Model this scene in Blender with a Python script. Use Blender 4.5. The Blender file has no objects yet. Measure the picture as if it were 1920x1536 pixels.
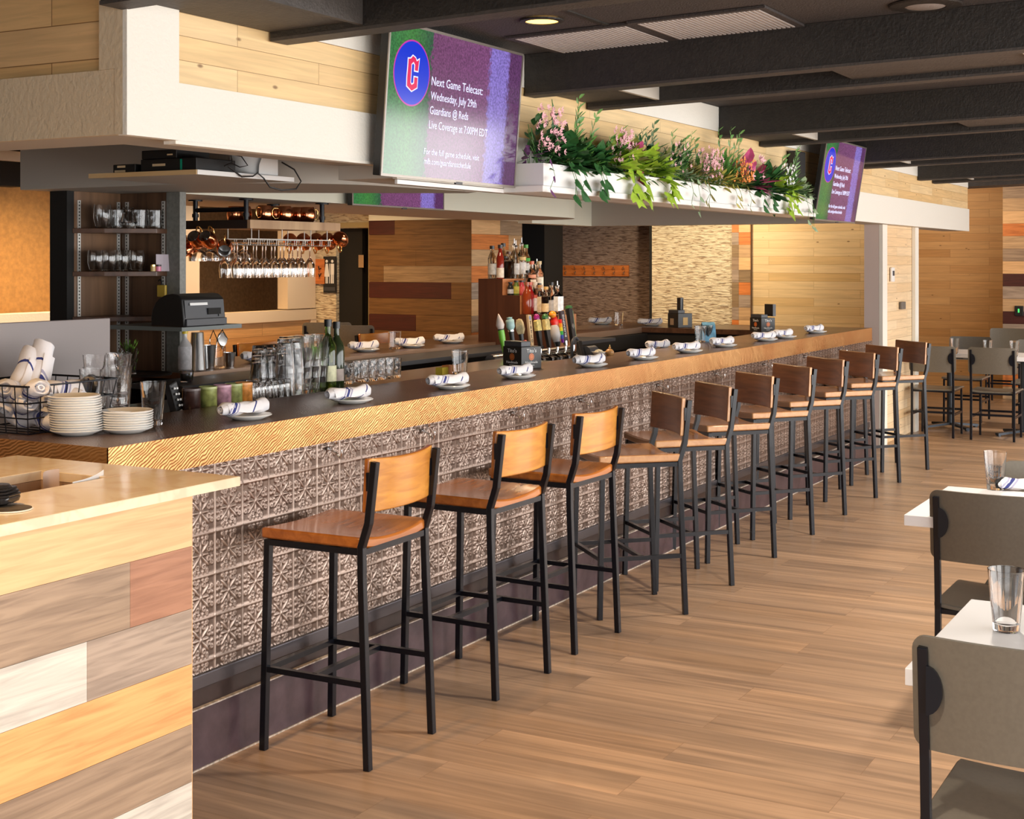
import bpy, math, random
import numpy as np
from mathutils import Vector, Matrix
R = math.radians
PI = math.pi
rnd = random.Random(7)
sc = bpy.context.scene
col = sc.collection

# ------------------------------------------------------------------ camera
F_PX, CX, HY, EYE = 2640.0, 960.0, 490.0, 1.65
TH = math.atan2(1468, F_PX)
CC, SS = math.cos(TH), math.sin(TH)
cam = bpy.data.cameras.new('camera')
cam.sensor_width = 36.0
cam.lens = 36.0 * F_PX / 1920.0
cam.shift_y = -(768.0 - HY) / 1920.0
cam.clip_start = 0.05
camo = bpy.data.objects.new('camera', cam)
camo.location = (0, 0, EYE)
camo.rotation_euler = (PI / 2, 0, TH - PI / 2)
col.objects.link(camo)
sc.camera = camo
cam.dof.use_dof = False

# ------------------------------------------------------------------ world, windows' daylight, exposure
sc.view_settings.view_transform = 'Standard'
sc.view_settings.look = 'None'
sc.view_settings.exposure = 0.60
sc.view_settings.gamma = 1.0
sc.view_settings.use_curve_mapping = False
w = bpy.data.worlds.new('sky')
sc.world = w
w.use_nodes = True
w.node_tree.nodes['Background'].inputs[0].default_value = (0.78, 0.88, 1.0, 1)
w.node_tree.nodes['Background'].inputs[1].default_value = 1.1
sc.cycles.max_bounces = 26
sc.cycles.diffuse_bounces = 4
sc.cycles.glossy_bounces = 4
sc.cycles.transmission_bounces = 24
sc.cycles.transparent_max_bounces = 48
sc.cycles.caustics_reflective = False
sc.cycles.caustics_refractive = False
sc.cycles.sample_clamp_indirect = 4.0


def area(name, loc, aim, sx, sy, power, color=(1, 1, 1), spread=180):
    d = bpy.data.lights.new(name, 'AREA')
    d.shape = 'RECTANGLE'
    d.size, d.size_y, d.energy, d.color = sx, sy, power, color
    d.spread = R(spread)
    o = bpy.data.objects.new(name, d)
    o.location = loc
    o.rotation_euler = (Vector(aim) - Vector(loc)).to_track_quat('-Z', 'Y').to_euler()
    col.objects.link(o)
    return o


def spot(name, loc, aim, power, color, ang=90, rad=0.06, blend=0.6):
    d = bpy.data.lights.new(name, 'SPOT')
    d.energy, d.color, d.spot_size, d.shadow_soft_size, d.spot_blend = power, color, R(ang), rad, blend
    o = bpy.data.objects.new(name, d)
    o.location = loc
    o.rotation_euler = (Vector(aim) - Vector(loc)).to_track_quat('-Z', 'Y').to_euler()
    col.objects.link(o)
    return o


DAY = (1.0, 0.965, 0.92)
WARM = (1.0, 0.66, 0.34)
for k, xx in enumerate((0.6, 4.2, 7.8, 11.4, 15.0)):       # the tall window bays of the long wall opposite the bar
    area('window_daylight', (xx, -3.62, 1.32), (xx, 0, 1.05), 3.1, 2.3, 104, DAY)
area('window_daylight', (-3.35, 0.2, 1.5), (3, 1.2, 1.2), 3.6, 1.9, 30, DAY)   # the glazed front behind the camera
for xx in (1.6, 4.9, 7.4, 9.9, 12.4, 15.0):                # unseen spots added to brighten the dining floor and tabletops
    for yy in (-1.6, 1.0):
        spot('downlight', (xx, yy, 2.60), (xx, yy, 0), 125, (1.0, 0.87, 0.72), 130, .07, .8)
for xx, yy in ((5.6, 4.25), (7.6, 4.25), (9.6, 4.25)):     # inside the canopy, over the bar well
    spot('downlight', (xx, yy, 2.37), (xx, yy, 0), 60, (1.0, 0.70, 0.42), 140, .05, .8)
for xx, yy, pw in ((6.6, 7.2, 130), (8.6, 7.2, 55), (9.9, 7.5, 70), (12.9, 6.6, 60), (8.0, 8.2, 90), (10.2, 9.6, 60)):   # back room
    spot('downlight', (xx, yy, 2.56), (xx, yy, 0), pw, WARM, 150, .05, .8)
spot('downlight', (2.1, 2.95, 2.56), (2.1, 2.95, 0), 70, (1.0, 0.58, 0.22), 120, .05, .6)     # unseen warm spot added to turn the host counter's top golden
spot('wall_washer', (12.75, 5.2, 2.45), (14.0, 5.45, 1.7), 65, (1.0, 0.80, 0.52), 110, .05, .8)
spot('wall_washer', (12.9, 4.3, 2.45), (14.0, 4.2, 1.2), 28, (1.0, 0.80, 0.55), 130, .05, .8)
spot('wall_washer', (16.0, 3.9, 2.45), (18.2, 3.9, 1.2), 60, (1.0, 0.72, 0.42), 140, .05, .8)

# ------------------------------------------------------------------ pixel -> place helpers (layout only)


def ray(u, v):
    a, b = (u - CX) / F_PX, (HY - v) / F_PX
    return (CC + a * SS, SS - a * CC, b)


def pz(u, v, z):
    d = ray(u, v)
    t = (z - EYE) / d[2]
    return Vector((d[0] * t, d[1] * t, z))


def py(u, v, y):
    d = ray(u, v)
    t = y / d[1]
    return Vector((d[0] * t, y, EYE + d[2] * t))


def pxx(u, v, x):
    d = ray(u, v)
    t = x / d[0]
    return Vector((x, d[1] * t, EYE + d[2] * t))

# ------------------------------------------------------------------ materials


def newmat(name):
    m = bpy.data.materials.new(name)
    m.use_nodes = True
    nt = m.node_tree
    return m, nt, nt.nodes['Principled BSDF']


def link(nt, a, b):
    nt.links.new(a, b)


def node(nt, t, **kw):
    n = nt.nodes.new(t)
    for k, v in kw.items():
        if k in ('operation', 'data_type', 'blend_type', 'wave_type', 'bands_direction', 'wave_profile', 'distance', 'feature', 'interpolation', 'use_clamp', 'noise_dimensions'):
            setattr(n, k, v)
        else:
            key = int(k[1:]) if k[0] == 'i' and k[1:].isdigit() else k.replace('_', ' ')
            n.inputs[key].default_value = v
    return n


def flat(name, c, rough=0.5, metal=0.0, noise=0.0, nscale=20, bump=0.0, bscale=60, coat=0.0, spec=None, emit=None, es=1.0):
    m, nt, p = newmat(name)
    c4 = (*c, 1)
    p.inputs['Base Color'].default_value = c4
    p.inputs['Roughness'].default_value = rough
    p.inputs['Metallic'].default_value = metal
    if coat:
        p.inputs['Coat Weight'].default_value = coat
    if spec is not None:
        p.inputs['Specular IOR Level'].default_value = spec
    if emit:
        p.inputs['Emission Color'].default_value = (*emit, 1)
        p.inputs['Emission Strength'].default_value = es
    tc = node(nt, 'ShaderNodeTexCoord')
    if noise:
        n = node(nt, 'ShaderNodeTexNoise', Scale=nscale, Detail=4.0)
        link(nt, tc.outputs['Object'], n.inputs['Vector'])
        r = nt.nodes.new('ShaderNodeValToRGB')
        r.color_ramp.elements[0].position, r.color_ramp.elements[1].position = 0.3, 0.7
        r.color_ramp.elements[0].color = (*[x * (1 - noise) for x in c], 1)
        r.color_ramp.elements[1].color = (*[min(1, x * (1 + noise * 0.6)) for x in c], 1)
        link(nt, n.outputs[0], r.inputs[0])
        link(nt, r.outputs[0], p.inputs['Base Color'])
    if bump:
        n2 = node(nt, 'ShaderNodeTexNoise', Scale=bscale, Detail=3.0)
        link(nt, tc.outputs['Object'], n2.inputs['Vector'])
        b = node(nt, 'ShaderNodeBump', Strength=bump, Distance=0.01)
        link(nt, n2.outputs[0], b.inputs['Height'])
        link(nt, b.outputs[0], p.inputs['Normal'])
    return m


def wood(name, c, dark, axis='x', gscale=1.0, rough=0.45, knots=False, coat=0.0, contrast=1.0):
    """one board's wood: grain streaks along the axis"""
    m, nt, p = newmat(name)
    p.inputs['Roughness'].default_value = rough
    if coat:
        p.inputs['Coat Weight'].default_value = coat
        p.inputs['Coat Roughness'].default_value = 0.15
    tc = node(nt, 'ShaderNodeTexCoord')
    mp = nt.nodes.new('ShaderNodeMapping')
    s = {'x': (1.6, 26, 26), 'y': (26, 1.6, 26), 'z': (26, 26, 1.6)}[axis]
    mp.inputs['Scale'].default_value = tuple(k * gscale for k in s)
    oi = node(nt, 'ShaderNodeObjectInfo')
    sc_ = node(nt, 'ShaderNodeVectorMath', operation='SCALE')
    link(nt, oi.outputs['Random'], sc_.inputs['Scale'])
    sc_.inputs[0].default_value = (7, 5, 3)
    ad = node(nt, 'ShaderNodeVectorMath', operation='ADD')
    link(nt, tc.outputs['Object'], ad.inputs[0])
    link(nt, sc_.outputs[0], ad.inputs[1])
    link(nt, ad.outputs[0], mp.inputs['Vector'])
    n = node(nt, 'ShaderNodeTexNoise', Scale=1.0, Detail=6.0, Distortion=0.8)
    link(nt, mp.outputs[0], n.inputs['Vector'])
    r = nt.nodes.new('ShaderNodeValToRGB')
    r.color_ramp.elements[0].position, r.color_ramp.elements[1].position = 0.5 - 0.2 / contrast, 0.5 + 0.15 / contrast
    r.color_ramp.elements[0].color = (*dark, 1)
    r.color_ramp.elements[1].color = (*c, 1)
    link(nt, n.outputs[0], r.inputs[0])
    link(nt, r.outputs[0], p.inputs['Base Color'])
    b = node(nt, 'ShaderNodeBump', Strength=0.12, Distance=0.004)
    link(nt, n.outputs[0], b.inputs['Height'])
    link(nt, b.outputs[0], p.inputs['Normal'])
    return m


def planks(name, cols, axis, up, bw, bh, rough=0.5, grain=0.35, seam=(0.25, 0.14, 0.06), seamw=0.012, knots=0.0, off=0.5, shift=(0, 0), bumpk=0.3, coat=0.0, gstretch=(2.5, 45), lowfreq=0.0):
    """rows of boards; axis = object axis along a board, up = axis across the boards"""
    m, nt, p = newmat(name)
    p.inputs['Roughness'].default_value = rough
    p.inputs['Coat Weight'].default_value = coat
    p.inputs['Coat Roughness'].default_value = 0.25
    tc = node(nt, 'ShaderNodeTexCoord')
    sx = node(nt, 'ShaderNodeSeparateXYZ')
    link(nt, tc.outputs['Object'], sx.inputs[0])
    cb = node(nt, 'ShaderNodeCombineXYZ')
    link(nt, sx.outputs['xyz'.index(axis)], cb.inputs[0])
    link(nt, sx.outputs['xyz'.index(up)], cb.inputs[1])
    ad = node(nt, 'ShaderNodeVectorMath', operation='ADD')
    ad.inputs[1].default_value = (shift[0], shift[1], 0)
    link(nt, cb.outputs[0], ad.inputs[0])
    br = nt.nodes.new('ShaderNodeTexBrick')
    br.offset = off
    br.offset_frequency = 2
    br.squash = 1.0
    br.inputs['Color1'].default_value = (0, 0, 0, 1)
    br.inputs['Color2'].default_value = (1, 1, 1, 1)
    br.inputs['Mortar'].default_value = (0, 0, 0, 1)
    br.inputs['Scale'].default_value = 1.0
    br.inputs['Brick Width'].default_value = bw
    br.inputs['Row Height'].default_value = bh
    br.inputs['Mortar Size'].default_value = seamw * bh * 0.5
    br.inputs['Mortar Smooth'].default_value = 0.1
    link(nt, ad.outputs[0], br.inputs['Vector'])
    r = nt.nodes.new('ShaderNodeValToRGB')
    r.color_ramp.interpolation = 'CONSTANT' if len(cols) > 3 else 'LINEAR'
    el = r.color_ramp.elements
    while len(el) < len(cols):
        el.new(0.5)
    for i, c in enumerate(cols):
        el[i].position = i / len(cols) if len(cols) > 3 else i / (len(cols) - 1)
        el[i].color = (*c, 1)
    link(nt, br.outputs['Color'], r.inputs[0])
    # grain
    mp = nt.nodes.new('ShaderNodeMapping')
    mp.inputs['Scale'].default_value = (gstretch[0], gstretch[1], 1)
    # shift grain per board
    ml = node(nt, 'ShaderNodeVectorMath', operation='SCALE', i3=13.0)
    link(nt, br.outputs['Color'], ml.inputs[0])
    ad2 = node(nt, 'ShaderNodeVectorMath', operation='ADD')
    link(nt, ad.outputs[0], ad2.inputs[0])
    link(nt, ml.outputs[0], ad2.inputs[1])
    link(nt, ad2.outputs[0], mp.inputs['Vector'])
    n = node(nt, 'ShaderNodeTexNoise', Scale=1.0, Detail=6.0, Distortion=0.9)
    link(nt, mp.outputs[0], n.inputs['Vector'])
    mr = node(nt, 'ShaderNodeMapRange', i1=0.3, i2=0.7, i3=1.0 - grain, i4=1.0 + grain * 0.35)
    link(nt, n.outputs[0], mr.inputs[0])
    mul = node(nt, 'ShaderNodeMix', data_type='RGBA', blend_type='MULTIPLY')
    mul.inputs[0].default_value = 1.0
    link(nt, r.outputs[0], mul.inputs[6])
    link(nt, mr.outputs[0], mul.inputs[7])
    last = mul.outputs[2]
    if lowfreq:
        mpl = nt.nodes.new('ShaderNodeMapping')
        mpl.inputs['Scale'].default_value = (0.9, 5.0, 1)
        link(nt, ad2.outputs[0], mpl.inputs['Vector'])
        nl_ = node(nt, 'ShaderNodeTexNoise', Scale=1.0, Detail=3.0)
        link(nt, mpl.outputs[0], nl_.inputs['Vector'])
        ml_ = node(nt, 'ShaderNodeMapRange', i1=0.35, i2=0.65, i3=0.0, i4=lowfreq)
        link(nt, nl_.outputs[0], ml_.inputs[0])
        ml2 = node(nt, 'ShaderNodeMix', data_type='RGBA', blend_type='MULTIPLY')
        ml2.inputs[7].default_value = (0.60, 0.62, 0.66, 1)
        link(nt, ml_.outputs[0], ml2.inputs[0])
        link(nt, last, ml2.inputs[6])
        last = ml2.outputs[2]
    if knots:
        v = node(nt, 'ShaderNodeTexVoronoi', Scale=4.6)
        mp2 = nt.nodes.new('ShaderNodeMapping')
        mp2.inputs['Scale'].default_value = (1.0, 2.2, 1)
        link(nt, ad.outputs[0], mp2.inputs['Vector'])
        link(nt, mp2.outputs[0], v.inputs['Vector'])
        mk = node(nt, 'ShaderNodeMapRange', i1=0.04, i2=0.085, i3=knots, i4=0.0)
        link(nt, v.outputs['Distance'], mk.inputs[0])
        mx = node(nt, 'ShaderNodeMix', data_type='RGBA')
        mx.inputs[7].default_value = (0.16, 0.07, 0.02, 1)
        link(nt, mk.outputs[0], mx.inputs[0])
        link(nt, last, mx.inputs[6])
        last = mx.outputs[2]
    mm = node(nt, 'ShaderNodeMix', data_type='RGBA')
    mm.inputs[7].default_value = (*seam, 1)
    link(nt, br.outputs['Fac'], mm.inputs[0])
    link(nt, last, mm.inputs[6])
    link(nt, mm.outputs[2], p.inputs['Base Color'])
    b = node(nt, 'ShaderNodeBump', Strength=bumpk, Distance=0.004)
    b.invert = True
    link(nt, br.outputs['Fac'], b.inputs['Height'])
    link(nt, b.outputs[0], p.inputs['Normal'])
    return m


def stone(name, c1, c2, c3):
    m, nt, p = newmat(name)
    p.inputs['Roughness'].default_value = 0.85
    tc = node(nt, 'ShaderNodeTexCoord')
    mp = nt.nodes.new('ShaderNodeMapping')
    mp.inputs['Scale'].default_value = (12, 12, 66)
    link(nt, tc.outputs['Object'], mp.inputs['Vector'])
    n = node(nt, 'ShaderNodeTexNoise', Scale=1.0, Detail=5.0, Distortion=0.6)
    link(nt, mp.outputs[0], n.inputs['Vector'])
    v = node(nt, 'ShaderNodeTexVoronoi', Scale=1.0)
    link(nt, mp.outputs[0], v.inputs['Vector'])
    r = nt.nodes.new('ShaderNodeValToRGB')
    r.color_ramp.elements[0].position, r.color_ramp.elements[0].color = 0.36, (*c3, 1)
    r.color_ramp.elements[1].position, r.color_ramp.elements[1].color = 0.62, (*c1, 1)
    e = r.color_ramp.elements.new(0.46)
    e.color = (*c2, 1)
    link(nt, n.outputs[0], r.inputs[0])
    link(nt, r.outputs[0], p.inputs['Base Color'])
    b = node(nt, 'ShaderNodeBump', Strength=0.9, Distance=0.03)
    link(nt, n.outputs[0], b.inputs['Height'])
    link(nt, b.outputs[0], p.inputs['Normal'])
    return m


def glassmat(name, c=(1, 1, 1), rough=0.0, ior=1.45):
    m, nt, p = newmat(name)
    p.inputs['Base Color'].default_value = (*c, 1)
    p.inputs['Roughness'].default_value = rough
    p.inputs['Transmission Weight'].default_value = 1.0
    p.inputs['IOR'].default_value = ior
    return m


M = {}
M['plaster_white'] = flat('rough_sawn_white_paint', (0.80, 0.77, 0.69), 0.7, bump=0.25, bscale=90)
M['beige_paint'] = flat('beige_paint', (0.62, 0.50, 0.34), 0.65, bump=0.35, bscale=60)
M['grey_paint'] = flat('grey_beige_paint', (0.50, 0.46, 0.40), 0.6)
M['cream_paint'] = flat('cream_paint', (0.80, 0.78, 0.64), 0.6)
M['white_gloss'] = flat('white_planter_paint', (0.85, 0.84, 0.82), 0.4)
M['pine_x'] = planks('pine_boards_along_bar', [(0.80, 0.56, 0.27), (0.86, 0.64, 0.35), (0.76, 0.50, 0.22)], 'x', 'z', 0.9, 0.078, 0.45, 0.16, (0.35, 0.2, 0.08), 0.03, knots=0.8, shift=(0.37, -2.213 + 0.078 * 30))
M['pine_y'] = planks('pine_boards_across', [(0.66, 0.42, 0.18), (0.72, 0.48, 0.24), (0.60, 0.37, 0.15)], 'y', 'z', 0.9, 0.115, 0.45, 0.2, (0.25, 0.13, 0.05), 0.03, knots=0.7, shift=(0.2, 0.03))
M['pine_far'] = planks('pine_boards_far_wall', [(0.74, 0.52, 0.26), (0.80, 0.60, 0.34), (0.70, 0.47, 0.21)], 'y', 'z', 0.95, 0.085, 0.5, 0.15, (0.4, 0.24, 0.1), 0.03, knots=0.8)
M['pine_amber'] = planks('pine_boards_amber', [(0.60, 0.31, 0.11), (0.66, 0.37, 0.15), (0.54, 0.27, 0.09)], 'y', 'z', 0.95, 0.1, 0.5, 0.15, (0.3, 0.16, 0.06), 0.03, knots=0.8)
M['pine_end'] = planks('pine_boards_partition', [(0.82, 0.60, 0.36), (0.88, 0.68, 0.44), (0.78, 0.53, 0.28)], 'x', 'z', 0.8, 0.085, 0.5, 0.15, (0.4, 0.24, 0.1), 0.03, knots=0.8)
M['pine_warm'] = planks('pine_boards_warm', [(0.70, 0.38, 0.15), (0.76, 0.45, 0.20), (0.62, 0.32, 0.12)], 'x', 'z', 1.2, 0.12, 0.5, 0.2, (0.3, 0.15, 0.06), 0.03, knots=0.7)
M['floor'] = planks('vinyl_plank_floor', [(0.50, 0.305, 0.175), (0.55, 0.35, 0.215), (0.44, 0.275, 0.165)], 'y', 'x', 1.22, 0.18, 0.33, 0.34, (0.22, 0.12, 0.06), 0.008, bumpk=0.12, gstretch=(1.1, 26), coat=0.0, lowfreq=0.8)
M['mixed_y'] = planks('mixed_planks_wall', [(0.62, 0.42, 0.22), (0.30, 0.17, 0.10), (0.55, 0.20, 0.05), (0.36, 0.27, 0.20), (0.14, 0.03, 0.02), (0.66, 0.45, 0.2), (0.33, 0.24, 0.17), (0.5, 0.3, 0.15)], 'y', 'z', 1.4, 0.15, 0.55, 0.25, seamw=0.01)
M['dark_beam'] = flat('dark_stained_timber', (0.020, 0.0165, 0.0135), 0.55, noise=0.3, nscale=30, bump=0.35, bscale=80)
M['dark_beam_face'] = flat('dark_timber_underside', (0.055, 0.046, 0.04), 0.6, noise=0.2, bump=0.3, bscale=80)
M['ceil'] = flat('charcoal_ceiling', (0.052, 0.043, 0.040), 0.75, noise=0.12, nscale=40, bump=0.5, bscale=120)
M['black_metal'] = flat('black_powder_coat', (0.005, 0.006, 0.010), 0.26, spec=0.36)
M['black_plastic'] = flat('black_plastic', (0.012, 0.011, 0.011), 0.4)
M['black_matte'] = flat('black_matte', (0.008, 0.007, 0.006), 0.8)
M['dark_grey'] = flat('dark_grey_plastic', (0.05, 0.052, 0.06), 0.45)
M['steel'] = flat('brushed_steel', (0.62, 0.62, 0.62), 0.22, 1.0)
M['chrome'] = flat('chrome', (0.8, 0.8, 0.8), 0.08, 1.0)
M['copper'] = flat('polished_copper', (0.80, 0.30, 0.14), 0.16, 1.0, bump=0.06, bscale=90)
M['brass'] = flat('brass', (0.85, 0.55, 0.2), 0.2, 1.0)
M['china'] = flat('white_china', (0.82, 0.80, 0.76), 0.12, coat=0.3)
M['glass'] = glassmat('clear_glass', (1, 1, 1), 0.0, 1.42)
M['green_glass'] = glassmat('green_glass', (0.20, 0.42, 0.05))
M['amber'] = glassmat('amber_spirit', (0.62, 0.14, 0.02), 0.02, 1.36)
M['white_laminate'] = flat('white_tabletop', (0.88, 0.88, 0.90), 0.3)
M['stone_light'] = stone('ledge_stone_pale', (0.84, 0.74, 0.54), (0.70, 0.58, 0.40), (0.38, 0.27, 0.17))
M['stone_dark'] = stone('ledge_stone_shaded', (0.36, 0.27, 0.23), (0.27, 0.19, 0.16), (0.13, 0.085, 0.07))  # shade of the recessed wall is put into a darker stone colour
M['tan_wallpaper'] = flat('tan_wallpaper', (0.36, 0.22, 0.10), 0.7, noise=0.25, nscale=28)
M['orange_wallpaper'] = flat('orange_wallpaper', (0.62, 0.33, 0.10), 0.7, noise=0.16, nscale=28)
M['seat_wood'] = wood('honey_stained_seat', (0.50, 0.165, 0.028), (0.31, 0.09, 0.015), 'x', 1.0, 0.25, coat=0.5)
M['back_wood'] = wood('honey_stained_backrest', (0.68, 0.30, 0.050), (0.48, 0.175, 0.025), 'x', 1.3, 0.3, coat=0.4)
M['seat_wood_b'] = wood('chestnut_stained_seat', (0.50, 0.21, 0.075), (0.34, 0.13, 0.045), 'x', 1.0, 0.25, coat=0.5)
M['back_wood_shade'] = wood('shaded_backrest_wood', (0.21, 0.080, 0.030), (0.12, 0.042, 0.016), 'x', 1.3, 0.42, coat=0.1)  # shade on the turned backrests is put into this darker wood
M['edge_wood_lit'] = wood('lit_board_edge', (0.60, 0.33, 0.15), (0.50, 0.25, 0.11), 'x', 1.0, 0.3, coat=0.3)  # window light on the turned stools' board edges, put into paler wood
M['walnut'] = wood('dark_walnut', (0.14, 0.07, 0.035), (0.06, 0.028, 0.014), 'z', 0.7, 0.35)
M['walnut_pale'] = wood('brown_walnut_panel', (0.24, 0.13, 0.07), (0.12, 0.065, 0.035), 'z', 0.5, 0.35)
M['walnut_shelf'] = wood('walnut_shelf', (0.12, 0.055, 0.03), (0.06, 0.028, 0.015), 'x', 0.7, 0.35)
M['chair_sage'] = flat('sage_grey_plywood', (0.152, 0.135, 0.108), 0.30, noise=0.08, nscale=90)
M['leaf_dark'] = flat('dark_green_leaf', (0.035, 0.13, 0.035), 0.4, noise=0.4, nscale=30)
M['leaf_mid'] = flat('mid_green_leaf', (0.10, 0.26, 0.05), 0.4, noise=0.4, nscale=30)
M['leaf_lime'] = flat('lime_green_leaf', (0.38, 0.56, 0.05), 0.4, noise=0.25, nscale=30)
M['leaf_pale'] = flat('pale_green_leaf', (0.33, 0.44, 0.26), 0.5, noise=0.35, nscale=60)
M['leaf_yellow'] = flat('yellow_green_leaf', (0.48, 0.42, 0.09), 0.5, noise=0.3, nscale=40)
M['leaf_rust'] = flat('rust_green_leaf', (0.26, 0.23, 0.06), 0.5, noise=0.5, nscale=40)
M['pink'] = flat('pink_petals', (0.78, 0.42, 0.46), 0.5)
M['magenta'] = flat('magenta_petals', (0.62, 0.10, 0.26), 0.5, noise=0.3)
M['orange_flower'] = flat('orange_petals', (0.85, 0.28, 0.04), 0.5)
M['mauve'] = flat('mauve_leaf', (0.16, 0.06, 0.17), 0.5)


def marble():
    m, nt, p = newmat('cream_quartz')
    p.inputs['Roughness'].default_value = 0.13
    tc = node(nt, 'ShaderNodeTexCoord')
    n = node(nt, 'ShaderNodeTexNoise', Scale=5.0, Detail=8.0, Distortion=2.2)
    link(nt, tc.outputs['Object'], n.inputs['Vector'])
    r = nt.nodes.new('ShaderNodeValToRGB')
    r.color_ramp.elements[0].position, r.color_ramp.elements[0].color = 0.40, (0.72, 0.56, 0.38, 1)
    r.color_ramp.elements[1].position, r.color_ramp.elements[1].color = 0.52, (0.78, 0.64, 0.45, 1)
    link(nt, n.outputs[0], r.inputs[0])
    link(nt, r.outputs[0], p.inputs['Base Color'])
    return m


def hammered(name, c1, c2, rough, scale, metal=1.0, strength=0.5):
    """beaten sheet copper: worm-like dents"""
    m, nt, p = newmat(name)
    p.inputs['Metallic'].default_value = metal
    p.inputs['Roughness'].default_value = rough
    tc = node(nt, 'ShaderNodeTexCoord')
    n0 = node(nt, 'ShaderNodeTexNoise', Scale=3.0, Detail=4.0)
    link(nt, tc.outputs['Object'], n0.inputs['Vector'])
    r = nt.nodes.new('ShaderNodeValToRGB')
    r.color_ramp.elements[0].position, r.color_ramp.elements[0].color = 0.35, (*c1, 1)
    r.color_ramp.elements[1].position, r.color_ramp.elements[1].color = 0.65, (*c2, 1)
    link(nt, n0.outputs[0], r.inputs[0])
    link(nt, r.outputs[0], p.inputs['Base Color'])
    wv = node(nt, 'ShaderNodeTexWave', Scale=scale, Distortion=6.5, Detail=1.5)
    wv.inputs['Detail Scale'].default_value = 0.8
    wv.bands_direction = 'Z'
    mp = nt.nodes.new('ShaderNodeMapping')
    mp.inputs['Rotation'].default_value = (0.35, 0.5, 0)
    link(nt, tc.outputs['Object'], mp.inputs['Vector'])
    link(nt, mp.outputs[0], wv.inputs['Vector'])
    b = node(nt, 'ShaderNodeBump', Strength=strength, Distance=0.0025)
    link(nt, wv.outputs['Fac'], b.inputs['Height'])
    link(nt, b.outputs[0], p.inputs['Normal'])
    return m


M['quartz'] = marble()
M['copper_band'] = hammered('beaten_copper_band', (0.58, 0.27, 0.095), (0.68, 0.37, 0.145), 0.38, 34.0, 0.85, 0.42)
M['copper_top'] = hammered('aged_copper_worktop', (0.15, 0.080, 0.048), (0.23, 0.13, 0.08), 0.30, 60.0, 0.6, 0.25)
M['kick'] = flat('dark_plum_laminate', (0.075, 0.048, 0.056), 0.22, noise=0.25, nscale=12, bump=0.06, bscale=30)
M['kick_dark'] = flat('dark_brown_painted_rail', (0.040, 0.024, 0.022), 0.28, noise=0.3)
M['worn_edge'] = flat('worn_pale_edge', (0.55, 0.47, 0.40), 0.5, noise=0.55, nscale=60)


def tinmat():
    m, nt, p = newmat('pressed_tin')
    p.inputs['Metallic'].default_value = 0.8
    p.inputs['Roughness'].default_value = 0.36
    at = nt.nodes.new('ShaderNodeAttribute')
    at.attribute_name = 'relief_shade'  # occlusion-like shade of the recesses, painted into the tin colour
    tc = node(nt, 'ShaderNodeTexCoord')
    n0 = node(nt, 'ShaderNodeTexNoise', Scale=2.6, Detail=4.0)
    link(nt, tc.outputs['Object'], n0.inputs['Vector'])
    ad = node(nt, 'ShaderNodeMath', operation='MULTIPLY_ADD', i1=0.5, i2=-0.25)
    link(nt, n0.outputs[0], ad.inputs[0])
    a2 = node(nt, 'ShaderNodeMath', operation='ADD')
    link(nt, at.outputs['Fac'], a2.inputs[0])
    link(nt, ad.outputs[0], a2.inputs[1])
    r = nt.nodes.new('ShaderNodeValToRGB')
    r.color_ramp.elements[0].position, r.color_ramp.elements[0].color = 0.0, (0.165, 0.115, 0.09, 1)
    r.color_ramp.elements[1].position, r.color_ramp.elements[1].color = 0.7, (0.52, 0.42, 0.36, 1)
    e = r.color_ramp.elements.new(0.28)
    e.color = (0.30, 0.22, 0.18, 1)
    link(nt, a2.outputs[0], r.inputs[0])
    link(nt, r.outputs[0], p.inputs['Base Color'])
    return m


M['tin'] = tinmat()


def napkin_mat():
    """white cloth with blue woven stripes slanting round the roll"""
    m, nt, p = newmat('striped_napkin_cloth')
    p.inputs['Roughness'].default_value = 0.85
    tc = node(nt, 'ShaderNodeTexCoord')
    sx = node(nt, 'ShaderNodeSeparateXYZ')
    link(nt, tc.outputs['Object'], sx.inputs[0])
    a = node(nt, 'ShaderNodeMath', operation='MULTIPLY', i1=0.9)
    link(nt, sx.outputs[2], a.inputs[0])
    s = node(nt, 'ShaderNodeMath', operation='SUBTRACT')
    link(nt, sx.outputs[0], s.inputs[0])
    link(nt, a.outputs[0], s.inputs[1])
    oi = node(nt, 'ShaderNodeObjectInfo')
    mo = node(nt, 'ShaderNodeMapRange', i1=0.0, i2=1.0, i3=-0.02, i4=0.05)
    link(nt, oi.outputs['Random'], mo.inputs[0])
    s2 = node(nt, 'ShaderNodeMath', operation='ADD')
    link(nt, s.outputs[0], s2.inputs[0])
    link(nt, mo.outputs[0], s2.inputs[1])
    mr = node(nt, 'ShaderNodeMapRange', i1=-0.11, i2=0.11)
    link(nt, s2.outputs[0], mr.inputs[0])
    r = nt.nodes.new('ShaderNodeValToRGB')
    r.color_ramp.interpolation = 'CONSTANT'
    wh, bl, lb = (0.80, 0.78, 0.80, 1), (0.035, 0.045, 0.20, 1), (0.36, 0.35, 0.48, 1)
    stops = [(0, wh), (0.18, lb), (0.225, wh), (0.25, bl), (0.32, wh), (0.345, lb), (0.39, wh), (0.74, bl), (0.77, wh)]
    el = r.color_ramp.elements
    while len(el) < len(stops):
        el.new(0.5)
    for i, (q, c) in enumerate(stops):
        el[i].position, el[i].color = q, c
    link(nt, mr.outputs[0], r.inputs[0])
    link(nt, r.outputs[0], p.inputs['Base Color'])
    n2 = node(nt, 'ShaderNodeTexNoise', Scale=38.0, Detail=3.0)
    link(nt, tc.outputs['Object'], n2.inputs['Vector'])
    b = node(nt, 'ShaderNodeBump', Strength=0.5, Distance=0.004)
    link(nt, n2.outputs[0], b.inputs['Height'])
    link(nt, b.outputs[0], p.inputs['Normal'])
    return m


M['napkin'] = napkin_mat()


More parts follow.
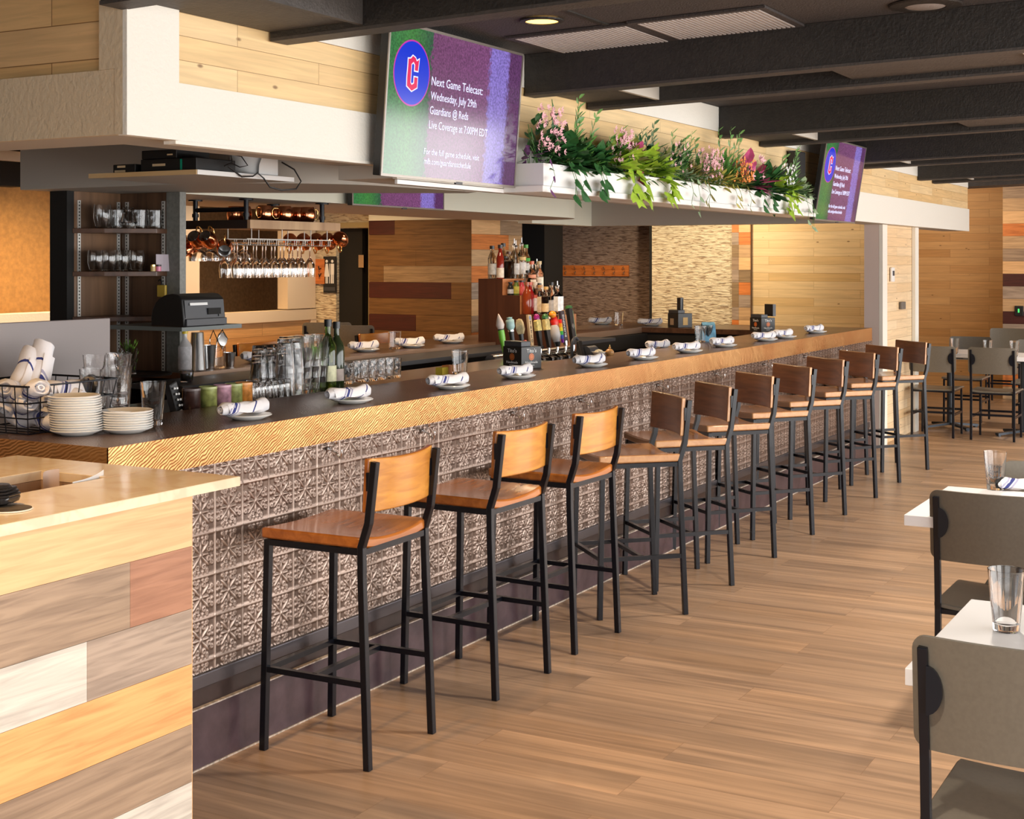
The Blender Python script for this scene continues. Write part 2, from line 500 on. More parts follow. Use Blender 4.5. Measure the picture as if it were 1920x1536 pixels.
def screen_mat():
    """what the television shows: turf on the left, mauve ground, a lilac stripe; object x = 0..1.04, z = 0..0.59"""
    m, nt, p = newmat('television_picture')
    tc = node(nt, 'ShaderNodeTexCoord')
    sx = node(nt, 'ShaderNodeSeparateXYZ')
    link(nt, tc.outputs['Object'], sx.inputs[0])
    n = node(nt, 'ShaderNodeTexNoise', Scale=45.0, Detail=5.0)
    link(nt, tc.outputs['Object'], n.inputs['Vector'])
    ns = node(nt, 'ShaderNodeMath', operation='MULTIPLY_ADD', i1=0.10, i2=-0.05)
    link(nt, n.outputs[0], ns.inputs[0])
    xs = node(nt, 'ShaderNodeMath', operation='ADD')
    link(nt, sx.outputs[0], xs.inputs[0])
    link(nt, ns.outputs[0], xs.inputs[1])
    mr = node(nt, 'ShaderNodeMapRange', i1=0.0, i2=1.045)
    link(nt, xs.outputs[0], mr.inputs[0])
    r = nt.nodes.new('ShaderNodeValToRGB')
    st = [(0, (0.03, 0.17, 0.05)), (0.16, (0.05, 0.21, 0.045)), (0.285, (0.03, 0.10, 0.05)), (0.30, (0.17, 0.055, 0.14)), (0.72, (0.19, 0.06, 0.17)), (0.745, (0.24, 0.17, 0.55)), (0.87, (0.23, 0.16, 0.52)), (0.90, (0.10, 0.03, 0.11))]
    el = r.color_ramp.elements
    while len(el) < len(st):
        el.new(0.5)
    for i, (q, c) in enumerate(st):
        el[i].position, el[i].color = q, (*c, 1)
    link(nt, mr.outputs[0], r.inputs[0])
    n3 = node(nt, 'ShaderNodeTexNoise', Scale=110.0, Detail=4.0)
    link(nt, tc.outputs['Object'], n3.inputs['Vector'])
    mr3 = node(nt, 'ShaderNodeMapRange', i1=0.3, i2=0.7, i3=0.6, i4=1.5)
    link(nt, n3.outputs[0], mr3.inputs[0])
    mul = node(nt, 'ShaderNodeMix', data_type='RGBA', blend_type='MULTIPLY')
    mul.inputs[0].default_value = 1.0
    link(nt, r.outputs[0], mul.inputs[6])
    link(nt, mr3.outputs[0], mul.inputs[7])
    p.inputs['Base Color'].default_value = (0.01, 0.01, 0.012, 1)
    p.inputs['Roughness'].default_value = 0.12
    link(nt, mul.outputs[2], p.inputs['Emission Color'])
    p.inputs['Emission Strength'].default_value = 0.62
    return m


M['screen'] = screen_mat()
M['logo_blue'] = flat('screen_blue', (0, 0, 0), 0.15, emit=(0.008, 0.035, 0.60), es=0.75)
M['logo_red'] = flat('screen_red', (0, 0, 0), 0.15, emit=(0.62, 0.015, 0.08), es=0.9)
M['logo_rim'] = flat('screen_rim', (0, 0, 0), 0.15, emit=(0.45, 0.03, 0.30), es=0.9)
M['text_white'] = flat('screen_white_text', (0, 0, 0), 0.15, emit=(0.62, 0.62, 0.85), es=1.0)

# ------------------------------------------------------------------ mesh builder


class MB:
    def __init__(s):
        s.v, s.f, s.m = [], [], []
        s.mi = 0

    def add(s, vs, fs):
        b = len(s.v)
        s.v += [tuple(p) for p in vs]
        s.f += [tuple(i + b for i in f) for f in fs]
        s.m += [s.mi] * len(fs)
        return s

    def box(s, a, b, mat4=None):
        x0, x1 = sorted((a[0], b[0])); y0, y1 = sorted((a[1], b[1])); z0, z1 = sorted((a[2], b[2]))
        vs = [Vector(p) for p in ((x0, y0, z0), (x1, y0, z0), (x1, y1, z0), (x0, y1, z0), (x0, y0, z1), (x1, y0, z1), (x1, y1, z1), (x0, y1, z1))]
        if mat4 is not None:
            vs = [mat4 @ p for p in vs]
        return s.add(vs, [(0, 3, 2, 1), (4, 5, 6, 7), (0, 1, 5, 4), (1, 2, 6, 5), (2, 3, 7, 6), (3, 0, 4, 7)])

    def cbox(s, c, size, rot=0.0):
        m = Matrix.Translation(c) @ Matrix.Rotation(rot, 4, 'Z')
        h = [k / 2 for k in size]
        return s.box((-h[0], -h[1], -h[2]), h, m)

    def bar(s, p, q, w, d=None, up=(0, 0, 1)):
        """square tube from p to q"""
        p, q = Vector(p), Vector(q)
        d = d or w
        t = (q - p).normalized()
        u = Vector(up)
        if abs(t.dot(u)) > 0.98:
            u = Vector((0, 1, 0))
        a = t.cross(u).normalized()
        b = a.cross(t).normalized()
        vs = []
        for c in (p, q):
            for i, j in ((-1, -1), (1, -1), (1, 1), (-1, 1)):
                vs.append(c + a * i * w / 2 + b * j * d / 2)
        return s.add(vs, [(0, 1, 2, 3), (7, 6, 5, 4), (0, 4, 5, 1), (1, 5, 6, 2), (2, 6, 7, 3), (3, 7, 4, 0)])

    def path(s, pts, w, d=None, up=(1, 0, 0)):
        """square tube along a bent path, ring at each joint"""
        d = d or w
        pts = [Vector(p) for p in pts]
        vs, fs = [], []
        u = Vector(up)
        for i, p in enumerate(pts):
            t = (pts[min(i + 1, len(pts) - 1)] - pts[max(i - 1, 0)]).normalized()
            b = t.cross(u).normalized()
            a = b.cross(t).normalized()
            for k, l in ((-1, -1), (1, -1), (1, 1), (-1, 1)):
                vs.append(p + a * k * w / 2 + b * l * d / 2)
        for i in range(len(pts) - 1):
            o = i * 4
            for k in range(4):
                fs.append((o + k, o + (k + 1) % 4, o + 4 + (k + 1) % 4, o + 4 + k))
        fs += [(3, 2, 1, 0), tuple(len(vs) - 4 + k for k in range(4))]
        return s.add(vs, fs)

    def tube(s, pts, r, n=8, closed=False, caps=True):
        pts = [Vector(p) for p in pts]
        k = len(pts)
        rr = r if isinstance(r, (list, tuple)) else [r] * k
        vs, fs = [], []
        prev = None
        for i, p in enumerate(pts):
            if closed:
                t = (pts[(i + 1) % k] - pts[i - 1]).normalized()
            else:
                t = (pts[min(i + 1, k - 1)] - pts[max(i - 1, 0)]).normalized()
            if prev is None:
                a = t.orthogonal().normalized()
            else:
                a = (prev - t * prev.dot(t))
                a = a.normalized() if a.length > 1e-6 else t.orthogonal().normalized()
            prev = a
            b = t.cross(a)
            for j in range(n):
                th = 2 * PI * j / n
                vs.append(p + (a * math.cos(th) + b * math.sin(th)) * rr[i])
        for i in range(k if closed else k - 1):
            for j in range(n):
                o, o2 = i * n, ((i + 1) % k) * n
                fs.append((o + j, o + (j + 1) % n, o2 + (j + 1) % n, o2 + j))
        if not closed and caps:
            fs += [tuple(reversed(range(n))), tuple((k - 1) * n + j for j in range(n))]
        return s.add(vs, fs)

    def lathe(s, prof, n=24, c=(0, 0, 0), mat4=None, closed=False, flute=None):
        """profile of (r, z) turned about z; r = 0 ends close"""
        vs, fs, rings = [], [], []
        for (r, z) in prof:
            if r < 1e-6:
                rings.append([len(vs)])
                vs.append(Vector((0, 0, z)))
            else:
                rings.append(list(range(len(vs), len(vs) + n)))
                for j in range(n):
                    th = 2 * PI * j / n
                    q = r * (flute(th, z) if flute else 1)
                    vs.append(Vector((q * math.cos(th), q * math.sin(th), z)))
        pairs = list(zip(rings[:-1], rings[1:]))
        if closed:
            pairs.append((rings[-1], rings[0]))
        for A, B in pairs:
            for j in range(n):
                j2 = (j + 1) % n
                if len(A) == 1 and len(B) == 1:
                    continue
                if len(A) == 1:
                    fs.append((A[0], B[j2], B[j]))
                elif len(B) == 1:
                    fs.append((A[j], A[j2], B[0]))
                else:
                    fs.append((A[j], A[j2], B[j2], B[j]))
        T = Matrix.Translation(c)
        if mat4 is not None:
            T = T @ mat4
        return s.add([T @ p for p in vs], fs)

    def prism(s, poly, z0, z1, mat4=None):
        n = len(poly)
        vs = [Vector((p[0], p[1], z0)) for p in poly] + [Vector((p[0], p[1], z1)) for p in poly]
        if mat4 is not None:
            vs = [mat4 @ p for p in vs]
        fs = [tuple(reversed(range(n))), tuple(range(n, 2 * n))]
        fs += [(i, (i + 1) % n, n + (i + 1) % n, n + i) for i in range(n)]
        return s.add(vs, fs)

    def grid(s, fn, nu, nv, thick=None):
        """surface patch fn(u, v) -> point; thick = offset vector for a closed slab"""
        vs = [Vector(fn(i / nu, j / nv)) for j in range(nv + 1) for i in range(nu + 1)]
        W = nu + 1
        fs = [(j * W + i, j * W + i + 1, (j + 1) * W + i + 1, (j + 1) * W + i) for j in range(nv) for i in range(nu)]
        if thick is not None:
            t = Vector(thick)
            n0 = len(vs)
            vs += [p + t for p in vs[:n0]]
            fs += [tuple(n0 + k for k in reversed(f)) for f in fs[:]]
            edge = [i for i in range(W)] + [j * W + nu for j in range(1, nv + 1)] + [nv * W + i for i in range(nu - 1, -1, -1)] + [j * W for j in range(nv - 1, 0, -1)]
            for a, b in zip(edge, edge[1:] + edge[:1]):
                fs.append((b, a, a + n0, b + n0))
        return s.add(vs, fs)

    def build(s, name, mats, parent=None, smooth=None, bevel=0.0, bseg=2):
        me = bpy.data.meshes.new(name)
        me.from_pydata(s.v, [], s.f)
        if not isinstance(mats, (list, tuple)):
            mats = [mats]
        for m in mats:
            me.materials.append(m)
        me.polygons.foreach_set('material_index', s.m)
        if smooth:
            me.polygons.foreach_set('use_smooth', [True] * len(me.polygons))
            me.set_sharp_from_angle(angle=R(smooth))
        me.update()
        o = bpy.data.objects.new(name, me)
        col.objects.link(o)
        if parent:
            o.parent = parent
        if bevel:
            b = o.modifiers.new('bevel', 'BEVEL')
            b.width, b.segments, b.limit_method, b.angle_limit = bevel, bseg, 'ANGLE', R(40)
            b.harden_normals = False
        return o


def thing(name, label, cat, loc=(0, 0, 0), rz=0.0, group=None):
    o = bpy.data.objects.new(name, None)
    o.empty_display_size = 0.1
    col.objects.link(o)
    o.location = loc
    o.rotation_euler = (0, 0, rz)
    return tag(o, label, cat, group)


def tag(o, label, cat, group=None, kind=None):
    if label:
        o['label'] = label
    if cat:
        o['category'] = cat
    if group:
        o['group'] = group
    elif 'group' in o:
        del o['group']
    if kind:
        o['kind'] = kind
    return o


def struct(o, label=None):
    o['kind'] = 'structure'
    if label:
        o['label'] = label
    return o


def dup(o, parent=None, keep_label=True):
    c = o.copy()
    col.objects.link(c)
    c.parent = parent
    if parent is not None:
        c.matrix_parent_inverse = o.matrix_parent_inverse.copy()
    for ch in list(o.children):
        dup(ch, c)
    return c


def place(o, loc, rz, label, group=None, cat=None):
    o.location, o.rotation_euler = loc, (0, 0, rz)
    o['label'] = label
    if cat:
        o['category'] = cat
    if group:
        o['group'] = group
    return o


def text_mesh(body, size, mat, parent, name, mat4, width=None, extrude=0.0006):
    cu = bpy.data.curves.new('lettering', 'FONT')
    cu.body, cu.size, cu.extrude = body, size, extrude
    cu.resolution_u = 2
    to = bpy.data.objects.new('lettering', cu)
    col.objects.link(to)
    bpy.context.view_layer.update()
    me = bpy.data.meshes.new_from_object(to.evaluated_get(bpy.context.evaluated_depsgraph_get()))
    bpy.data.objects.remove(to)
    bpy.data.curves.remove(cu)
    if width and len(me.vertices):
        xs = [v.co.x for v in me.vertices]
        k = width / (max(xs) - min(xs))
        for v in me.vertices:
            v.co.x = (v.co.x - min(xs)) * k
    for v in me.vertices:
        v.co = mat4 @ v.co
    me.materials.clear()
    me.materials.append(mat)
    o = bpy.data.objects.new(name, me)
    col.objects.link(o)
    o.parent = parent
    return o

# ================================================================== THE ROOM
YC = 3.10           # canopy and bar line
CEIL = 2.60


def sbox(name, a, b, mat, label=None):
    return struct(MB().box(a, b).build(name, mat), label)


sbox('floor', (-3.6, -3.85, -0.08), (19.0, 13.0, 0.0), M['floor'], 'light brown wood plank floor')

# ceiling: slightly pitched, dark; box beams are separate
mb = MB()
for (x0, x1, y0, y1) in ((-3.6, 18.2, -3.75, 3.10),):
    zz = lambda y: CEIL + 0.025 * (3.1 - y)
    mb.add([(x0, y0, zz(y0)), (x1, y0, zz(y0)), (x1, y1, zz(y1)), (x0, y1, zz(y1)),
            (x0, y0, zz(y0) + .1), (x1, y0, zz(y0) + .1), (x1, y1, zz(y1) + .1), (x0, y1, zz(y1) + .1)],
           [(0, 3, 2, 1), (4, 5, 6, 7), (0, 1, 5, 4), (1, 2, 6, 5), (2, 3, 7, 6), (3, 0, 4, 7)])
struct(mb.build('ceiling', M['ceil']), 'charcoal tiled ceiling between the beams')
sbox('ceiling', (-3.6, 3.10, 2.62), (18.2, 12.6, 2.72), flat('far_ceiling', (0.14, 0.12, 0.10), 0.8), 'dark ceiling beyond the bar')
# ceiling seams
mb = MB()
for yy in (2.45, 1.25, 0.05, -1.15):
    zz = CEIL + 0.025 * (3.1 - yy)
    mb.box((4.0, yy - .012, zz - .006), (5.55, yy + .012, zz + .01))
for xx in (4.75,):
    for k in range(12):
        y0, y1 = 3.1 - k * 0.5, 2.6 - k * 0.5
        mb.box((xx - .012, y1, CEIL + .025 * (3.1 - y1) - .004), (xx + .012, y0, CEIL + .025 * (3.1 - y0) + .01))
struct(mb.build('trim_1', M['dark_beam']), 'ceiling grid seams')


def beam_slope(mb, x0, x1, z0, z1, y0=-3.75, y1=3.09):
    f = lambda y, z: z + 0.025 * (3.1 - y)
    mb.add([(x0, y0, f(y0, z0)), (x1, y0, f(y0, z0)), (x1, y1, f(y1, z0)), (x0, y1, f(y1, z0)),
            (x0, y0, f(y0, z1)), (x1, y0, f(y0, z1)), (x1, y1, f(y1, z1)), (x0, y1, f(y1, z1))],
           [(0, 3, 2, 1), (4, 5, 6, 7), (0, 1, 5, 4), (1, 2, 6, 5), (2, 3, 7, 6), (3, 0, 4, 7)])


def box_beam(x0, x1, label):
    """two timbers with blocking between them"""
    t = thing('ceiling_beam', label, 'ceiling beam', (0, 0, 0), 0, 'dark double beams across the ceiling')
    zb = 2.42
    for a, b in ((x0, x0 + 0.09), (x1 - 0.09, x1)):
        mb = MB()
        beam_slope(mb, a, b, zb, 2.598)
        mb.build('timber', M['dark_beam'], t)
        m2 = MB()
        beam_slope(m2, a - .004 if a == x0 else a, b + .004, zb - .012, zb - .0005)
        m2.build('underside_strip', M['dark_beam_face'], t)
    for i, (ya, yb) in enumerate(((2.72, 3.09), (0.95, 1.75), (-1.2, -0.4), (-3.4, -2.6))):
        mb = MB()
        beam_slope(mb, x0 + .092, x1 - .092, zb + .02, 2.597, ya, yb)
        mb.build('blocking', M['dark_beam_face'], t)
        m2 = MB()
        beam_slope(m2, x0 + .092, x1 - .092, zb + .005, 2.597, ya - .02, ya - .001)
        m2.build('blocking_face', M['grey_paint'] if x0 > 4 else M['dark_beam_face'], t)
    return t


for a, b, l in ((3.05, 3.93, 'dark double ceiling beam nearest the camera, above the canopy corner'),
                (5.68, 6.42, 'dark double ceiling beam just beyond the large television and vent panels'),
                (8.18, 9.02, 'dark double ceiling beam above the middle of the planter'),
                (10.85, 11.55, 'dark double ceiling beam ending behind the far television'),
                (13.4, 14.1, 'farthest dark double ceiling beam, near the end wall')):
    box_beam(a, b, l)
mb = MB()
beam_slope(mb, 15.75, 16.2, 2.46, 2.597, -3.75, 3.3)
tag(mb.build('ceiling_beam', M['dark_beam_face']), 'wide greyish single beam at the far end of the ceiling', 'ceiling beam')

# recessed lamps, vents, speaker in the ceiling


def on_ceil(u, v):
    d = ray(u, v)
    # z = CEIL + .025*(3.1-y)
    t = (CEIL + 0.0775 - EYE) / (d[2] + 0.025 * d[1])
    return Vector((d[0] * t, d[1] * t, EYE + d[2] * t))


p = on_ceil(1016, 36)
t = thing('recessed_ceiling_light', 'round recessed downlight glowing warm yellow above the large television', 'ceiling light', p - Vector((0, 0, 0.012)))
MB().lathe([(0.066, 0), (0.088, 0.002), (0.088, 0.008), (0.066, 0.008)], 32, closed=True).build('trim_ring', M['dark_beam'], t, 40)
MB().lathe([(0, 0.004), (0.066, 0.004), (0.066, 0.007), (0, 0.007)], 32).build('lens', flat('warm_lens', (0.9, 0.6, 0.2), 0.4, emit=(1.0, 0.55, 0.13), es=2.6), t, 40)
spot('downlight', p - Vector((0, 0, 0.03)), p - Vector((0, 0, 2)), 18, WARM, 100)

p = on_ceil(1735, 6)
t = thing('ceiling_speaker', 'round pale ceiling speaker grille in a dark ring', 'ceiling speaker', p - Vector((0, 0, 0.016)))
MB().lathe([(0.078, 0), (0.135, 0.004), (0.14, 0.01), (0.078, 0.01)], 36, closed=True).build('ring', M['dark_beam'], t, 40)
MB().lathe([(0, -0.002), (0.07, 0.0), (0.078, 0.004), (0.078, 0.008), (0, 0.008)], 36).build('grille', flat('pale_grille', (0.30, 0.27, 0.25), 0.6, bump=0.5, bscale=300), t, 40)


def vent(us, label):
    """air grille: frame + ribs, corners given on the ceiling"""
    P = [on_ceil(*q) for q in us]
    cx = sum((q.x for q in P)) / 4
    cy = sum((q.y for q in P)) / 4
    wx, wy = 0.45, 0.52
    t = thing('ceiling_vent', label, 'ceiling vent', (cx, cy, CEIL + .025 * (3.1 - cy) - .008), 0, 'ribbed vents beside the second beam')
    mb = MB()
    for a, b in (((-wx / 2 - .03, -wy / 2 - .03), (wx / 2 + .03, -wy / 2)), ((-wx / 2 - .03, wy / 2), (wx / 2 + .03, wy / 2 + .03)),
                 ((-wx / 2 - .03, -wy / 2), (-wx / 2, wy / 2)), ((wx / 2, -wy / 2), (wx / 2 + .03, wy / 2))):
        mb.box((a[0], a[1], -.004), (b[0], b[1], .006))
    fr = mb.build('frame', M['ceil'], t)
    mb = MB()
    n = 26
    for k in range(n):
        y = -wy / 2 + (k + .5) * wy / n
        mb.box((-wx / 2, y - .006, -.006), (wx / 2, y + .004, .002))
    mb.build('louvre', flat('vent_louvre', (0.55, 0.50, 0.47), 0.45), t)
    MB().box((-wx / 2, -wy / 2, .003), (wx / 2, wy / 2, .006)).build('backing', M['black_matte'], t)
    t.rotation_euler = (-0.025, 0, 0)
    return t


c1 = [(985, 68), (1160, 45), (1235, 72), (1065, 94)]
c2 = [(1210, 36), (1410, 12), (1470, 47), (1290, 70)]
vent(c1, 'pale ribbed ceiling vent nearer the large television')
vent(c2, 'pale ribbed ceiling vent farther right from the large television')

# ---- outer walls
mb = MB()
for a, b in (((-3.6, 0), (19.0, 0.14)), ((-3.6, 2.50), (19.0, 3.0))):
    mb.box((a[0], -3.85, a[1]), (b[0], -3.70, b[1]))
for x in (-3.6, -1.2, 2.3, 5.9, 9.5, 13.1, 16.7):
    mb.box((x, -3.85, 0.14), (x + .25, -3.70, 2.50))
struct(mb.build('wall_right', M['plaster_white']), 'window wall')
mb = MB()
mb.box((-3.6, -3.85, 0), (-3.45, 13, 0.5)); mb.box((-3.6, -3.85, 2.35), (-3.45, 13, 3.0))
mb.box((-3.6, 2.6, .5), (-3.45, 13, 2.35)); mb.box((-3.6, -3.85, .5), (-3.45, -2.2, 2.35))
struct(mb.build('wall_front', M['plaster_white']))
sbox('wall_left', (-3.6, 12.6, 0), (19, 12.8, 2.8), M['tan_wallpaper'])

# far end wall of mixed boards (right edge of the view) with the pine bay beside it
XF = 17.6
sbox('wall_far', (XF + .6, 3.0, 0), (XF + .7, 12.8, 2.8), M['pine_amber'], 'pine boarded wall beyond the partition')


def plank_rows(name, axis, const, lo, hi, z0, rows, mats, parent=None, face=-1, thick=0.02, seam=0.003):
    """rows: list of (height, [(fraction_end, material index)...]) from the top down; one mesh"""
    mb = MB()
    z = z0
    for h, parts in rows:
        f0 = 0.0
        for f1, mi in parts:
            a, b = lo + (hi - lo) * f0, lo + (hi - lo) * f1
            e = seam / 2
            mb.mi = mi
            s = 1 if hi > lo else -1
            if axis == 'y':
                mb.box((const, a + s * e * .5, z - h + e), (const + thick, b - s * e * .5, z - e * .2))
            else:
                mb.box((a + s * e * .5, const, z - h + e), (b - s * e * .5, const + thick, z - e * .2))
            f0 = f1
        z -= h
    o = mb.build(name, mats, parent)
    return o


WD = {}


def wcol(key, c, dk, axis):
    WD[key + axis] = wood('plank_' + key + '_' + axis, c, tuple(q * .84 for q in dk), axis, 2.1, 0.5, contrast=1.1)


for ax in 'xy':
    wcol('maple', (0.80, 0.49, 0.24), (0.74, 0.43, 0.20), ax)
    wcol('brown', (0.40, 0.275, 0.18), (0.28, 0.185, 0.12), ax)
    wcol('red', (0.42, 0.20, 0.115), (0.33, 0.145, 0.08), ax)
    wcol('white', (0.70, 0.64, 0.55), (0.58, 0.52, 0.45), ax)
    wcol('taupe', (0.44, 0.33, 0.25), (0.30, 0.22, 0.165), ax)
    wcol('amber', (0.82, 0.43, 0.16), (0.74, 0.35, 0.12), ax)
    wcol('maroon', (0.07, 0.012, 0.008), (0.05, 0.009, 0.006), ax)
    wcol('umber', (0.19, 0.092, 0.030), (0.135, 0.064, 0.020), ax)
    wcol('orange', (0.72, 0.23, 0.055), (0.56, 0.16, 0.035), ax)
    wcol('tan', (0.60, 0.38, 0.20), (0.50, 0.31, 0.16), ax)
    wcol('oak', (0.33, 0.22, 0.12), (0.22, 0.14, 0.075), ax)
KEYS = ['maple', 'brown', 'red', 'white', 'taupe', 'amber', 'maroon', 'umber', 'orange', 'tan', 'oak']
WY = [WD[k + 'y'] for k in KEYS]
WX = [WD[k + 'x'] for k in KEYS]
K = {k: i for i, k in enumerate(KEYS)}

rows = []
for nm in ('maple', 'brown', 'tan', 'maple', 'orange', 'tan', 'brown', 'maple', 'maroon', 'taupe', 'tan', 'maroon', 'taupe', 'orange', 'tan', 'brown', 'orange', 'tan'):
    rows.append((0.15, [(1.0, K[nm])]))
o = plank_rows('wall_back', 'y', XF, 3.06, -3.70, 2.70, rows, WY)
struct(o, 'end wall clad in mixed coloured boards')
sbox('wall_back', (XF + .022, -3.75, 0), (XF + .6, 3.06, 2.75), M['walnut'])

# partition beyond the bar: cream end, pine face with white trims
PX0, PX1 = 12.55, 13.92
mb = MB()
mb.box((PX0 + .02, 3.24, 0), (PX1, 3.36, 1.985))
o = mb.build('wall_partition', M['pine_end']); struct(o, 'pine faced partition wall at the end of the bar')
sbox('trim_2', (PX0, 3.239, 0), (PX0 + .019, 3.37, 1.985), flat('pinkish_cream', (0.62, 0.51, 0.46), 0.6), 'cream end board')
for i, (a, b) in enumerate(((PX0, PX0 + .16), (PX1 - .14, PX1))):
    sbox('trim_%d' % (3 + i), (a, 3.205, 0), (b, 3.237, 1.985), M['plaster_white'], 'white corner board')
th_ = py(1672, 515, 3.23)
t = thing('thermostat', 'small white wall thermostat on the pine partition', 'thermostat', (th_.x, 3.232, th_.z))
MB().box((-.05, -.018, -.065), (.05, 0, .065)).build('housing', M['white_gloss'], t, bevel=.004)
MB().box((-.03, -.021, -.01), (.03, -.0175, .035)).build('display', M['dark_grey'], t)
p = py(1691, 573, 3.23)
tag(MB().box((p.x - .08, 3.212, p.z - .035), (p.x + .08, 3.234, p.z + .035)).build('switch_plate', flat('grey_plate', (0.16, 0.14, 0.12), 0.5), bevel=.003), 'grey switch plate on the pine partition', 'switch')
p = py(1691, 583, 3.23)
p = pxx(1911, 583, XF)
t = thing('wall_thermostat', 'black wall thermostat with a green display on the mixed board wall', 'thermostat', (XF, p.y, p.z))
MB().box((-.02, -.05, -.06), (0, .05, .06)).build('housing', M['black_plastic'], t, bevel=.004)
MB().box((-.022, -.006, -.02), (-.0195, .012, .025)).build('display', flat('green_led', (0, 0, 0), 0.3, emit=(0.1, 0.9, 0.2), es=0.8), t)

# walls behind the bar
X2 = 14.0
sbox('wall_back', (X2, 3.5, 0), (X2 + .1, 5.02, 2.62), M['pine_far'], 'pale pine boarded wall behind the end of the bar')
rws = []
seqA = ['orange', 'taupe', 'oak', 'brown', 'taupe', 'oak', 'oak', 'taupe', 'orange', 'umber', 'taupe', 'oak', 'maroon', 'brown', 'oak', 'taupe', 'brown', 'tan']
seqB = ['maple', 'orange', 'tan', 'maple', 'oak', 'orange', 'taupe', 'tan', 'maple', 'taupe', 'oak', 'tan', 'maple', 'orange', 'oak', 'tan', 'maple', 'oak']
for i in range(17):
    rws.append((0.13, [(0.62, K[seqB[i]]), (1.0, K[seqA[i]])]))
o = plank_rows('wall_pier', 'y', X2 - .06, 4.93, 5.13, 2.08, rws, WY); struct(o, 'narrow pier of mixed boards')
sbox('wall_pier', (X2 - .039, 4.93, 0), (X2 + .1, 5.13, 2.1), M['walnut'])
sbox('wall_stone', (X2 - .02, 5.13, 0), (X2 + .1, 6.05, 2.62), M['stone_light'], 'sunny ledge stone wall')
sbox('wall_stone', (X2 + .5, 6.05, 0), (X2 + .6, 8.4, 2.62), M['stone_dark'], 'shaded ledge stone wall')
sbox('wall_return', (X2 - .02, 6.05, 0), (X2 + .6, 6.08, 2.62), M['black_matte'])
# black column
sbox('wall_column', (12.35, 6.50, 0), (12.75, 6.9, 2.62), M['black_matte'], 'black column edge')
# mixed board pier behind the bar
XP = 10.9
g = lambda *a: [(f, K[n]) for f, n in a]
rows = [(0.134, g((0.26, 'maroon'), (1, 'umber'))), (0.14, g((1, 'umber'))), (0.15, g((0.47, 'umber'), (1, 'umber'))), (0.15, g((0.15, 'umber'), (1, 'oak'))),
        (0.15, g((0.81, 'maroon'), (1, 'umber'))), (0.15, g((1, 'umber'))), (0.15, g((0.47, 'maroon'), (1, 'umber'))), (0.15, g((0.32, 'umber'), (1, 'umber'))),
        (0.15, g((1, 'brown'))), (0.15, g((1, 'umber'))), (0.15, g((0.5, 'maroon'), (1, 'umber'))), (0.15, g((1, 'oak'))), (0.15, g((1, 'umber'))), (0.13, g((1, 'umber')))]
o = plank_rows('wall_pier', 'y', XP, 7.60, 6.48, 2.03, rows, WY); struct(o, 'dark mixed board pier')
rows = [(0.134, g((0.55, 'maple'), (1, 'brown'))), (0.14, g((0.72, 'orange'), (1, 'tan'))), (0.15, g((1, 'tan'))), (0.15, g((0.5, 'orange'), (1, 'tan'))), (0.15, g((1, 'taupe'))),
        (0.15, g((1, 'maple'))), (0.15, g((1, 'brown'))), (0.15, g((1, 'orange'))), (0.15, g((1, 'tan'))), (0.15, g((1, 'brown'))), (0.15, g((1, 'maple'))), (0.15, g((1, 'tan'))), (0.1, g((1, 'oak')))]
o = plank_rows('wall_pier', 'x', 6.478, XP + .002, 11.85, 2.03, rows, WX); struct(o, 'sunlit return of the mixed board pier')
sbox('wall_pier', (XP + .02, 6.5, 0), (11.85, 7.6, 2.62), M['walnut'])
sbox('wall_pier', (XP, 6.478, 2.031), (11.85, 7.6, 2.61), M['cream_paint'])
# stone wall with the dark doorway
XS = 11.0
mb = MB()
mb.box((XS, 8.05, 0), (XS + .12, 8.36, 2.60))
mb.box((XS, 7.601, 1.965), (XS + .12, 8.05, 2.60))
struct(mb.build('wall_stone', M['stone_light']), 'ledge stone wall round the dark doorway')
mb = MB()
mb.box((XS - .02, 7.602, 0), (XS + .02, 7.66, 1.97)); mb.box((XS - .02, 7.602, 1.97), (XS + .02, 8.06, 2.02))
struct(mb.build('trim_5', flat('olive_trim', (0.42, 0.33, 0.16), 0.5)), 'door frame')
t = thing('door_1', 'dark brown door standing open in the frame beside the stone wall', None, (XS + .05, 7.78, 0))
t['kind'] = 'structure'
MB().box((0, 0, 0), (.05, .5, 1.96)).build('leaf', M['black_matte'], t)
for z in (0.75, 1.65):
    MB().box((-.02, -.03, z - .06), (0, .03, z + .06)).build('hinge', M['steel'], t)
sbox('wall_stone', (XS + .6, 7.6, 0), (XS + .7, 8.4, 2.6), M['black_matte'])
p = pxx(620, 515, XS)
t = thing('restroom_sign', 'black restroom sign with two white figures on the stone wall', 'sign', (XS - .004, p.y, p.z))
MB().box((-.012, -.075, -.175), (0, .075, .175)).build('plate', M['black_plastic'], t)
mb = MB()
for s in (-1, 1):
    y = s * .033
    mb.lathe([(0, -.016), (.012, -.01), (.016, 0), (.012, .010), (0, .016)], 12, (-.016, y, .128), Matrix.Diagonal((.2, 1, 1, 1)))
    if s < 0:
        mb.box((-.016, y - .02, .0), (-.0125, y + .02, .105)); mb.box((-.016, y - .017, -.085), (-.0125, y - .003, .0)); mb.box((-.016, y + .003, -.085), (-.0125, y + .017, 0))
    else:
        mb.prism([(-.012, .105), (.012, .105), (.030, -.02), (-.030, -.02)], -.016, -.0125, Matrix(((0, 0, 1, 0), (1, 0, 0, y), (0, 1, 0, 0), (0, 0, 0, 1))))
        mb.box((-.016, y - .013, -.085), (-.0125, y - .003, -.02)); mb.box((-.016, y + .003, -.085), (-.0125, y + .013, -.02))
mb.box((-.016, -.003, -.085), (-.0125, .003, .105))
mb.build('pictogram', M['white_gloss'], t)
MB().box((-.0155, -.065, -.155), (-.0125, .065, -.12)).build('braille_strip', M['dark_grey'], t)
p = pxx(595, 509, XS)
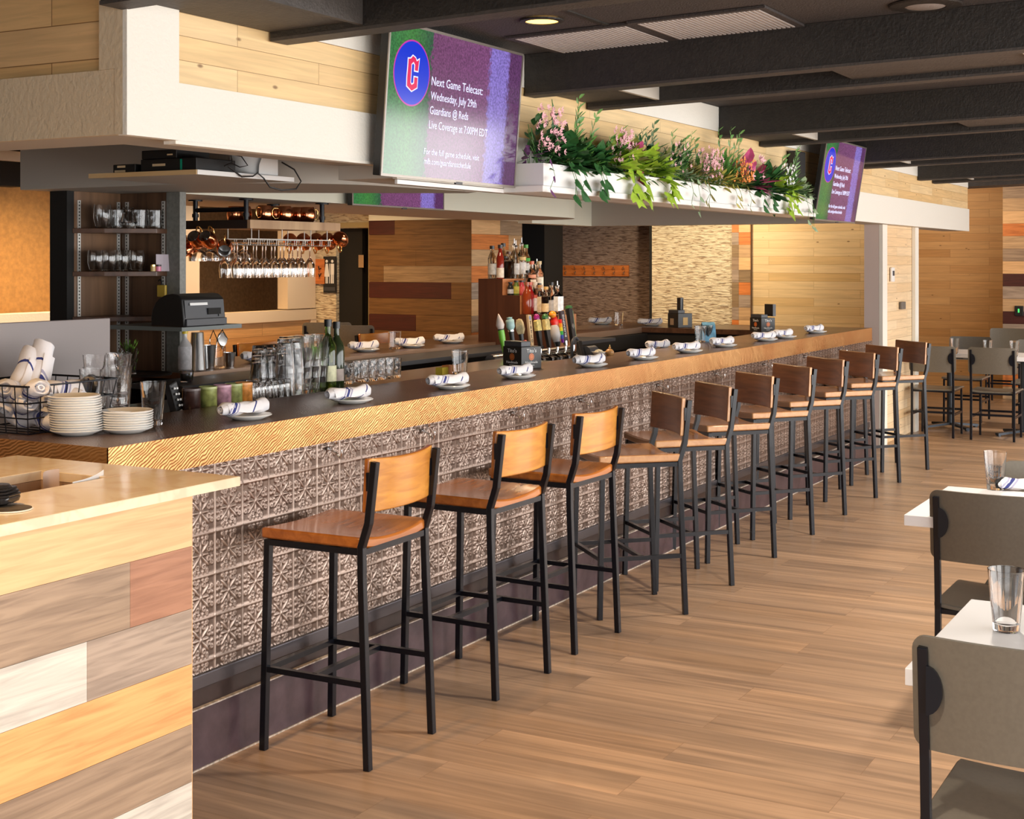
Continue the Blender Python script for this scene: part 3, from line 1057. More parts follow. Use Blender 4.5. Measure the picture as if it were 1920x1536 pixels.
t = thing('coat_hook_board', 'small orange board with two dark coat hooks on the stone wall by the restroom sign', 'coat hooks', (XS - .002, p.y, p.z), 0)
MB().box((-.02, -.10, -.12), (0, .10, .12)).build('board', WD['orangey'], t)
for yy in (-.06, .03):
    MB().tube([(-.02, yy, .03), (-.05, yy, .02), (-.06, yy, .05)], .006, 6).build('hook', M['black_metal'], t, 60)
    MB().tube([(-.02, yy, -.02), (-.045, yy, -.05), (-.055, yy, -.02)], .006, 6).build('hook', M['black_metal'], t, 60)

# window wall behind (pass-through with white frame, pine boards under), y = 8.3
YW = 8.3
mb = MB()
mb.box((9.32, YW, 0), (10.99, YW + .1, 1.09))
struct(mb.build('wall_half', M['pine_warm']), 'half wall of warm pine boards under the opening')
mb = MB()
mb.box((9.05, YW - .02, 0), (9.33, YW + .10, 2.60)); mb.box((10.55, YW - .02, 1.20), (10.98, YW + .10, 2.60))
mb.box((9.33, YW - .03, 1.09), (10.98, YW + .12, 1.19)); mb.box((9.33, YW - .02, 2.25), (10.98, YW + .1, 2.60)); mb.box((10.9, YW - .025, 0), (10.99, YW + .1, 1.09))
struct(mb.build('window_1', flat('peach_white_trim', (0.72, 0.60, 0.45), 0.55)), 'pale framed opening above the pine half wall')
sbox('wall_tan', (7.6, 10.6, 0), (14.0, 10.7, 2.62), M['tan_wallpaper'], 'tan wallpaper beyond the opening')
# far left room: orange wallpaper, half wall with white cap
sbox('wall_orange', (8.03, 9.3, 0), (9.4, 9.4, 2.62), M['orange_wallpaper'], 'orange wallpaper')
sbox('wall_orange', (5.4, 9.28, 0), (8.029, 9.38, 2.62), flat('peach_wallpaper', (0.60, 0.42, 0.24), 0.7, noise=0.12, nscale=28), 'peach wallpaper')
mb = MB(); mb.box((5.4, YW, 0), (8.2, YW + .12, 1.16)); struct(mb.build('wall_half', planks('pine_ledge', [(0.72, 0.50, 0.26), (0.78, 0.58, 0.34), (0.68, 0.45, 0.2)], 'x', 'z', 1.0, 0.12, knots=0.5)), 'pine half wall on the left')
sbox('trim_6', (5.4, YW - .04, 1.16), (8.2, YW + .16, 1.26), M['plaster_white'], 'white cap on the pine half wall')
sbox('wall_dark', (5.4, 9.1, 2.26), (8.15, 9.27, 2.62), M['black_matte'])
sbox('trim_7', (5.4, 9.04, 2.46), (8.12, 9.099, 2.54), M['white_gloss'])

# ================================================================== CANOPY RING over the bar
XL = 3.15
ZB = 2.035
mb = MB()
mb.box((XL + .01, YC + .01, ZB), (15.75, YC + .27, 2.618))
mb.box((XL + .01, YC + .27, ZB), (XL + .28, 6.6, 2.618))
o = mb.build('canopy_core', M['grey_paint'])
tag(o, 'grey underside of the boarded canopy hanging above the bar', 'canopy', kind='structure')
cn = thing('bar_canopy', 'long white and pine boarded canopy hanging above the copper bar', 'canopy', (0, 0, 0))
MB().box((XL - .008, YC - .012, ZB - .004), (4.62, YC + .008, 2.215)).build('fascia', M['plaster_white'], cn)
MB().box((4.621, YC - .012, 1.975), (15.76, YC + .008, 2.215)).build('fascia', M['plaster_white'], cn)
MB().box((4.621, YC + .0085, 1.978), (15.74, YC + .27, 2.034)).build('soffit', M['grey_paint'], cn)
MB().box((XL, YC, 2.216), (15.74, YC + .009, 2.447)).build('pine_cladding', M['pine_x'], cn)
MB().box((XL, YC - .004, 2.448), (15.74, YC + .009, 2.597)).build('upper_fascia', M['plaster_white'], cn)
MB().box((XL - .012, YC - .03, ZB - .004), (XL + .215, YC - .0125, 2.597)).build('corner_board', M['plaster_white'], cn)
MB().box((XL - .012, YC - .0123, ZB - .002), (XL - .0085, YC + .02, 2.597)).build('corner_board', M['beige_paint'], cn)
MB().box((XL - .010, YC + .0205, ZB - .002), (XL + .009, 6.6, 2.232)).build('fascia', M['beige_paint'], cn)
MB().box((XL - .012, YC + .0205, 2.2325), (XL + .009, YC + .085, 2.597)).build('corner_board', M['beige_paint'], cn)
MB().box((XL + .001, YC + .086, 2.2325), (XL + .009, 6.6, 2.597)).build('pine_cladding', M['pine_y'], cn)
# thin white lath under the fascia
MB().box((3.36, YC - .02, ZB - .015), (4.61, YC + .03, ZB - .0045)).build('lath', M['plaster_white'], cn)

# far end header
sbox('canopy_header', (12.1, 3.25, 1.985), (12.3, 6.0, 2.25), M['grey_paint'], 'grey header across the end of the bar')
sbox('canopy_header', (10.9, 5.86, 1.985), (12.099, 6.0, 2.25), M['cream_paint'])

# inner dropped soffits with rounded ends


def soffit(name, poly, z0, z1, m_side, m_bot, label):
    mb = MB()
    mb.prism(poly, z0, z1)
    mb.m = [1 if i == 0 else 0 for i in range(len(mb.f))]
    o = mb.build(name, [m_side, m_bot], None, 30)
    return struct(o, label)


def arc(cx, cy, r, a0, a1, n=14, ry=None):
    ry = ry or r
    return [(cx + r * math.cos(R(a0 + (a1 - a0) * i / n)), cy + ry * math.sin(R(a0 + (a1 - a0) * i / n))) for i in range(n + 1)]


polyA = [(4.86, 5.46), (4.86, 4.6)] + arc(5.66, 4.45, 0.80, 180, 246, 16) + [(5.45, 3.70), (6.14, 3.62), (6.22, 3.72), (5.46, 5.0), (5.46, 5.46)]
soffit('canopy_soffit', polyA, 2.0, 2.60, M['grey_paint'], M['grey_paint'], 'grey dropped soffit curving over the near end of the bar')
polyB = [(5.47, 5.02)] + [(10.1, 5.1)] + arc(10.1, 5.6, 0.5, -90, 90, 14) + [(6.4, 6.1), (5.47, 5.55)]
soffit('canopy_soffit', polyB, 2.0, 2.35, M['cream_paint'], M['grey_paint'], 'cream dropped soffit with a rounded end over the far side of the bar')
sbox('ceiling_inner', (3.45, 3.40, 2.40), (12.1, 5.85, 2.45), flat('dark_inner_ceiling', (0.10, 0.085, 0.07), 0.8), 'dark ceiling inside the canopy')
p = py(1130, 380, 4.6)
t = thing('track_light', 'dark track light rail inside the canopy above the bar', 'track light', (8.2, 4.5, 2.36))
MB().box((-1.0, -.02, 0), (1.3, .02, .035)).build('rail', M['black_metal'], t)
for xx in (-.6, .1, .8):
    MB().lathe([(0, -.10), (.04, -.10), (.035, -.02), (.012, 0), (0, 0)], 14, (xx, 0, -.002)).build('lamp_head', M['black_metal'], t, 40)

# shelf with the boxes, hung beside the soffit
t = thing('equipment_shelf', 'pale shelf board hung under the canopy near its corner', 'shelf', (4.3, 3.83, 1.998))
MB().prism([(0, 0), (.62, 0), (.555, .59), (0, .59)], 0, .018).build('board', M['grey_paint'], t)
MB().box((-.004, 0, -.0005), (-.0002, .59, .0185)).build('edge_strip', wood('raw_edge', (0.78, 0.55, 0.28), (0.66, 0.43, 0.2), 'y'), t)
MB().box((0, -.004, -.0005), (.62, -.0002, .0185)).build('edge_strip', M['white_gloss'], t)
zt = 2.017


def elec(name, x, y, sx, sy, z, sz_, label, stickers, cat='electronics box', led=None):
    t = thing(name, label, cat, (x, y, z))
    MB().box((0, 0, 0), (sx, sy, sz_)).build('housing', M['black_plastic'], t, bevel=.003)
    for (y0, y1, z0, z1) in stickers:
        MB().box((-.001, y0, z0), (-.0001, y1, z1)).build('sticker', flat('cream_label', (0.75, 0.55, 0.32), 0.6), t)
    if led:
        MB().box((-.001, led[0], led[1]), (-.0001, led[2], led[3])).build('green_stripe', flat('green_stripe', (0.0, 0.35, 0.2), 0.4), t)


elec('media_box', 4.33, 4.19, .20, .125, zt, .036, 'small black box with two paper stickers at the left end of the hung shelf', [(.055, .10, .022, .031), (.055, .115, .003, .012)])
elec('media_box', 4.33, 3.86, .24, .30, zt, .052, 'wide black box with a cream sticker and a green stripe on the hung shelf', [(.165, .235, .022, .032)], led=(.075, .004, .085, .047))
elec('media_box', 4.335, 3.97, .20, .19, zt + .053, .036, 'slim black box stacked on top of the wide box on the hung shelf', [(.02, .05, .012, .018)])
t = thing('white_junction_box', 'white half round housing at the right end of the hung shelf', 'junction box', (4.72, 3.86, zt))
MB().prism([(0, 0), (.13, 0), (.13, .09), (.05, .09), (.02, .075), (.004, .045)], 0, .001, Matrix(((1, 0, 0, 0), (0, 0, 1, 0), (0, 1, 0, 0), (0, 0, 0, 1)))).build('side', M['white_gloss'], t)
MB().lathe([(0, 0), (.085, 0), (.085, .09), (0, .09)], 24, (0.05, .10, 0)).build('housing', M['white_gloss'], t, 40)
q = lambda x, y, z: (x, y, z)
tag(MB().tube([q(4.50, 3.84, 2.04), q(4.55, 3.81, 2.0), q(4.61, 3.80, 2.005), q(4.64, 3.80, 2.02), q(4.68, 3.80, 2.0), q(4.72, 3.80, 1.965), q(4.80, 3.80, 1.955), q(4.90, 3.80, 1.965), q(4.935, 3.80, 2.0), q(4.90, 3.81, 2.05), q(4.85, 3.84, 2.08)], .0035, 6).build('cable', M['black_plastic'], smooth=60), 'black cable looping down from the hung shelf', 'cable')
tag(MB().tube([q(4.52, 3.835, 2.06), q(4.50, 3.825, 2.09), q(4.56, 3.82, 2.085), q(4.60, 3.82, 2.05), q(4.55, 3.82, 2.04), q(4.50, 3.825, 2.055), q(4.47, 3.835, 2.04)], .0025, 6).build('cable', M['black_plastic'], smooth=60), 'small tangle of thin black wire beside the boxes on the hung shelf', 'cable')

# ================================================================== THE BAR
BZ = 1.09
BX0, BX1 = 3.10, 11.80       # outer ends
BY0, BY1 = 3.11, 5.45        # outer sides
IY0, IY1, IX1 = 3.65, 4.84, 10.95
t = thing('bar_worktop', 'long aged copper bar worktop with a beaten gold edge band', 'bar worktop', (0, 0, 0))
mb = MB()
mb.box((BX0, BY0, BZ - .03), (BX1, IY0, BZ))
mb.box((IX1, IY0, BZ - .03), (BX1, IY1, BZ))
mb.box((5.35, IY1, BZ - .03), (BX1, BY1, BZ))
mb.build('worktop', M['copper_top'], t)
mb = MB()
mb.box((BX0 - .004, BY0 - .006, .985), (BX1 + .004, BY0 - .0005, BZ + .001))
mb.box((BX0 - .004, BY0 - .0055, .985), (BX0 - .0005, IY0, BZ + .001))
mb.box((BX1 + .0005, BY0 - .0055, .985), (BX1 + .004, BY1, BZ + .001))
mb.build('copper_edge_band', M['copper_band'], t)
MB().box((5.35, IY1 - .012, 1.045), (IX1, IY1 - .0005, BZ + .001)).build('copper_edge_band', flat('pinkish_copper_strip', (0.40, 0.27, 0.19), 0.4, 0.6), t)
MB().box((5.3495, IY1 - .06, .93), (IX1, IY1 - .0125, 1.04)).build('drip_rail', M['black_matte'], t)
mb = MB(); mb.box((IX1 - .010, IY0, 1.05), (IX1 - .0005, IY1, BZ + .001)); mb.build('copper_edge_band', M['walnut_shelf'], t)

t = thing('bar_counter', 'bar base faced with pressed tin tiles over a dark kick board', 'bar base', (0, 0, 0))


def tin_panel(x0, x1, z1, n_rows, tile=.1393):
    """pressed tin heightfield: floral square repeated"""
    nt_ = int(math.ceil((x1 - x0) / tile))
    X, Z, Hh = [], [], []
    W = None
    xs = [x0]
    for k in range(nt_):
        res = 44 if k < 14 else (26 if k < 30 else 14)
        for i in range(1, res + 1):
            xs.append(x0 + (k + i / res) * tile)
    xs = np.array(xs)
    rz = 40
    zs = np.array([z1 - i * tile / rz for i in range(n_rows * rz + 1)])
    gx, gz = np.meshgrid(xs, zs)
    u = ((gx - x0) / tile + .635) % 1.0 - .5
    v = ((z1 - gz) / tile + .26) % 1.0 - .5
    r = np.sqrt(u * u + v * v)
    th = np.arctan2(v, u)
    h = np.zeros_like(u)
    for k in range(8):
        a = k * PI / 4
        al = u * math.cos(a) + v * math.sin(a)
        pe = -u * math.sin(a) + v * math.cos(a)
        L_ = .40 if k % 2 else .30
        tt = np.clip((al - .03) / (L_ - .03), 0, 1)
        wd = .010 + (.034 if k % 2 else .020) * np.sin(PI * tt ** 1.3)
        on = (al > .02) & (al < L_)
        h = np.maximum(h, np.where(on, .85 * np.clip(1 - (pe / wd) ** 2, 0, 1) * (1 - .35 * np.exp(-(pe / .006) ** 2)), 0))
    au, av = np.abs(u), np.abs(v)
    for cx_, cy_, rr in ((.285, .115, .055), (.115, .285, .055), (.385, .215, .045), (.215, .385, .045), (.40, .075, .028), (.075, .40, .028)):
        d = np.sqrt((au - cx_) ** 2 + (av - cy_) ** 2)
        h = np.maximum(h, .75 * np.exp(-((d - rr) / .014) ** 2))
        h = np.maximum(h, .6 * np.exp(-(d / .016) ** 2))
    h = np.maximum(h, 1.0 * np.exp(-(r / .03) ** 2))
    m = np.maximum(au, av)
    h = np.where(m > .452, .45 * np.exp(-((m - .463) / .007) ** 2) + .95 * np.exp(-((m - .5) / .014) ** 2), h)
    pat = np.clip(h, 0, 1)  # relief height, drives the painted shade in the crevices
    h = h * .0050
    gy = (BY0 + .018) - h
    vs = np.stack([gx, gy, gz], -1).reshape(-1, 3)
    nx, nz = len(xs), len(zs)
    idx = np.arange(nx * nz).reshape(nz, nx)
    fs = np.stack([idx[:-1, :-1], idx[1:, :-1], idx[1:, 1:], idx[:-1, 1:]], -1).reshape(-1, 4)
    me = bpy.data.meshes.new('pressed_tin_front')
    me.vertices.add(len(vs)); me.vertices.foreach_set('co', vs.ravel())
    me.loops.add(len(fs) * 4); me.loops.foreach_set('vertex_index', fs.ravel().astype(np.int32))
    me.polygons.add(len(fs))
    me.polygons.foreach_set('loop_start', np.arange(0, len(fs) * 4, 4, dtype=np.int32))
    me.polygons.foreach_set('loop_total', np.full(len(fs), 4, dtype=np.int32))
    me.update(calc_edges=True)
    me.polygons.foreach_set('use_smooth', [True] * len(fs))
    ca = me.attributes.new('relief_shade', 'FLOAT', 'POINT')
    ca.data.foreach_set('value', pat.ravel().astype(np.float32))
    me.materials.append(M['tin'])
    o = bpy.data.objects.new('pressed_tin_front', me)
    col.objects.link(o)
    o.parent = t
    return o


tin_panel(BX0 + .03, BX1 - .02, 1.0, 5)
mb = MB()
mb.box((BX0 + .02, BY0 + .024, .30), (BX1 - .02, BY0 + .05, .984))
mb.box((BX0 + .02, BY0 + .05, 0), (BX0 + .04, IY0 - .05, .984)); mb.box((BX1 - .04, BY0 + .05, 0), (BX1 - .02, BY1 - .05, 1.05)); mb.box((5.42, BY1 - .05, 0), (BX1 - .04, BY1 - .03, 1.05))
mb.build('carcass', M['kick_dark'], t)
MB().box((BX0 + .02, BY0 + .005, .255), (BX1 - .02, BY0 + .0235, .3025)).build('moulding', flat('tin_moulding', (0.12, 0.11, 0.12), 0.3, 0.7), t, bevel=.004)
MB().box((BX0 + .02, BY0 + .012, .20), (BX1 - .02, BY0 + .03, .2545)).build('rail', M['kick_dark'], t)
MB().box((BX0 + .02, BY0 - .006, .195), (BX1 - .02, BY0 + .0115, .1995)).build('worn_ledge', M['worn_edge'], t)
MB().box((BX0 + .02, BY0 - .003, .004), (BX1 - .02, BY0 + .0195, .1945)).build('kick_board', M['kick'], t)
MB().box((BX0 + .02, BY0 - .008, 0), (BX1 - .02, BY0 + .01, .0045)).build('floor_bead', M['worn_edge'], t)
# dark inside walls of the bar and the work shelves
mb = MB()
mb.box((4.0, IY0 - .03, .0), (IX1, IY0 - .01, 1.055)); mb.box((5.37, IY1 + .02, 0), (IX1, IY1 + .04, 1.05)); mb.box((IX1 + .01, IY0, 0), (IX1 + .03, IY1, 1.05))
mb.build('inner_panel', M['black_matte'], t)
for i, (u, v) in enumerate(((965, 748), (811, 826), (1171, 745), (1480, 672), (1565, 663), (1140, 712), (1600, 645), (1305, 672))):
    pass
mbh = None
for i, xx in enumerate((4.22, 4.86, 5.62, 6.32, 7.3, 8.2, 9.1, 10.0, 10.9)):
    mb = MB()
    mb.lathe([(0, 0), (.012, 0), (.012, .004), (0, .004)], 12, (xx, BY0 + .0115, .955), Matrix.Rotation(PI / 2, 4, 'X'))
    mb.tube([(xx, BY0 + .011, .955), (xx, BY0 - .02, .945), (xx, BY0 - .04, .925), (xx, BY0 - .048, .945), (xx, BY0 - .046, .955)], .004, 8)
    mb.tube([(xx, BY0 + .011, .955), (xx, BY0 - .008, .965), (xx, BY0 - .026, .985)], .004, 8)
    mb.build('bag_hook', M['chrome'], t, 60)
for xx in (4.86, 7.3):
    mb = MB()

# ================================================================== HOST COUNTER on the left
t = thing('host_counter', 'near host counter with a cream quartz top and mixed wood board cladding', 'counter', (0, 0, 0))
CT = 1.07
cx0, cx1, cy0, cy1 = 0.9, 2.962, 2.487, 3.34
# opening (a sunken bay) in the top
a = pz(57, 919, CT); b = pz(146, 890, CT)
ox1, ox0, oy0, oy1 = 2.54, 1.95, 2.64, 3.02
ox1 = pz(190, 893, CT).x
oy0 = pz(60, 921, CT).y
oy1 = pz(0, 877, CT).y
oxl = pz(57, 921, CT).x
ox0 = 1.55
print('OPEN', ox1, oy0, oy1, oxl, pz(146, 890, CT), pz(0, 877, CT), pz(190, 893, CT))
ox1 = pz(146, 889.4, CT).x
oy0, oy1 = pz(58, 921, CT).y, pz(73, 883, CT).y
mb = MB()
mb.box((cx0, cy0, CT - .026), (cx1, oy0, CT))
mb.box((cx0, oy1, CT - .026), (cx1, cy1, CT))
mb.box((ox1, oy0, CT - .026), (cx1, oy1, CT))
mb.box((cx0, oy0, CT - .026), (ox0, oy1, CT))
mb.build('quartz_top', M['quartz'], t, bevel=.0015)
MB().box((cx0 - .001, cy0 - .0012, CT - .0255), (cx1 + .0002, cy0 - .0002, CT - .001)).build('quartz_edge', M['quartz'], t)
fx1 = py(360, 1100, cy0 + .012).x
mb = MB()
mb.box((ox0, oy1, CT - .12), (ox1, oy1 + .02, CT - .0265)); mb.box((ox1, oy0, CT - .12), (ox1 + .02, oy1 + .02, CT - .0265)); mb.box((ox0 - .02, oy0, CT - .12), (ox0, oy1, CT - .0265))
mb.box((ox0 - .02, oy0, CT - .14), (ox1 + .02, oy1 + .02, CT - .12))
mb.build('sunken_tray', flat('brown_veined_quartz', (0.38, 0.25, 0.16), 0.25, noise=0.3, nscale=9), t)
g = lambda *a: [((f - 0) , K[n]) for f, n in a]
fy = cy0 + .012
fr = lambda u: (py(u, 1200, fy).x - cx0) / (fx1 - cx0)
zr = [py(359.5, v, fy).z for v in (932, 1024.5, 1141.5, 1245, 1358, 1466)]
print('ROWS', zr, fx1, py(0, 1200, fy))
hs = [CT - .026 - zr[1], zr[1] - zr[2], zr[2] - zr[3], zr[3] - zr[4], zr[4] - zr[5], .15, .15, .15, .12]
rows = [(hs[0], g((1, 'maple'))), (hs[1], g((fr(244), 'brown'), (1, 'red'))), (hs[2], g((fr(163), 'white'), (1, 'taupe'))), (hs[3], g((1, 'amber'))), (hs[4], g((1, 'brown'))), (hs[5], g((fr(212), 'maple'), (1, 'white'))), (hs[6], g((1, 'taupe'))), (hs[7], g((1, 'maple')))]
tot = sum(h for h, _ in rows)
rows.append((max(.02, CT - .026 - tot), g((1, 'brown'))))
WXb = []
for k in KEYS:
    src = WD[k + 'x'].copy()
    WXb.append(src)
plank_rows('board_cladding', 'x', fy, cx0, fx1, CT - .0262, rows, WX, t, thick=.014, seam=.0016)
mb = MB(); mb.box((cx0, fy + .015, 0), (fx1 - .001, cy1 - .02, CT - .15)); mb.build('carcass', M['kick_dark'], t)
MB().box((fx1 - .0008, fy + .001, 0), (fx1 + .003, cy1 - .02, CT - .0265)).build('side_panel', WD['mapley'], t)
# things in/on it
p = pz(20, 965, CT)
t = thing('coaster', 'dark round coaster with a white rim under the black pager at the left edge', 'coaster', pz(18, 956, CT) + Vector((0, 0, .0005)))
MB().lathe([(0, 0), (.052, 0), (.053, .0015), (.052, .003), (0, .003)], 40).build('disc', flat('white_rim', (0.8, 0.76, 0.68), 0.5), t, 30)
MB().lathe([(0, .0031), (.050, .0031), (.050, .0036), (0, .0036)], 40).build('printed_face', flat('brown_print', (0.10, 0.08, 0.06), 0.35, noise=0.6, nscale=30), t, 30)
q0 = pz(8, 948, CT)
t = thing('black_pager', 'glossy black ribbed device lying on the coaster at the left edge', 'pager', (q0.x - .012, q0.y + .01, CT + .0045), 0.3)
gl = flat('gloss_black', (0.02, 0.018, 0.018), 0.12)
MB().lathe([(0, 0), (.028, 0), (.040, .006), (.043, .016), (.042, .019), (0, .019)], 32, flute=lambda th, z: 1 / max(abs(math.cos(th)) ** 3, abs(math.sin(th)) ** 3, .55) ** .35).build('base', gl, t, 40)
for z in (.020, .027, .034):
    MB().lathe([(0, z), (.0425 - (z - .02) * .5, z), (.044 - (z - .02) * .5, z + .003), (.0425 - (z - .02) * .5, z + .0055), (0, z + .0055)], 32, flute=lambda th, z: 1 / max(abs(math.cos(th)) ** 3, abs(math.sin(th)) ** 3, .55) ** .35).build('ridge', gl, t, 40)
MB().lathe([(0, .040), (.034, .040), (.028, .046), (0, .047)], 32).build('top_cap', gl, t, 40)
MB().box((ox1 - .33, oy0 + .02, CT - .119), (ox1 - .17, oy0 + .17, CT - .02))
t = thing('yellow_box', 'yellow and brown box corner sticking out of the sunken tray', 'box', (pz(38, 921, CT).x - .09, oy0 + .012, CT - .119), 0.25)
MB().box((0, 0, 0), (.10, .11, .112)).build('carton', flat('yellow_card', (0.78, 0.50, 0.03), 0.4), t)
MB().box((0, 0, .1125), (.10, .11, .1145)).build('lid', flat('brown_lid', (0.32, 0.19, 0.11), 0.5), t)


def paper(name, pts, th, mat, label, cat):
    mb = MB()
    vs = []
    for x, y, z in pts:
        vs.append((x, y, z))
    for x, y, z in pts:
        vs.append((x, y - th, z))
    n = len(pts)
    h = n // 2
    mb.add(vs, [])


t = thing('white_paper_menu', 'folded white paper standing in the sunken tray with a curled top edge', 'paper', (0, 0, 0))
e0 = pz(115, 903, CT + .0); e1 = pz(190, 890, CT + .0)
mb = MB()
mb.grid(lambda u, v: (e0.x + (e1.x - e0.x) * u, oy0 + .010 + .03 * u * u, CT - .11 + v * (.112 + .012 * u * u)), 12, 6, (0, .0008, 0))
mb.build('sheet', M['white_gloss'], t, 40)
mb = MB()
mb.grid(lambda u, v: (ox1 - .075 + .06 * u, oy1 - .09 + .02 * math.sin(u * 3), CT - .11 + v * (.117 + .006 * u)), 8, 4, (0, .0008, 0))
mb.build('sheet', flat('pinkish_paper', (0.62, 0.47, 0.38), 0.6), t, 40)

# ================================================================== STOOLS


def make_stool(sw, bw, ew):
    t = thing('bar_stool', '', 'bar stool')
    # saddle seat: top z = .755, dished in the middle towards the back
    fz = lambda x, y: .752 - .020 * max(0, 1 - (x / .19) ** 2) * (0.35 + 0.65 * max(0, min(1, (.21 - y) / .42)))
    mb = MB()

    def top(u, v):
        x, y = -.208 + .416 * u, -.195 + .405 * v
        return (x, y, fz(x, y))
    mb.grid(top, 14, 10, None)
    nb = MB()
    nx, ny = 14, 10
    vs = [Vector(top(i / nx, j / ny)) for j in range(ny + 1) for i in range(nx + 1)]
    n0 = len(vs)
    vs += [Vector((p.x, p.y, p.z - .036)) for p in vs]
    Wd = nx + 1
    fs, mi = [], []
    for j in range(ny):
        for i in range(nx):
            a = j * Wd + i
            fs.append((a, a + 1, a + Wd + 1, a + Wd)); mi.append(0)
            fs.append((a + n0, a + Wd + n0, a + Wd + 1 + n0, a + 1 + n0)); mi.append(0)
    edge = list(range(Wd)) + [j * Wd + nx for j in range(1, ny + 1)] + [ny * Wd + i for i in range(nx - 1, -1, -1)] + [j * Wd for j in range(ny - 1, 0, -1)]
    for a, b in zip(edge, edge[1:] + edge[:1]):
        fs.append((b, a, a + n0, b + n0)); mi.append(1)
    nb.v, nb.f, nb.m = [tuple(p) for p in vs], fs, mi
    nb.build('seat', [sw, ew], t, 50, bevel=.007, bseg=2)
    # curved backrest board, hollow towards the sitter (+y)
    nb = MB()
    th = .020

    def bk(u, v, off=0):
        x = -.200 + .40 * u
        y = -.188 - .034 * (1 - (2 * u - 1) ** 2) - .010 * v
        z = .832 + .178 * v - .006 * (1 - (2 * u - 1) ** 2) * v
        return Vector((x, y - off, z))
    nx, ny = 14, 4
    vs = [bk(i / nx, j / ny) for j in range(ny + 1) for i in range(nx + 1)]
    n0 = len(vs)
    vs += [bk(i / nx, j / ny, th) for j in range(ny + 1) for i in range(nx + 1)]
    Wd = nx + 1
    fs, mi = [], []
    for j in range(ny):
        for i in range(nx):
            a = j * Wd + i
            fs.append((a, a + Wd, a + Wd + 1, a + 1)); mi.append(0)
            fs.append((a + n0, a + 1 + n0, a + Wd + 1 + n0, a + Wd + n0)); mi.append(0)
    edge = list(range(Wd)) + [j * Wd + nx for j in range(1, ny + 1)] + [ny * Wd + i for i in range(nx - 1, -1, -1)] + [j * Wd for j in range(ny - 1, 0, -1)]
    for a, b in zip(edge, edge[1:] + edge[:1]):
        fs.append((a, b, b + n0, a + n0)); mi.append(1)
    nb.v, nb.f, nb.m = [tuple(p) for p in vs], fs, mi
    nb.build('backrest', [bw, ew], t, 50, bevel=.005, bseg=2)
    bm = M['black_metal']
    W2 = .0235
    for s in (-1, 1):
        MB().path([(s * .200, .205, 0), (s * .193, .190, .712)], W2).build('leg', bm, t, bevel=.002)
        MB().path([(s * .203, -.215, 0), (s * .199, -.190, .62), (s * .197, -.188, .72), (s * .196, -.214, .80), (s * .195, -.238, 1.0)], W2).build('leg', bm, t, bevel=.002)
        MB().bar((s * .197, .197, .275), (s * .201, -.202, .275), .019).build('footrest', bm, t)
        MB().box((s * .196 - .010, -.2225, .905), (s * .196 + .010 - s * .030, -.2095, .965)).build('bracket', bm, t)
    MB().bar((-.195, .196, .275), (.195, .196, .275), .019).build('footrest', bm, t)
    MB().bar((-.199, .0, .275), (.199, .0, .275), .019).build('stretcher', bm, t)
    mb = MB()
    for s in (-1, 1):
        mb.bar((s * .195, -.178, .703), (s * .193, .180, .703), .020)
    mb.bar((-.185, .188, .703), (.185, .188, .703), .020)
    mb.bar((-.186, -.186, .703), (.186, -.186, .703), .020)
    mb.build('seat_frame', bm, t)
    return t


SG = 'bar stools along the copper bar'
stool_a = make_stool(M['seat_wood'], M['back_wood'], M['seat_wood'])
stool_b = make_stool(M['seat_wood_b'], M['back_wood_shade'], M['edge_wood_lit'])
CT_A = [(3.955, 2.845, 0.03, 'nearest bar stool, square to the bar, honey wood seat and backrest, beside the host counter'),
        (4.800, 2.835, -0.02, 'second bar stool from the host counter, honey wood, square to the bar'),
        (5.500, 2.850, -0.03, 'third bar stool from the host counter, honey wood, last of those square to the bar')]
for i, (x, y, a, l) in enumerate(CT_A):
    s = stool_a if i == 0 else dup(stool_a)
    place(s, (x, y, 0), a, l, SG)
# the rest are turned about 45 degrees: right rear leg foot from the picture
turned = [((1285, 1152), 44), ((1372, 1098), 47), ((1452, 1046), 50), ((1523, 1003), 52), ((1584, 966), 52), ((1642, 934), 52), ((1686, 905), 50), ((1739, 881), 49)]
ords = ['fourth', 'fifth', 'sixth', 'seventh', 'eighth', 'ninth', 'tenth', 'farthest']
for i, ((u, v), a) in enumerate(turned):
    f = pz(u, v, 0)
    an = R(a)
    # the sitter's left rear foot in local coordinates is (-.203, -.215)
    lx, ly = -.203, -.215
    wx = lx * math.cos(an) - ly * math.sin(an)
    wy = lx * math.sin(an) + ly * math.cos(an)
    cx_, cy_ = f.x - wx, f.y - wy
    print('STOOL', i + 4, round(cx_, 3), round(cy_, 3))
    s = stool_b if i == 0 else dup(stool_b)
    lab = '%s bar stool along the bar, chestnut seat, shade-toned backrest, turned towards the camera side' % ords[i] if i < 7 else 'farthest bar stool, at the end of the bar by the pine partition'
    if i == 0:
        lab = 'fourth bar stool, first of the turned ones with a shade-toned curved backrest'
    place(s, (cx_, cy_, 0), an, lab, SG)

# ================================================================== DINING CHAIRS AND TABLES


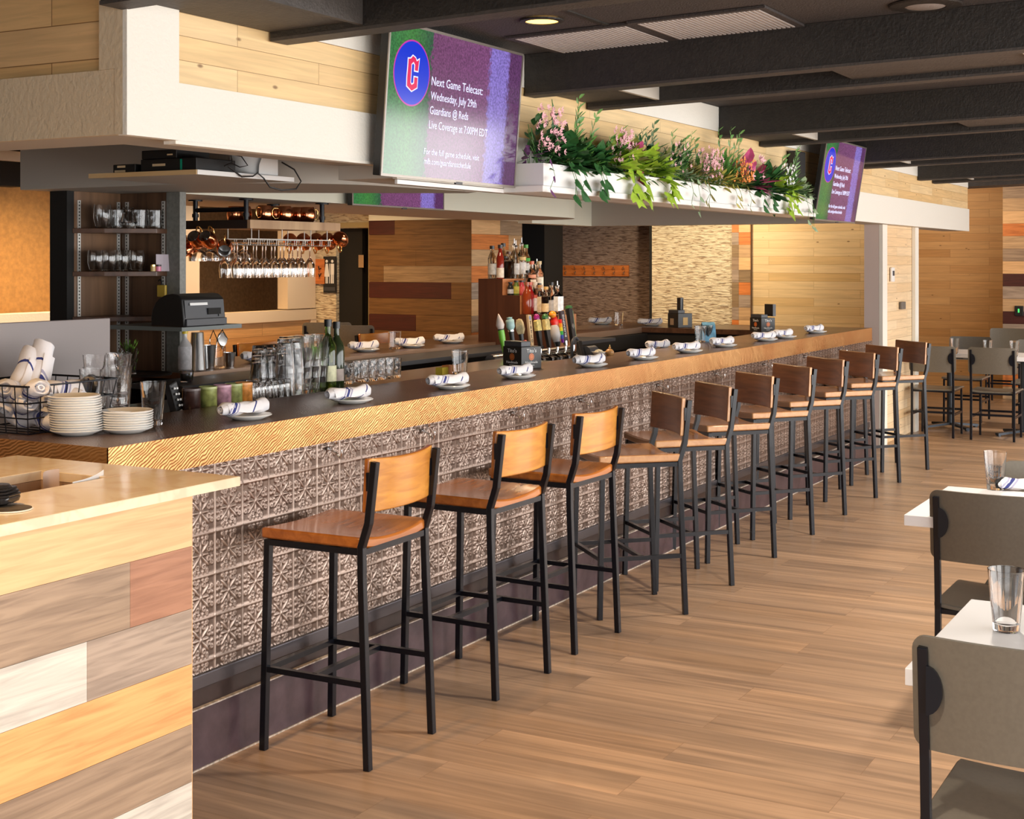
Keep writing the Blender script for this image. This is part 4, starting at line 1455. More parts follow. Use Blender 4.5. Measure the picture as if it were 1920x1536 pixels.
def make_chair():
    """origin under the seat centre; sitter faces +x"""
    t = thing('dining_chair', '', 'chair')
    sm = M['chair_sage']

    def sh(u, v):
        x, y = -.21 + .42 * u, -.205 + .41 * v
        wv = 1.0
        return (x, y, .462 - .016 * (1 - (y / .205) ** 2) * (1 - u * .5) + (.0 if u < .9 else -.006 * (u - .9) * 10))
    mb = MB(); mb.grid(sh, 10, 12, (0, 0, -.017))
    mb.build('seat', sm, t, 50, bevel=.004)
    # backrest: rounded corners, slight curve
    nb = MB()
    W_, H_ = .43, .245
    r = .03
    out = []
    for cx_, cy_, a0 in ((W_ / 2 - r, H_ - r, 0), (-W_ / 2 + r, H_ - r, 90), (-W_ / 2 + r, r, 180), (W_ / 2 - r, r, 270)):
        for k in range(5):
            a = R(a0 + 22.5 * k)
            out.append((cx_ + r * math.cos(a), cy_ + r * math.sin(a)))
    # as a grid clipped by corner rounding: map unit square to the rounded outline
    nx, ny = 16, 8

    def bp(u, v, o):
        y = (u - .5) * W_
        z = v * H_
        # squeeze corners
        ex, ez = abs(y) - (W_ / 2 - r), abs(z - H_ / 2) - (H_ / 2 - r)
        if ex > 0 and ez > 0:
            d = math.hypot(ex, ez)
            m_ = max(ex, ez)
            k = m_ / d if d else 1
            y = math.copysign(W_ / 2 - r + ex * k, y)
            z = H_ / 2 + math.copysign(H_ / 2 - r + ez * k, z - H_ / 2)
        x = -.205 - .028 * (1 - (2 * u - 1) ** 2) - .02 * v - o
        return Vector((x, y, .612 + z - .010 * (1 - (2 * u - 1) ** 2) * 0))
    us = [0, .025, .05, .07] + [.07 + .86 * i / 12 for i in range(1, 12)] + [.93, .95, .975, 1]
    vv = [0, .04, .08, .122] + [.122 + .756 * i / 4 for i in range(1, 4)] + [.878, .92, .96, 1]
    nx, ny = len(us) - 1, len(vv) - 1
    vs = [bp(a, b, 0) for b in vv for a in us]
    n0 = len(vs)
    vs += [bp(a, b, .013) for b in vv for a in us]
    Wd = nx + 1
    fs = []
    for j in range(ny):
        for i in range(nx):
            a = j * Wd + i
            fs.append((a, a + 1, a + Wd + 1, a + Wd))
            fs.append((a + n0, a + Wd + n0, a + Wd + 1 + n0, a + 1 + n0))
    edge = list(range(Wd)) + [j * Wd + nx for j in range(1, ny + 1)] + [ny * Wd + i for i in range(nx - 1, -1, -1)] + [j * Wd for j in range(ny - 1, 0, -1)]
    for a, b in zip(edge, edge[1:] + edge[:1]):
        fs.append((b, a, a + n0, b + n0))
    nb.v, nb.f, nb.m = [tuple(p) for p in vs], fs, [0] * len(fs)
    nb.build('backrest', sm, t, 50)
    bm = M['black_metal']
    for s in (-1, 1):
        MB().path([(-.218, s * .190, 0), (-.212, s * .190, .44), (-.222, s * .190, .60), (-.2455, s * .190, .835)], .021, up=(0, 1, 0)).build('leg', bm, t, bevel=.002)
        MB().path([(.190, s * .185, 0), (.185, s * .183, .435)], .019, up=(0, 1, 0)).build('leg', bm, t, bevel=.002)
        MB().bar((-.205, s * .188, .215), (.18, s * .185, .215), .013, .022).build('stretcher', bm, t)
        mb = MB()
        pts = [(.0, -.052)] + [(.034 * math.cos(R(a)), .052 * math.sin(R(a))) for a in range(-80, 81, 16)] + [(.0, .052)]
        mat4 = Matrix(((0, 0, 1, -.2500), (-s, 0, 0, s * .182), (0, 1, 0, .745), (0, 0, 0, 1)))
        mb.prism(pts, -.004, .004, mat4)
        mb.build('bracket', bm, t)
    MB().bar((-.214, -.185, .235), (-.214, .185, .235), .013, .020).build('stretcher', bm, t)
    MB().bar((.186, -.18, .235), (.186, .18, .235), .013, .020).build('stretcher', bm, t)
    mb = MB()
    for s in (-1, 1):
        mb.bar((-.205, s * .183, .432), (.18, s * .178, .432), .016)
    mb.bar((-.205, -.18, .430), (-.205, .18, .430), .016); mb.bar((.178, -.175, .432), (.178, .175, .432), .016)
    mb.build('seat_frame', bm, t)
    return t


def make_table(lx=.72, ly=.72):
    """origin on the floor under the corner with least x and greatest y"""
    t = thing('dining_table', '', 'table')
    mb = MB().box((0, -ly, .722), (lx, 0, .76))
    mb.build('tabletop', M['white_laminate'], t, bevel=.002)
    m = flat('table_base_blue_black', (0.05, 0.06, 0.075), 0.32, 0.3)
    MB().lathe([(0, 0.03), (.036, .03), (.036, .70), (.0, .70)], 20, (lx / 2, -ly / 2, 0)).build('column', m, t, 40)
    mb = MB()
    for k in range(4):
        a = R(45 + 90 * k)
        c_, s_ = math.cos(a), math.sin(a)
        mb.bar((lx / 2 + .02 * c_, -ly / 2 + .02 * s_, .045), (lx / 2 + .30 * c_, -ly / 2 + .30 * s_, .02), .05, .022)
        mb.lathe([(0, 0), (.022, 0), (.022, .012), (0, .012)], 12, (lx / 2 + .28 * c_, -ly / 2 + .28 * s_, 0))
    mb.build('foot', m, t, 40)
    MB().box((lx / 2 - .15, -ly / 2 - .15, .70), (lx / 2 + .15, -ly / 2 + .15, .7215)).build('top_plate', M['black_metal'], t)
    return t


tb = make_table()
tables = [((3.11, .746), 'white square dining table nearest the camera on the right'),
          ((4.99, 1.20), 'white square dining table second from the camera, with a napkin and a pint glass'),
          ((13.94, 3.34), 'far white dining table by the pine partition, left of the pair'),
          ((13.66, 2.60), 'far white dining table at the right edge, right of the pair')]
for i, ((x, y), l) in enumerate(tables):
    s = tb if i == 0 else dup(tb)
    place(s, (x, y, 0), 0, l, 'white dining tables')
chair = make_chair()
f = pz(1764, 1386, 0)
chs = [((5.02 + .205, 1.087 - .19), 0, 'dining chair tucked under the second white table, back to the camera'),
       ((3.049 + .222, .688 - .19), 0, 'nearest dining chair with a brown looking back, at the nearest white table'),
       ((5.62, .80), PI, 'dining chair on the far side of the second white table, facing the camera'),
       ((3.98, .25), PI, 'dining chair on the far side of the nearest table, only its seat edge in view'),
       ((12.70 + .24, 3.03 - .19), -.03, 'far dining chair by the partition, left of the two with backs turned'),
       ((12.72 + .24, 2.32 + .13), -.03, 'far dining chair right of the two with backs turned'),
       ((15.05, 2.98), PI, 'far dining chair facing the camera behind the left far table'),
       ((14.75, 2.25), PI, 'far dining chair facing the camera behind the right far table'),
       ((17.15, 2.95), PI, 'far dining chair against the end wall behind the far tables')]
fa, fb = pz(1819, 825, 0), pz(1903, 829, 0)
ga = pz(1782, 822, 0)
chs[5] = (((fa.x + fb.x) / 2 + .218, (fa.y + fb.y) / 2), 0.0, chs[5][2])
chs[4] = ((ga.x + .218, ga.y + .165), 0.0, chs[4][2])
print('CH', fa, fb, ga)
for i, ((x, y), a, l) in enumerate(chs):
    s = chair if i == 0 else dup(chair)
    place(s, (x, y, 0), a, l, 'sage and black dining chairs')
tbx = 13.05

# ================================================================== ON AND AROUND THE BAR
RX = Matrix.Rotation(PI / 2, 4, 'X')


def pint(mat=None):
    t = MB().lathe([(0, 0), (.0295, 0), (.031, .003), (.0435, .145), (.0440, .148), (.0425, .148), (.0415, .144), (.0292, .020), (0, .014)], 28).build('pint_glass', mat or M['glass'], None, 40)
    return t


def rocks():
    fl = lambda th, z: 1 + .025 * math.sin(6 * th + z * 160) * (1 if .01 < z < .088 else 0)
    prof = [(0, 0), (.036, 0)] + [(.037 + .003 * k / 8, .004 + .088 * k / 8) for k in range(9)] + [(.0375, .092), (.034, .014), (0, .010)]
    return MB().lathe(prof, 36, flute=fl).build('rocks_glass', M['glass'], None, 50)


def tumbler():
    """ridged stacking tumbler"""
    prof = [(0, 0), (.034, 0)]
    for k in range(12):
        z = .004 + k * .009
        prof += [(.0345 + .0006 * k, z), (.0365 + .0006 * k, z + .0045)]
    prof += [(.042, .113), (.039, .113), (.033, .010), (0, .008)]
    return MB().lathe(prof, 28).build('ridged_tumbler', M['glass'], None, 60)


def single(o, name, label, cat, loc, rz=0, group=None, flip=False, h=0):
    o.name = name
    o.location = loc
    o.rotation_euler = (PI if flip else 0, 0, rz)
    if flip:
        o.location = (loc[0], loc[1], loc[2] + h)
    return tag(o, label, cat, group)


# -- near bar: plates with rolled napkins
def napkin():
    """rolled cloth, lies along x, ends open"""
    n = 22
    mb = MB()
    prof = []
    L = 11
    for i in range(L + 1):
        u = i / L
        prof.append((-.115 + .23 * u, .0235 + .0035 * math.sin(u * 9) - (.006 if i in (0,) else 0)))
    vs, fs = [], []
    for i, (x, r) in enumerate(prof):
        for j in range(n):
            th = 2 * PI * j / n
            rr = r * (1 + .07 * math.sin(2 * th + 6 * x * 9) + .04 * math.sin(5 * th + x * 60))
            sag = .003 * math.sin(i * 1.3)
            vs.append((x + .006 * math.cos(th) * (1 if i in (0, L) else 0), rr * math.cos(th) * 1.08, .0235 + rr * .92 * math.sin(th) + sag))
    for i in range(L):
        for j in range(n):
            a = i * n + j
            b = i * n + (j + 1) % n
            fs.append((a, b, b + n, a + n))
    mb.add(vs, fs)
    # spiral inside the ends
    for s, i in ((-1, 0), (1, L)):
        pts = []
        base = len(mb.v)
        x0 = prof[i][0]
        ring = [vs[i * n + j] for j in range(n)]
        c = (x0, 0, .0235)
        inner = [(x0 - s * .0, c[1] + (p[1]) * .80, c[2] + (p[2] - .0235) * .80) for p in ring]
        deep = [(x0 - s * .02, c[1] + (p[1]) * .70, c[2] + (p[2] - .0235) * .70) for p in ring]
        mid = [(x0 - s * .02, c[1] + (p[1]) * .50, c[2] + (p[2] - .0235) * .50) for p in ring]
        out2 = [(x0 + s * .002, c[1] + (p[1]) * .46, c[2] + (p[2] - .0235) * .46) for p in ring]
        in3 = [(x0 + s * .002, c[1] + (p[1]) * .30, c[2] + (p[2] - .0235) * .30) for p in ring]
        dp3 = [(x0 - s * .012, c[1] + (p[1]) * .22, c[2] + (p[2] - .0235) * .22) for p in ring]
        rings = [ring, inner, deep, mid, out2, in3, dp3, [(x0 - s * .012, 0, .0235)] * n]
        allv = [p for rg in rings for p in rg]
        ff = []
        for k in range(len(rings) - 1):
            for j in range(n):
                a, b = k * n + j, k * n + (j + 1) % n
                ff.append((a, a + n, b + n, b) if s < 0 else (a, b, b + n, a + n))
        mb.add(allv, ff)
    o = mb.build('rolled_napkin', M['napkin'], None, 60)
    # loose flap
    fb = MB()
    fb.grid(lambda u, v: (-.10 + .17 * u, -.018 - .016 * v, .041 - .030 * v * v + .004 * math.sin(u * 8)), 8, 4, (0, 0, .0012))
    f = fb.build('loose_corner', M['napkin'], o, 60)
    return o


def side_plate():
    return MB().lathe([(0, .003), (.045, .003), (.047, 0), (.053, 0), (.058, .004), (.083, .014), (.0845, .0165), (.083, .0185), (.056, .009), (0, .007)], 44).build('side_plate', M['china'], None, 40)


nap0, pl0 = napkin(), side_plate()
spots = [(465, 789, 460, 'first'), (660, 760, 655, 'second'), (846, 737, 842, 'third'), (972, 713, 972, 'fourth'), (1110, 694, 1108, 'fifth'), (1207, 678, 1205, 'sixth'),
         (1292, 663, 1292, 'seventh'), (1358, 650, 1356, 'eighth'), (1436, 640, 1434, 'ninth'), (1472, 632, 1471, 'tenth'), (1530, 626, 1529, 'last')]
yaws = [-.30, -.38, -.50, -.42, -.50, -.48, -.55, -.50, -.60, -.45, -.5]
for i, (u, v, un, od) in enumerate(spots):
    y_ = 3.245 + .01 * math.sin(i * 2)
    p = Vector((y_ / ray(u, v)[1] * ray(u, v)[0], y_, BZ))
    q = pl0 if i == 0 else pl0.copy()
    if i:
        col.objects.link(q)
    place(q, (p.x, p.y, BZ + .0004), 0, '%s small white plate from the host counter, under a rolled napkin' % od.capitalize(), 'side plates laid on the near bar', 'plate')
    nn = nap0 if i == 0 else dup(nap0)
    place(nn, (p.x - .005, p.y + .018, BZ + .0175), yaws[i] + .25, '%s rolled striped napkin from the host counter, on the near bar' % od.capitalize(), 'rolled napkins on the near bar', 'napkin')
# far bar settings
for i, (u, v, l) in enumerate(((488, 668, 'leftmost on the far bar, behind the upturned glasses'), (686, 656, 'on the far bar left of the ridged tumbler'), (772, 649, 'on the far bar just right of the ridged tumbler'), (846, 641, 'on the far bar in front of the sunlit pier'),
                               (1128, 605, 'on the end bar left of the tumbler'), (1222, 606, 'on the end bar between tumbler and napkin caddy'))):
    p = pz(u, v, BZ)
    if i < 4:
        p.y = 5.0 + .03 * (i % 2)
        p.x = (p.y / ray(u, 650)[1]) * ray(u, 650)[0]
    else:
        p.x = 11.25
        p.y = (p.x / ray(u, 605)[0]) * ray(u, 605)[1]
    q = pl0.copy(); col.objects.link(q)
    place(q, (p.x, p.y, BZ + .0004), 0, 'small white plate ' + l, 'side plates on the far bar', 'plate')
    nn = dup(nap0)
    place(nn, (p.x - .005, p.y + .018, BZ + .0175), -.1 - .12 * i, 'rolled striped napkin ' + l, 'rolled napkins on the far bar', 'napkin')
nn = dup(nap0)
p = pz(1215, 652, BZ)
place(nn, (p.x, 3.60, BZ + .001), -.2, 'rolled napkin without a plate lying at the inner edge of the near bar, yellow end', 'rolled napkins on the near bar', 'napkin')
nn = dup(nap0)
place(nn, (8.72, 4.93, BZ + .001), -.2, 'rolled napkin on the far bar beside the dark bottle tower', 'rolled napkins on the far bar', 'napkin')

# -- stacks of plates
c1_, c2_ = pz(142, 822, BZ), pz(238, 816, BZ)
c1_ = pz(145, 815, BZ); c2_ = pz(238, 811, BZ)
names = ['bottom', 'second', 'third', 'fourth', 'fifth', 'sixth', 'seventh', 'eighth', 'ninth', 'tenth', 'eleventh', 'twelfth', 'thirteenth', 'fourteenth', 'topmost']
for k in range(15):
    q = pl0.copy(); col.objects.link(q)
    place(q, (c1_.x + .0015 * math.sin(k * 2.1) - .0010 * k, c1_.y + .0015 * math.cos(k * 1.7), BZ + .0005 + k * .0079), 0, '%s white plate of the tall stack beside the wire basket' % names[k].capitalize(), 'plates in the tall stack', 'plate')
    q.scale = (1.0, 1.0, 1.0)
for k in range(8):
    q = pl0.copy(); col.objects.link(q)
    nm = names[k] if k < 7 else 'topmost'
    place(q, (c2_.x + .001 * math.sin(k * 2.1), c2_.y + .0015 * math.cos(k * 1.7), BZ + .0005 + k * .0079), 0, '%s white plate of the short stack right of the tall stack' % nm.capitalize(), 'plates in the short stack', 'plate')

# -- wire basket of napkins
b0 = pz(90, 818, BZ)
bw_, bd_ = .42, .30
t = thing('wire_basket', 'black wire basket full of rolled napkins at the left end of the bar', 'basket', (3.20, 3.56, BZ + .003), 0)
# basket box: x from 0 to .30, y from 0 to .34 (away), flares outwards to the top
mb = MB()
hb = .155
gx_, gy_ = .34, .30
pb = lambda x, y, z: (x + (x / gx_ - .5) * .05 * z / hb, y + (y / gy_ - .5) * .05 * z / hb, z)
for z in (0.0, .05, .10, hb):
    r = .0025 if z < hb else .0035
    mb.tube([pb(0, 0, z), pb(gx_, 0, z), pb(gx_, gy_, z), pb(0, gy_, z)], r, 6, closed=True)
for k in range(0, 8):
    x = gx_ * k / 7
    for y in (0, gy_):
        mb.tube([pb(x, y, 0), pb(x, y, hb)], .002, 6)
for k in range(1, 6):
    y = gy_ * k / 6
    for x in (0, gx_):
        mb.tube([pb(x, y, 0), pb(x, y, hb)], .002, 6)
for k in range(1, 7):
    mb.tube([pb(gx_ * k / 7, 0, 0), pb(gx_ * k / 7, gy_, 0)], .002, 6)
mb.build('wire_frame', M['black_metal'], t, 60)
mb = MB()
mb.tube([(gx_ * .9, gy_ + .03, hb), (gx_ * .97, gy_ + .05, hb + .012), (gx_ * 1.05, gy_ + .03, hb)], .003, 6)
mb.build('handle', M['black_metal'], t, 60)
nl = [(.10, .06, .028, 1.45, 0, 'at the bottom front of the wire basket'), (.19, .05, .03, 1.6, 0, 'bottom right in the wire basket'), (.08, .13, .075, 1.1, .1, 'lying low on the left in the wire basket'),
      (.20, .12, .08, 1.9, .1, 'lying flat in the middle of the wire basket'), (.12, .20, .11, .6, .2, 'slanting on top at the left in the wire basket'), (.245, .07, .12, .15, 0, 'lying under the two upright rolls in the wire basket'),
      (.22, .19, .17, .4, -1.0, 'standing upright, tallest in the wire basket'), (.165, .21, .155, .3, -.8, 'standing upright left of the tallest in the wire basket'), (.29, .20, .08, .2, .4, 'leaning against the right side of the wire basket'), (.05, .06, .12, 1.2, .2, 'highest flat roll near the left rim of the wire basket')]
for x, y, z, yaw, pitch, l in nl:
    nn = dup(nap0)
    nn.scale = (1.12, 1.3, 1.3)
    place(nn, (3.20 + x, 3.56 + y, BZ + z - .02), yaw, 'rolled striped napkin ' + l, 'rolled napkins in the wire basket', 'napkin')
    nn.rotation_euler = (0, pitch, yaw)

# -- glasses
pg = pint()
single(pg, 'pint_glass', 'single clear pint glass standing right of the short plate stack', 'glass', pz(287, 797, BZ) + Vector((0, 0, .0005)))
n_p = 0


def put_pint(loc, flip, label, group):
    o = pg.copy(); col.objects.link(o)
    return single(o, 'pint_glass', label, 'glass', loc, 0, group, flip, .148)


LZ = 1.078
tag(MB().box((3.9, 3.67, LZ - .03), (7.2, 4.08, LZ - .001)).build('glass_shelf', M['steel']), 'steel service ledge behind the near bar carrying upturned glasses', 'shelf')
for k, (u, v, n) in enumerate(((165, 778, 2), (195, 783, 3), (216, 780, 3), (238, 778, 3))):
    p = pz(u, v, BZ)
    p.y = 3.62
    p.x = p.y / ray(u, v)[1] * ray(u, v)[0] 
    p.z = BZ
    p = Vector((3.54 + .086 * k * .0 + 0, 0, 0)) if False else p
    for j in range(n):
        put_pint((p.x + .0, 3.60 + (.06 if k % 2 else -.0), BZ + .001 + j * .0425), False, 'clear pint glass, %s of the %s nested stack behind the wire basket' % (('bottom', 'middle', 'top')[j] if n == 3 else ('bottom', 'top')[j], ('leftmost', 'second', 'third', 'rightmost')[k]), 'pint glasses behind the wire basket')
# big group of nested stacks: upright and upturned on the ledge
for k, u in enumerate((534, 551, 568, 585, 599)):
    for row, y in enumerate((3.735, 3.83)):
        r_ = ray(u + row * 3, 730)
        for j in range(3):
            put_pint((y / r_[1] * r_[0], y, LZ + .001 + j * .048), k < 2, 'clear pint glass, %s of the %s tall stack, %s row, left of the wine bottles' % (('bottom', 'middle', 'top')[j], ('leftmost', 'second', 'middle', 'fourth', 'rightmost')[k], ('front', 'back')[row]), 'pint glasses in tall stacks')
for k, u in enumerate((487, 503, 519)):
    r_ = ray(u, 730)
    for j in range(3):
        put_pint((3.90 / r_[1] * r_[0], 3.90, LZ + .001 + j * .03), True, 'upturned pint glass, %s of the %s lower stack behind the short tumblers' % (('bottom', 'middle', 'top')[j], ('left', 'middle', 'right')[k]), 'pint glasses in lower stacks')
sh_ = MB().lathe([(0, 0), (.030, 0), (.0315, .003), (.0355, .075), (.0345, .078), (.032, .075), (.028, .018), (0, .014)], 24).build('short_tumbler', M['glass'], None, 40)
for k, u in enumerate((472, 484, 496, 508, 520, 531)):
    for row, y in enumerate((3.705, 3.79)):
        r_ = ray(u + row * 4, 740)
        o = sh_ if (k == 0 and row == 0) else sh_.copy()
        if not (k == 0 and row == 0):
            col.objects.link(o)
        single(o, 'short_tumbler', 'short upturned tumbler, %s from the orange mug in the %s row' % (('first', 'second', 'third', 'fourth', 'fifth', 'sixth')[k], ('front', 'back')[row]), 'glass', (y / r_[1] * r_[0], y, LZ + .001), 0, 'short upturned tumblers', True, .078)
rk = rocks()
rl = [(648, 'alone just right of the wine bottles'), (676, 'left of the cluster on the ledge'), (692, 'second in the cluster on the ledge'), (708, 'third in the cluster on the ledge'), (724, 'fourth in the cluster on the ledge'), (737, 'right end of the cluster on the ledge')]
for k, (u, l) in enumerate(rl):
    r_ = ray(u, 700)
    o = rk if k == 0 else rk.copy()
    if k:
        col.objects.link(o)
    y = 3.74
    single(o, 'rocks_glass', 'cut rocks glass ' + l, 'glass', (y / r_[1] * r_[0], y, LZ + .001 + .02), k, 'cut rocks glasses behind the near bar')
tm = tumbler()
tl = [((740, 652), 'ridged glass tumbler on the far bar between two napkins', 5.02, 1), ((862, 700), 'ridged glass tumbler stack behind the near bar beside the paper packets', 3.62, 1),
      ((1160, 606), 'ridged glass tumbler on the end bar between napkins', None, 1), ((1313, 640), 'left ridged tumbler of the pair beside the blue folded card', 3.60, 1), ((1326, 638), 'right ridged tumbler of the pair beside the blue folded card', 3.60, 1)]
for k, ((u, v), l, y, n) in enumerate(tl):
    r_ = ray(u, v)
    if y is None:
        x = 11.2; y = x / r_[0] * r_[1]
    else:
        x = y / r_[1] * r_[0]
    o = tm if k == 0 else tm.copy()
    if k:
        col.objects.link(o)
    single(o, 'ridged_tumbler', l, 'glass', (x, y, BZ + .001))
    if k == 1:
        o.scale = (1.0, 1.0, 1.05)

# -- coloured mugs, packets
for k, (u, c, l) in enumerate(((359, (0.05, 0.02, 0.015), 'dark brown'), (390, (0.33, 0.36, 0.10), 'olive green, leftmost of the bright ones'), (417, (0.50, 0.26, 0.33), 'dusty pink'), (438, (0.30, 0.33, 0.10), 'olive green, between pink and orange'), (457, (0.72, 0.27, 0.05), 'orange'))):
    r_ = ray(u, 750)
    y = 3.70
    t = thing('can_mug', 'marbled mug, %s, behind the near bar' % l, 'mug', (y / r_[1] * r_[0], y, LZ + .0005))
    mm = flat('marbled_' + str(k), c, 0.3, noise=.6, nscale=30)
    MB().lathe([(0, 0), (.033, 0), (.035, .003), (.035, .082), (.033, .084), (.031, .082), (.031, .006), (0, .005)], 28).build('body', mm, t, 40)
    MB().lathe([(.0352, .075), (.036, .079), (.0345, .0845), (.0335, .0845)], 28, closed=True).build('rim', flat('rim_' + str(k), tuple(min(1, q_ * 1.3 + .1) for q_ in c), 0.3), t, 40)
p = py(835, 693, 3.70)
t = thing('sugar_packets', 'yellow and orange paper packets standing behind the near bar left of the ridged tumbler', 'packets', (p.x, 3.70, LZ + .001))
MB().box((-.06, -.02, 0), (-.005, .02, .045)).build('yellow_packet', flat('yellow_paper', (0.70, 0.50, 0.04), 0.6), t)
MB().box((0, -.02, 0), (.05, .02, .052)).build('orange_packet', flat('orange_paper', (0.75, 0.25, 0.05), 0.6), t)

# -- bottles


def bottle(label, loc, h=.30, r=.037, glass=None, fill=None, lab=(0.8, 0.75, 0.62), cap=(0.02, 0.02, 0.02), neck=.013, shoulder=.62, labz=(.12, .45), square=False, pour=False, group=None, sash=None):
    t = thing('bottle', label, 'bottle', loc, rnd.uniform(0, 3), group)
    sh = h * shoulder
    fl = (lambda th, z: (1 / max(abs(math.cos(th)), abs(math.sin(th)))) * .86 if z < sh + .01 else 1) if square else None
    prof = [(0, 0), (r * .92, 0), (r, .006), (r, sh), (r * .82, sh + h * .06), (neck * 1.15, sh + h * .15), (neck, sh + h * .18), (neck, h * .94), (neck * 1.2, h * .945), (neck * 1.2, h * .965), (0, h * .965)]
    MB().lathe(prof, 24, flute=fl).build('glass_body', glass or M['glass'], t, 50)
    if fill:
        MB().lathe([(0, .004), (r * .93, .004), (r * .93, sh * .98), (r * .8, sh * .98 + .004), (0, sh * .98 + .004)], 20, flute=fl).build('liquid', fill, t, 50)
    if lab:
        z0, z1 = h * labz[0], h * labz[1]
        MB().lathe([(r * 1.01, z0), (r * 1.02, z0), (r * 1.02, z1), (r * 1.01, z1)], 24, flute=fl, closed=True).build('paper_label', flat('label_paper', lab, 0.6, noise=.25, nscale=40), t, 40)
    if sash:
        MB().lathe([(r * 1.0, h * .50), (r * 1.03, h * .50), (r * 1.03, h * .60), (r * 1.0, h * .60)], 24, closed=True).build('neck_label', flat('label_paper', sash, 0.6), t, 40)
    if pour:
        MB().lathe([(0, h * .955), (neck * 1.3, h * .955), (neck * .9, h * .99), (.004, h * 1.0), (.003, h * 1.14), (0, h * 1.14)], 12).build('pour_spout', M['chrome'], t, 40)
    else:
        MB().lathe([(0, h * .90), (neck * 1.32, h * .90), (neck * 1.32, h * 1.0), (0, h * 1.0)], 16).build('cap', flat('cap', cap, 0.35), t, 40)
    return t


def onray(u, y):
    r_ = ray(u, 600)
    return y / r_[1] * r_[0]


bottle('green wine bottle with a cream label, right of the tall glass stacks', (onray(615, 3.72), 3.72, LZ + .001 - .0), .315, .037, M['green_glass'], None, (0.72, 0.70, 0.45), (0.01, 0.01, 0.01), labz=(.14, .36))
bottle('dark wine bottle right behind the green wine bottle', (onray(631, 3.76), 3.76, LZ + .001), .30, .036, flat('dark_bottle', (0.02, 0.03, 0.01), 0.08), None, (0.5, 0.4, 0.35), (0.01, 0.01, 0.01), labz=(.12, .30))
bottle('white labelled bottle with a yellow cap and a green sticker left of the shakers', (onray(346, 4.90), 4.90, BZ + .0005), .215, .036, flat('milky_glass', (0.62, 0.60, 0.60), 0.1), flat('pale_fill', (0.75, 0.72, 0.72), .5), (0.78, 0.76, 0.78), (0.85, 0.62, 0.03), labz=(.08, .60))
t = thing('jar', 'small jar of amber liquid below the yellow capped bottle', 'jar', (onray(350, 4.6), 4.6, LZ + .0))
MB().lathe([(0, 0), (.028, 0), (.034, .05), (.033, .052), (.026, .004), (0, .003)], 20).build('glass_body', M['glass'], t, 40)
MB().lathe([(0, .005), (.026, .005), (.030, .040), (0, .040)], 20).build('liquid', flat('amber_fill', (0.55, 0.24, 0.03), .2), t, 40)
tag(MB().box((4.9, 4.45, LZ - .025), (9.6, 4.78, LZ - .001)).build('back_ledge', M['dark_grey']), 'dark steel work ledge along the inner side of the far bar', 'shelf')
# shaker tins and mixing glasses on the far bar
for k, (u, h, r, l, y) in enumerate(((370, .195, .043, 'tall steel shaker tin, leftmost of the bar tools on the far bar', 4.93), (392, .125, .036, 'shorter steel shaker tin beside the tall one on the far bar', 4.92), (431, .075, .030, 'small tilted steel cup at the right end of the bar tools', 4.95))):
    o = MB().lathe([(0, 0), (r * .72, 0), (r * .75, .004), (r, h - .004), (r * 1.03, h), (r * .97, h), (r * .70, .006), (0, .006)], 28).build('shaker_tin', M['steel'], None, 40)
    tag(o, l, 'shaker')
    if k == 0:
        single(o, 'shaker_tin', l, 'shaker', (onray(u, y), y, BZ + .0005), 0, None, True, h)
    else:
        o.location = (onray(u, y), y, BZ + .0005)
tag(MB().lathe([(0, 0), (.032, 0), (.038, .11), (.036, .112), (.030, .01), (0, .01)], 24).build('mixing_glass', M['glass'], None, 40), 'clear mixing glass holding bar spoons on the far bar', 'glass').location = (onray(410, 4.93), 4.93, BZ + .0005)
t = thing('bar_strainer', 'steel bar strainers and spoons standing in the tins on the far bar', 'bar tools', (onray(400, 4.93), 4.93, BZ + .10))
MB().tube([(-.02, 0, 0), (-.03, 0, .05), (0, 0, .10), (.03, 0, .05), (.02, 0, 0)], .003, 6).build('loop', M['chrome'], t, 60)
MB().lathe([(0, -.004), (.035, -.002), (.037, 0), (.035, .002), (0, .004)], 20, (.07, 0, .05), Matrix.Rotation(1.4, 4, 'X')).build('strainer_disc', M['steel'], t, 40)
MB().tube([(.07, 0, .0), (.11, 0, .05), (.07, 0, .10), (.03, 0, .05)], .004, 8, closed=True).build('ring', M['chrome'], t, 60)

# cabinet of shelves on the bar corner
t = thing('corner_shelf_unit', 'dark wood corner shelf unit with slotted steel strips and three shelves under the canopy', 'shelf unit', (0, 0, 0))
zb_ = BZ + .001
MB().box((4.90, 5.14, 1.04), (5.52, 5.46, BZ)).build('base_board', M['walnut_shelf'], t)
MB().box((5.02, 5.312, zb_), (5.066, 5.43, 1.999)).build('post', M['black_matte'], t)
MB().box((5.067, 5.312, zb_), (5.42, 5.34, 1.999)).build('left_panel', M['walnut_pale'], t)
MB().box((5.382, 4.99, zb_), (5.41, 5.311, 1.999)).build('right_panel', M['walnut'], t)
MB().box((5.375, 4.90, zb_), (5.42, 4.989, 1.999)).build('post', flat('grey_post', (0.20, 0.20, 0.18), 0.5, noise=.2, nscale=60), t)
for z in (1.79, 1.575, 1.35):
    MB().prism([(5.055, 5.311), (5.13, 5.17), (5.20, 5.08), (5.30, 4.985), (5.381, 4.985), (5.381, 5.311)], z, z + .024).build('shelf', M['walnut_shelf'], t, bevel=.002)
sm_ = flat('slotted_strip', (0.62, 0.60, 0.56), 0.4, 0.3)
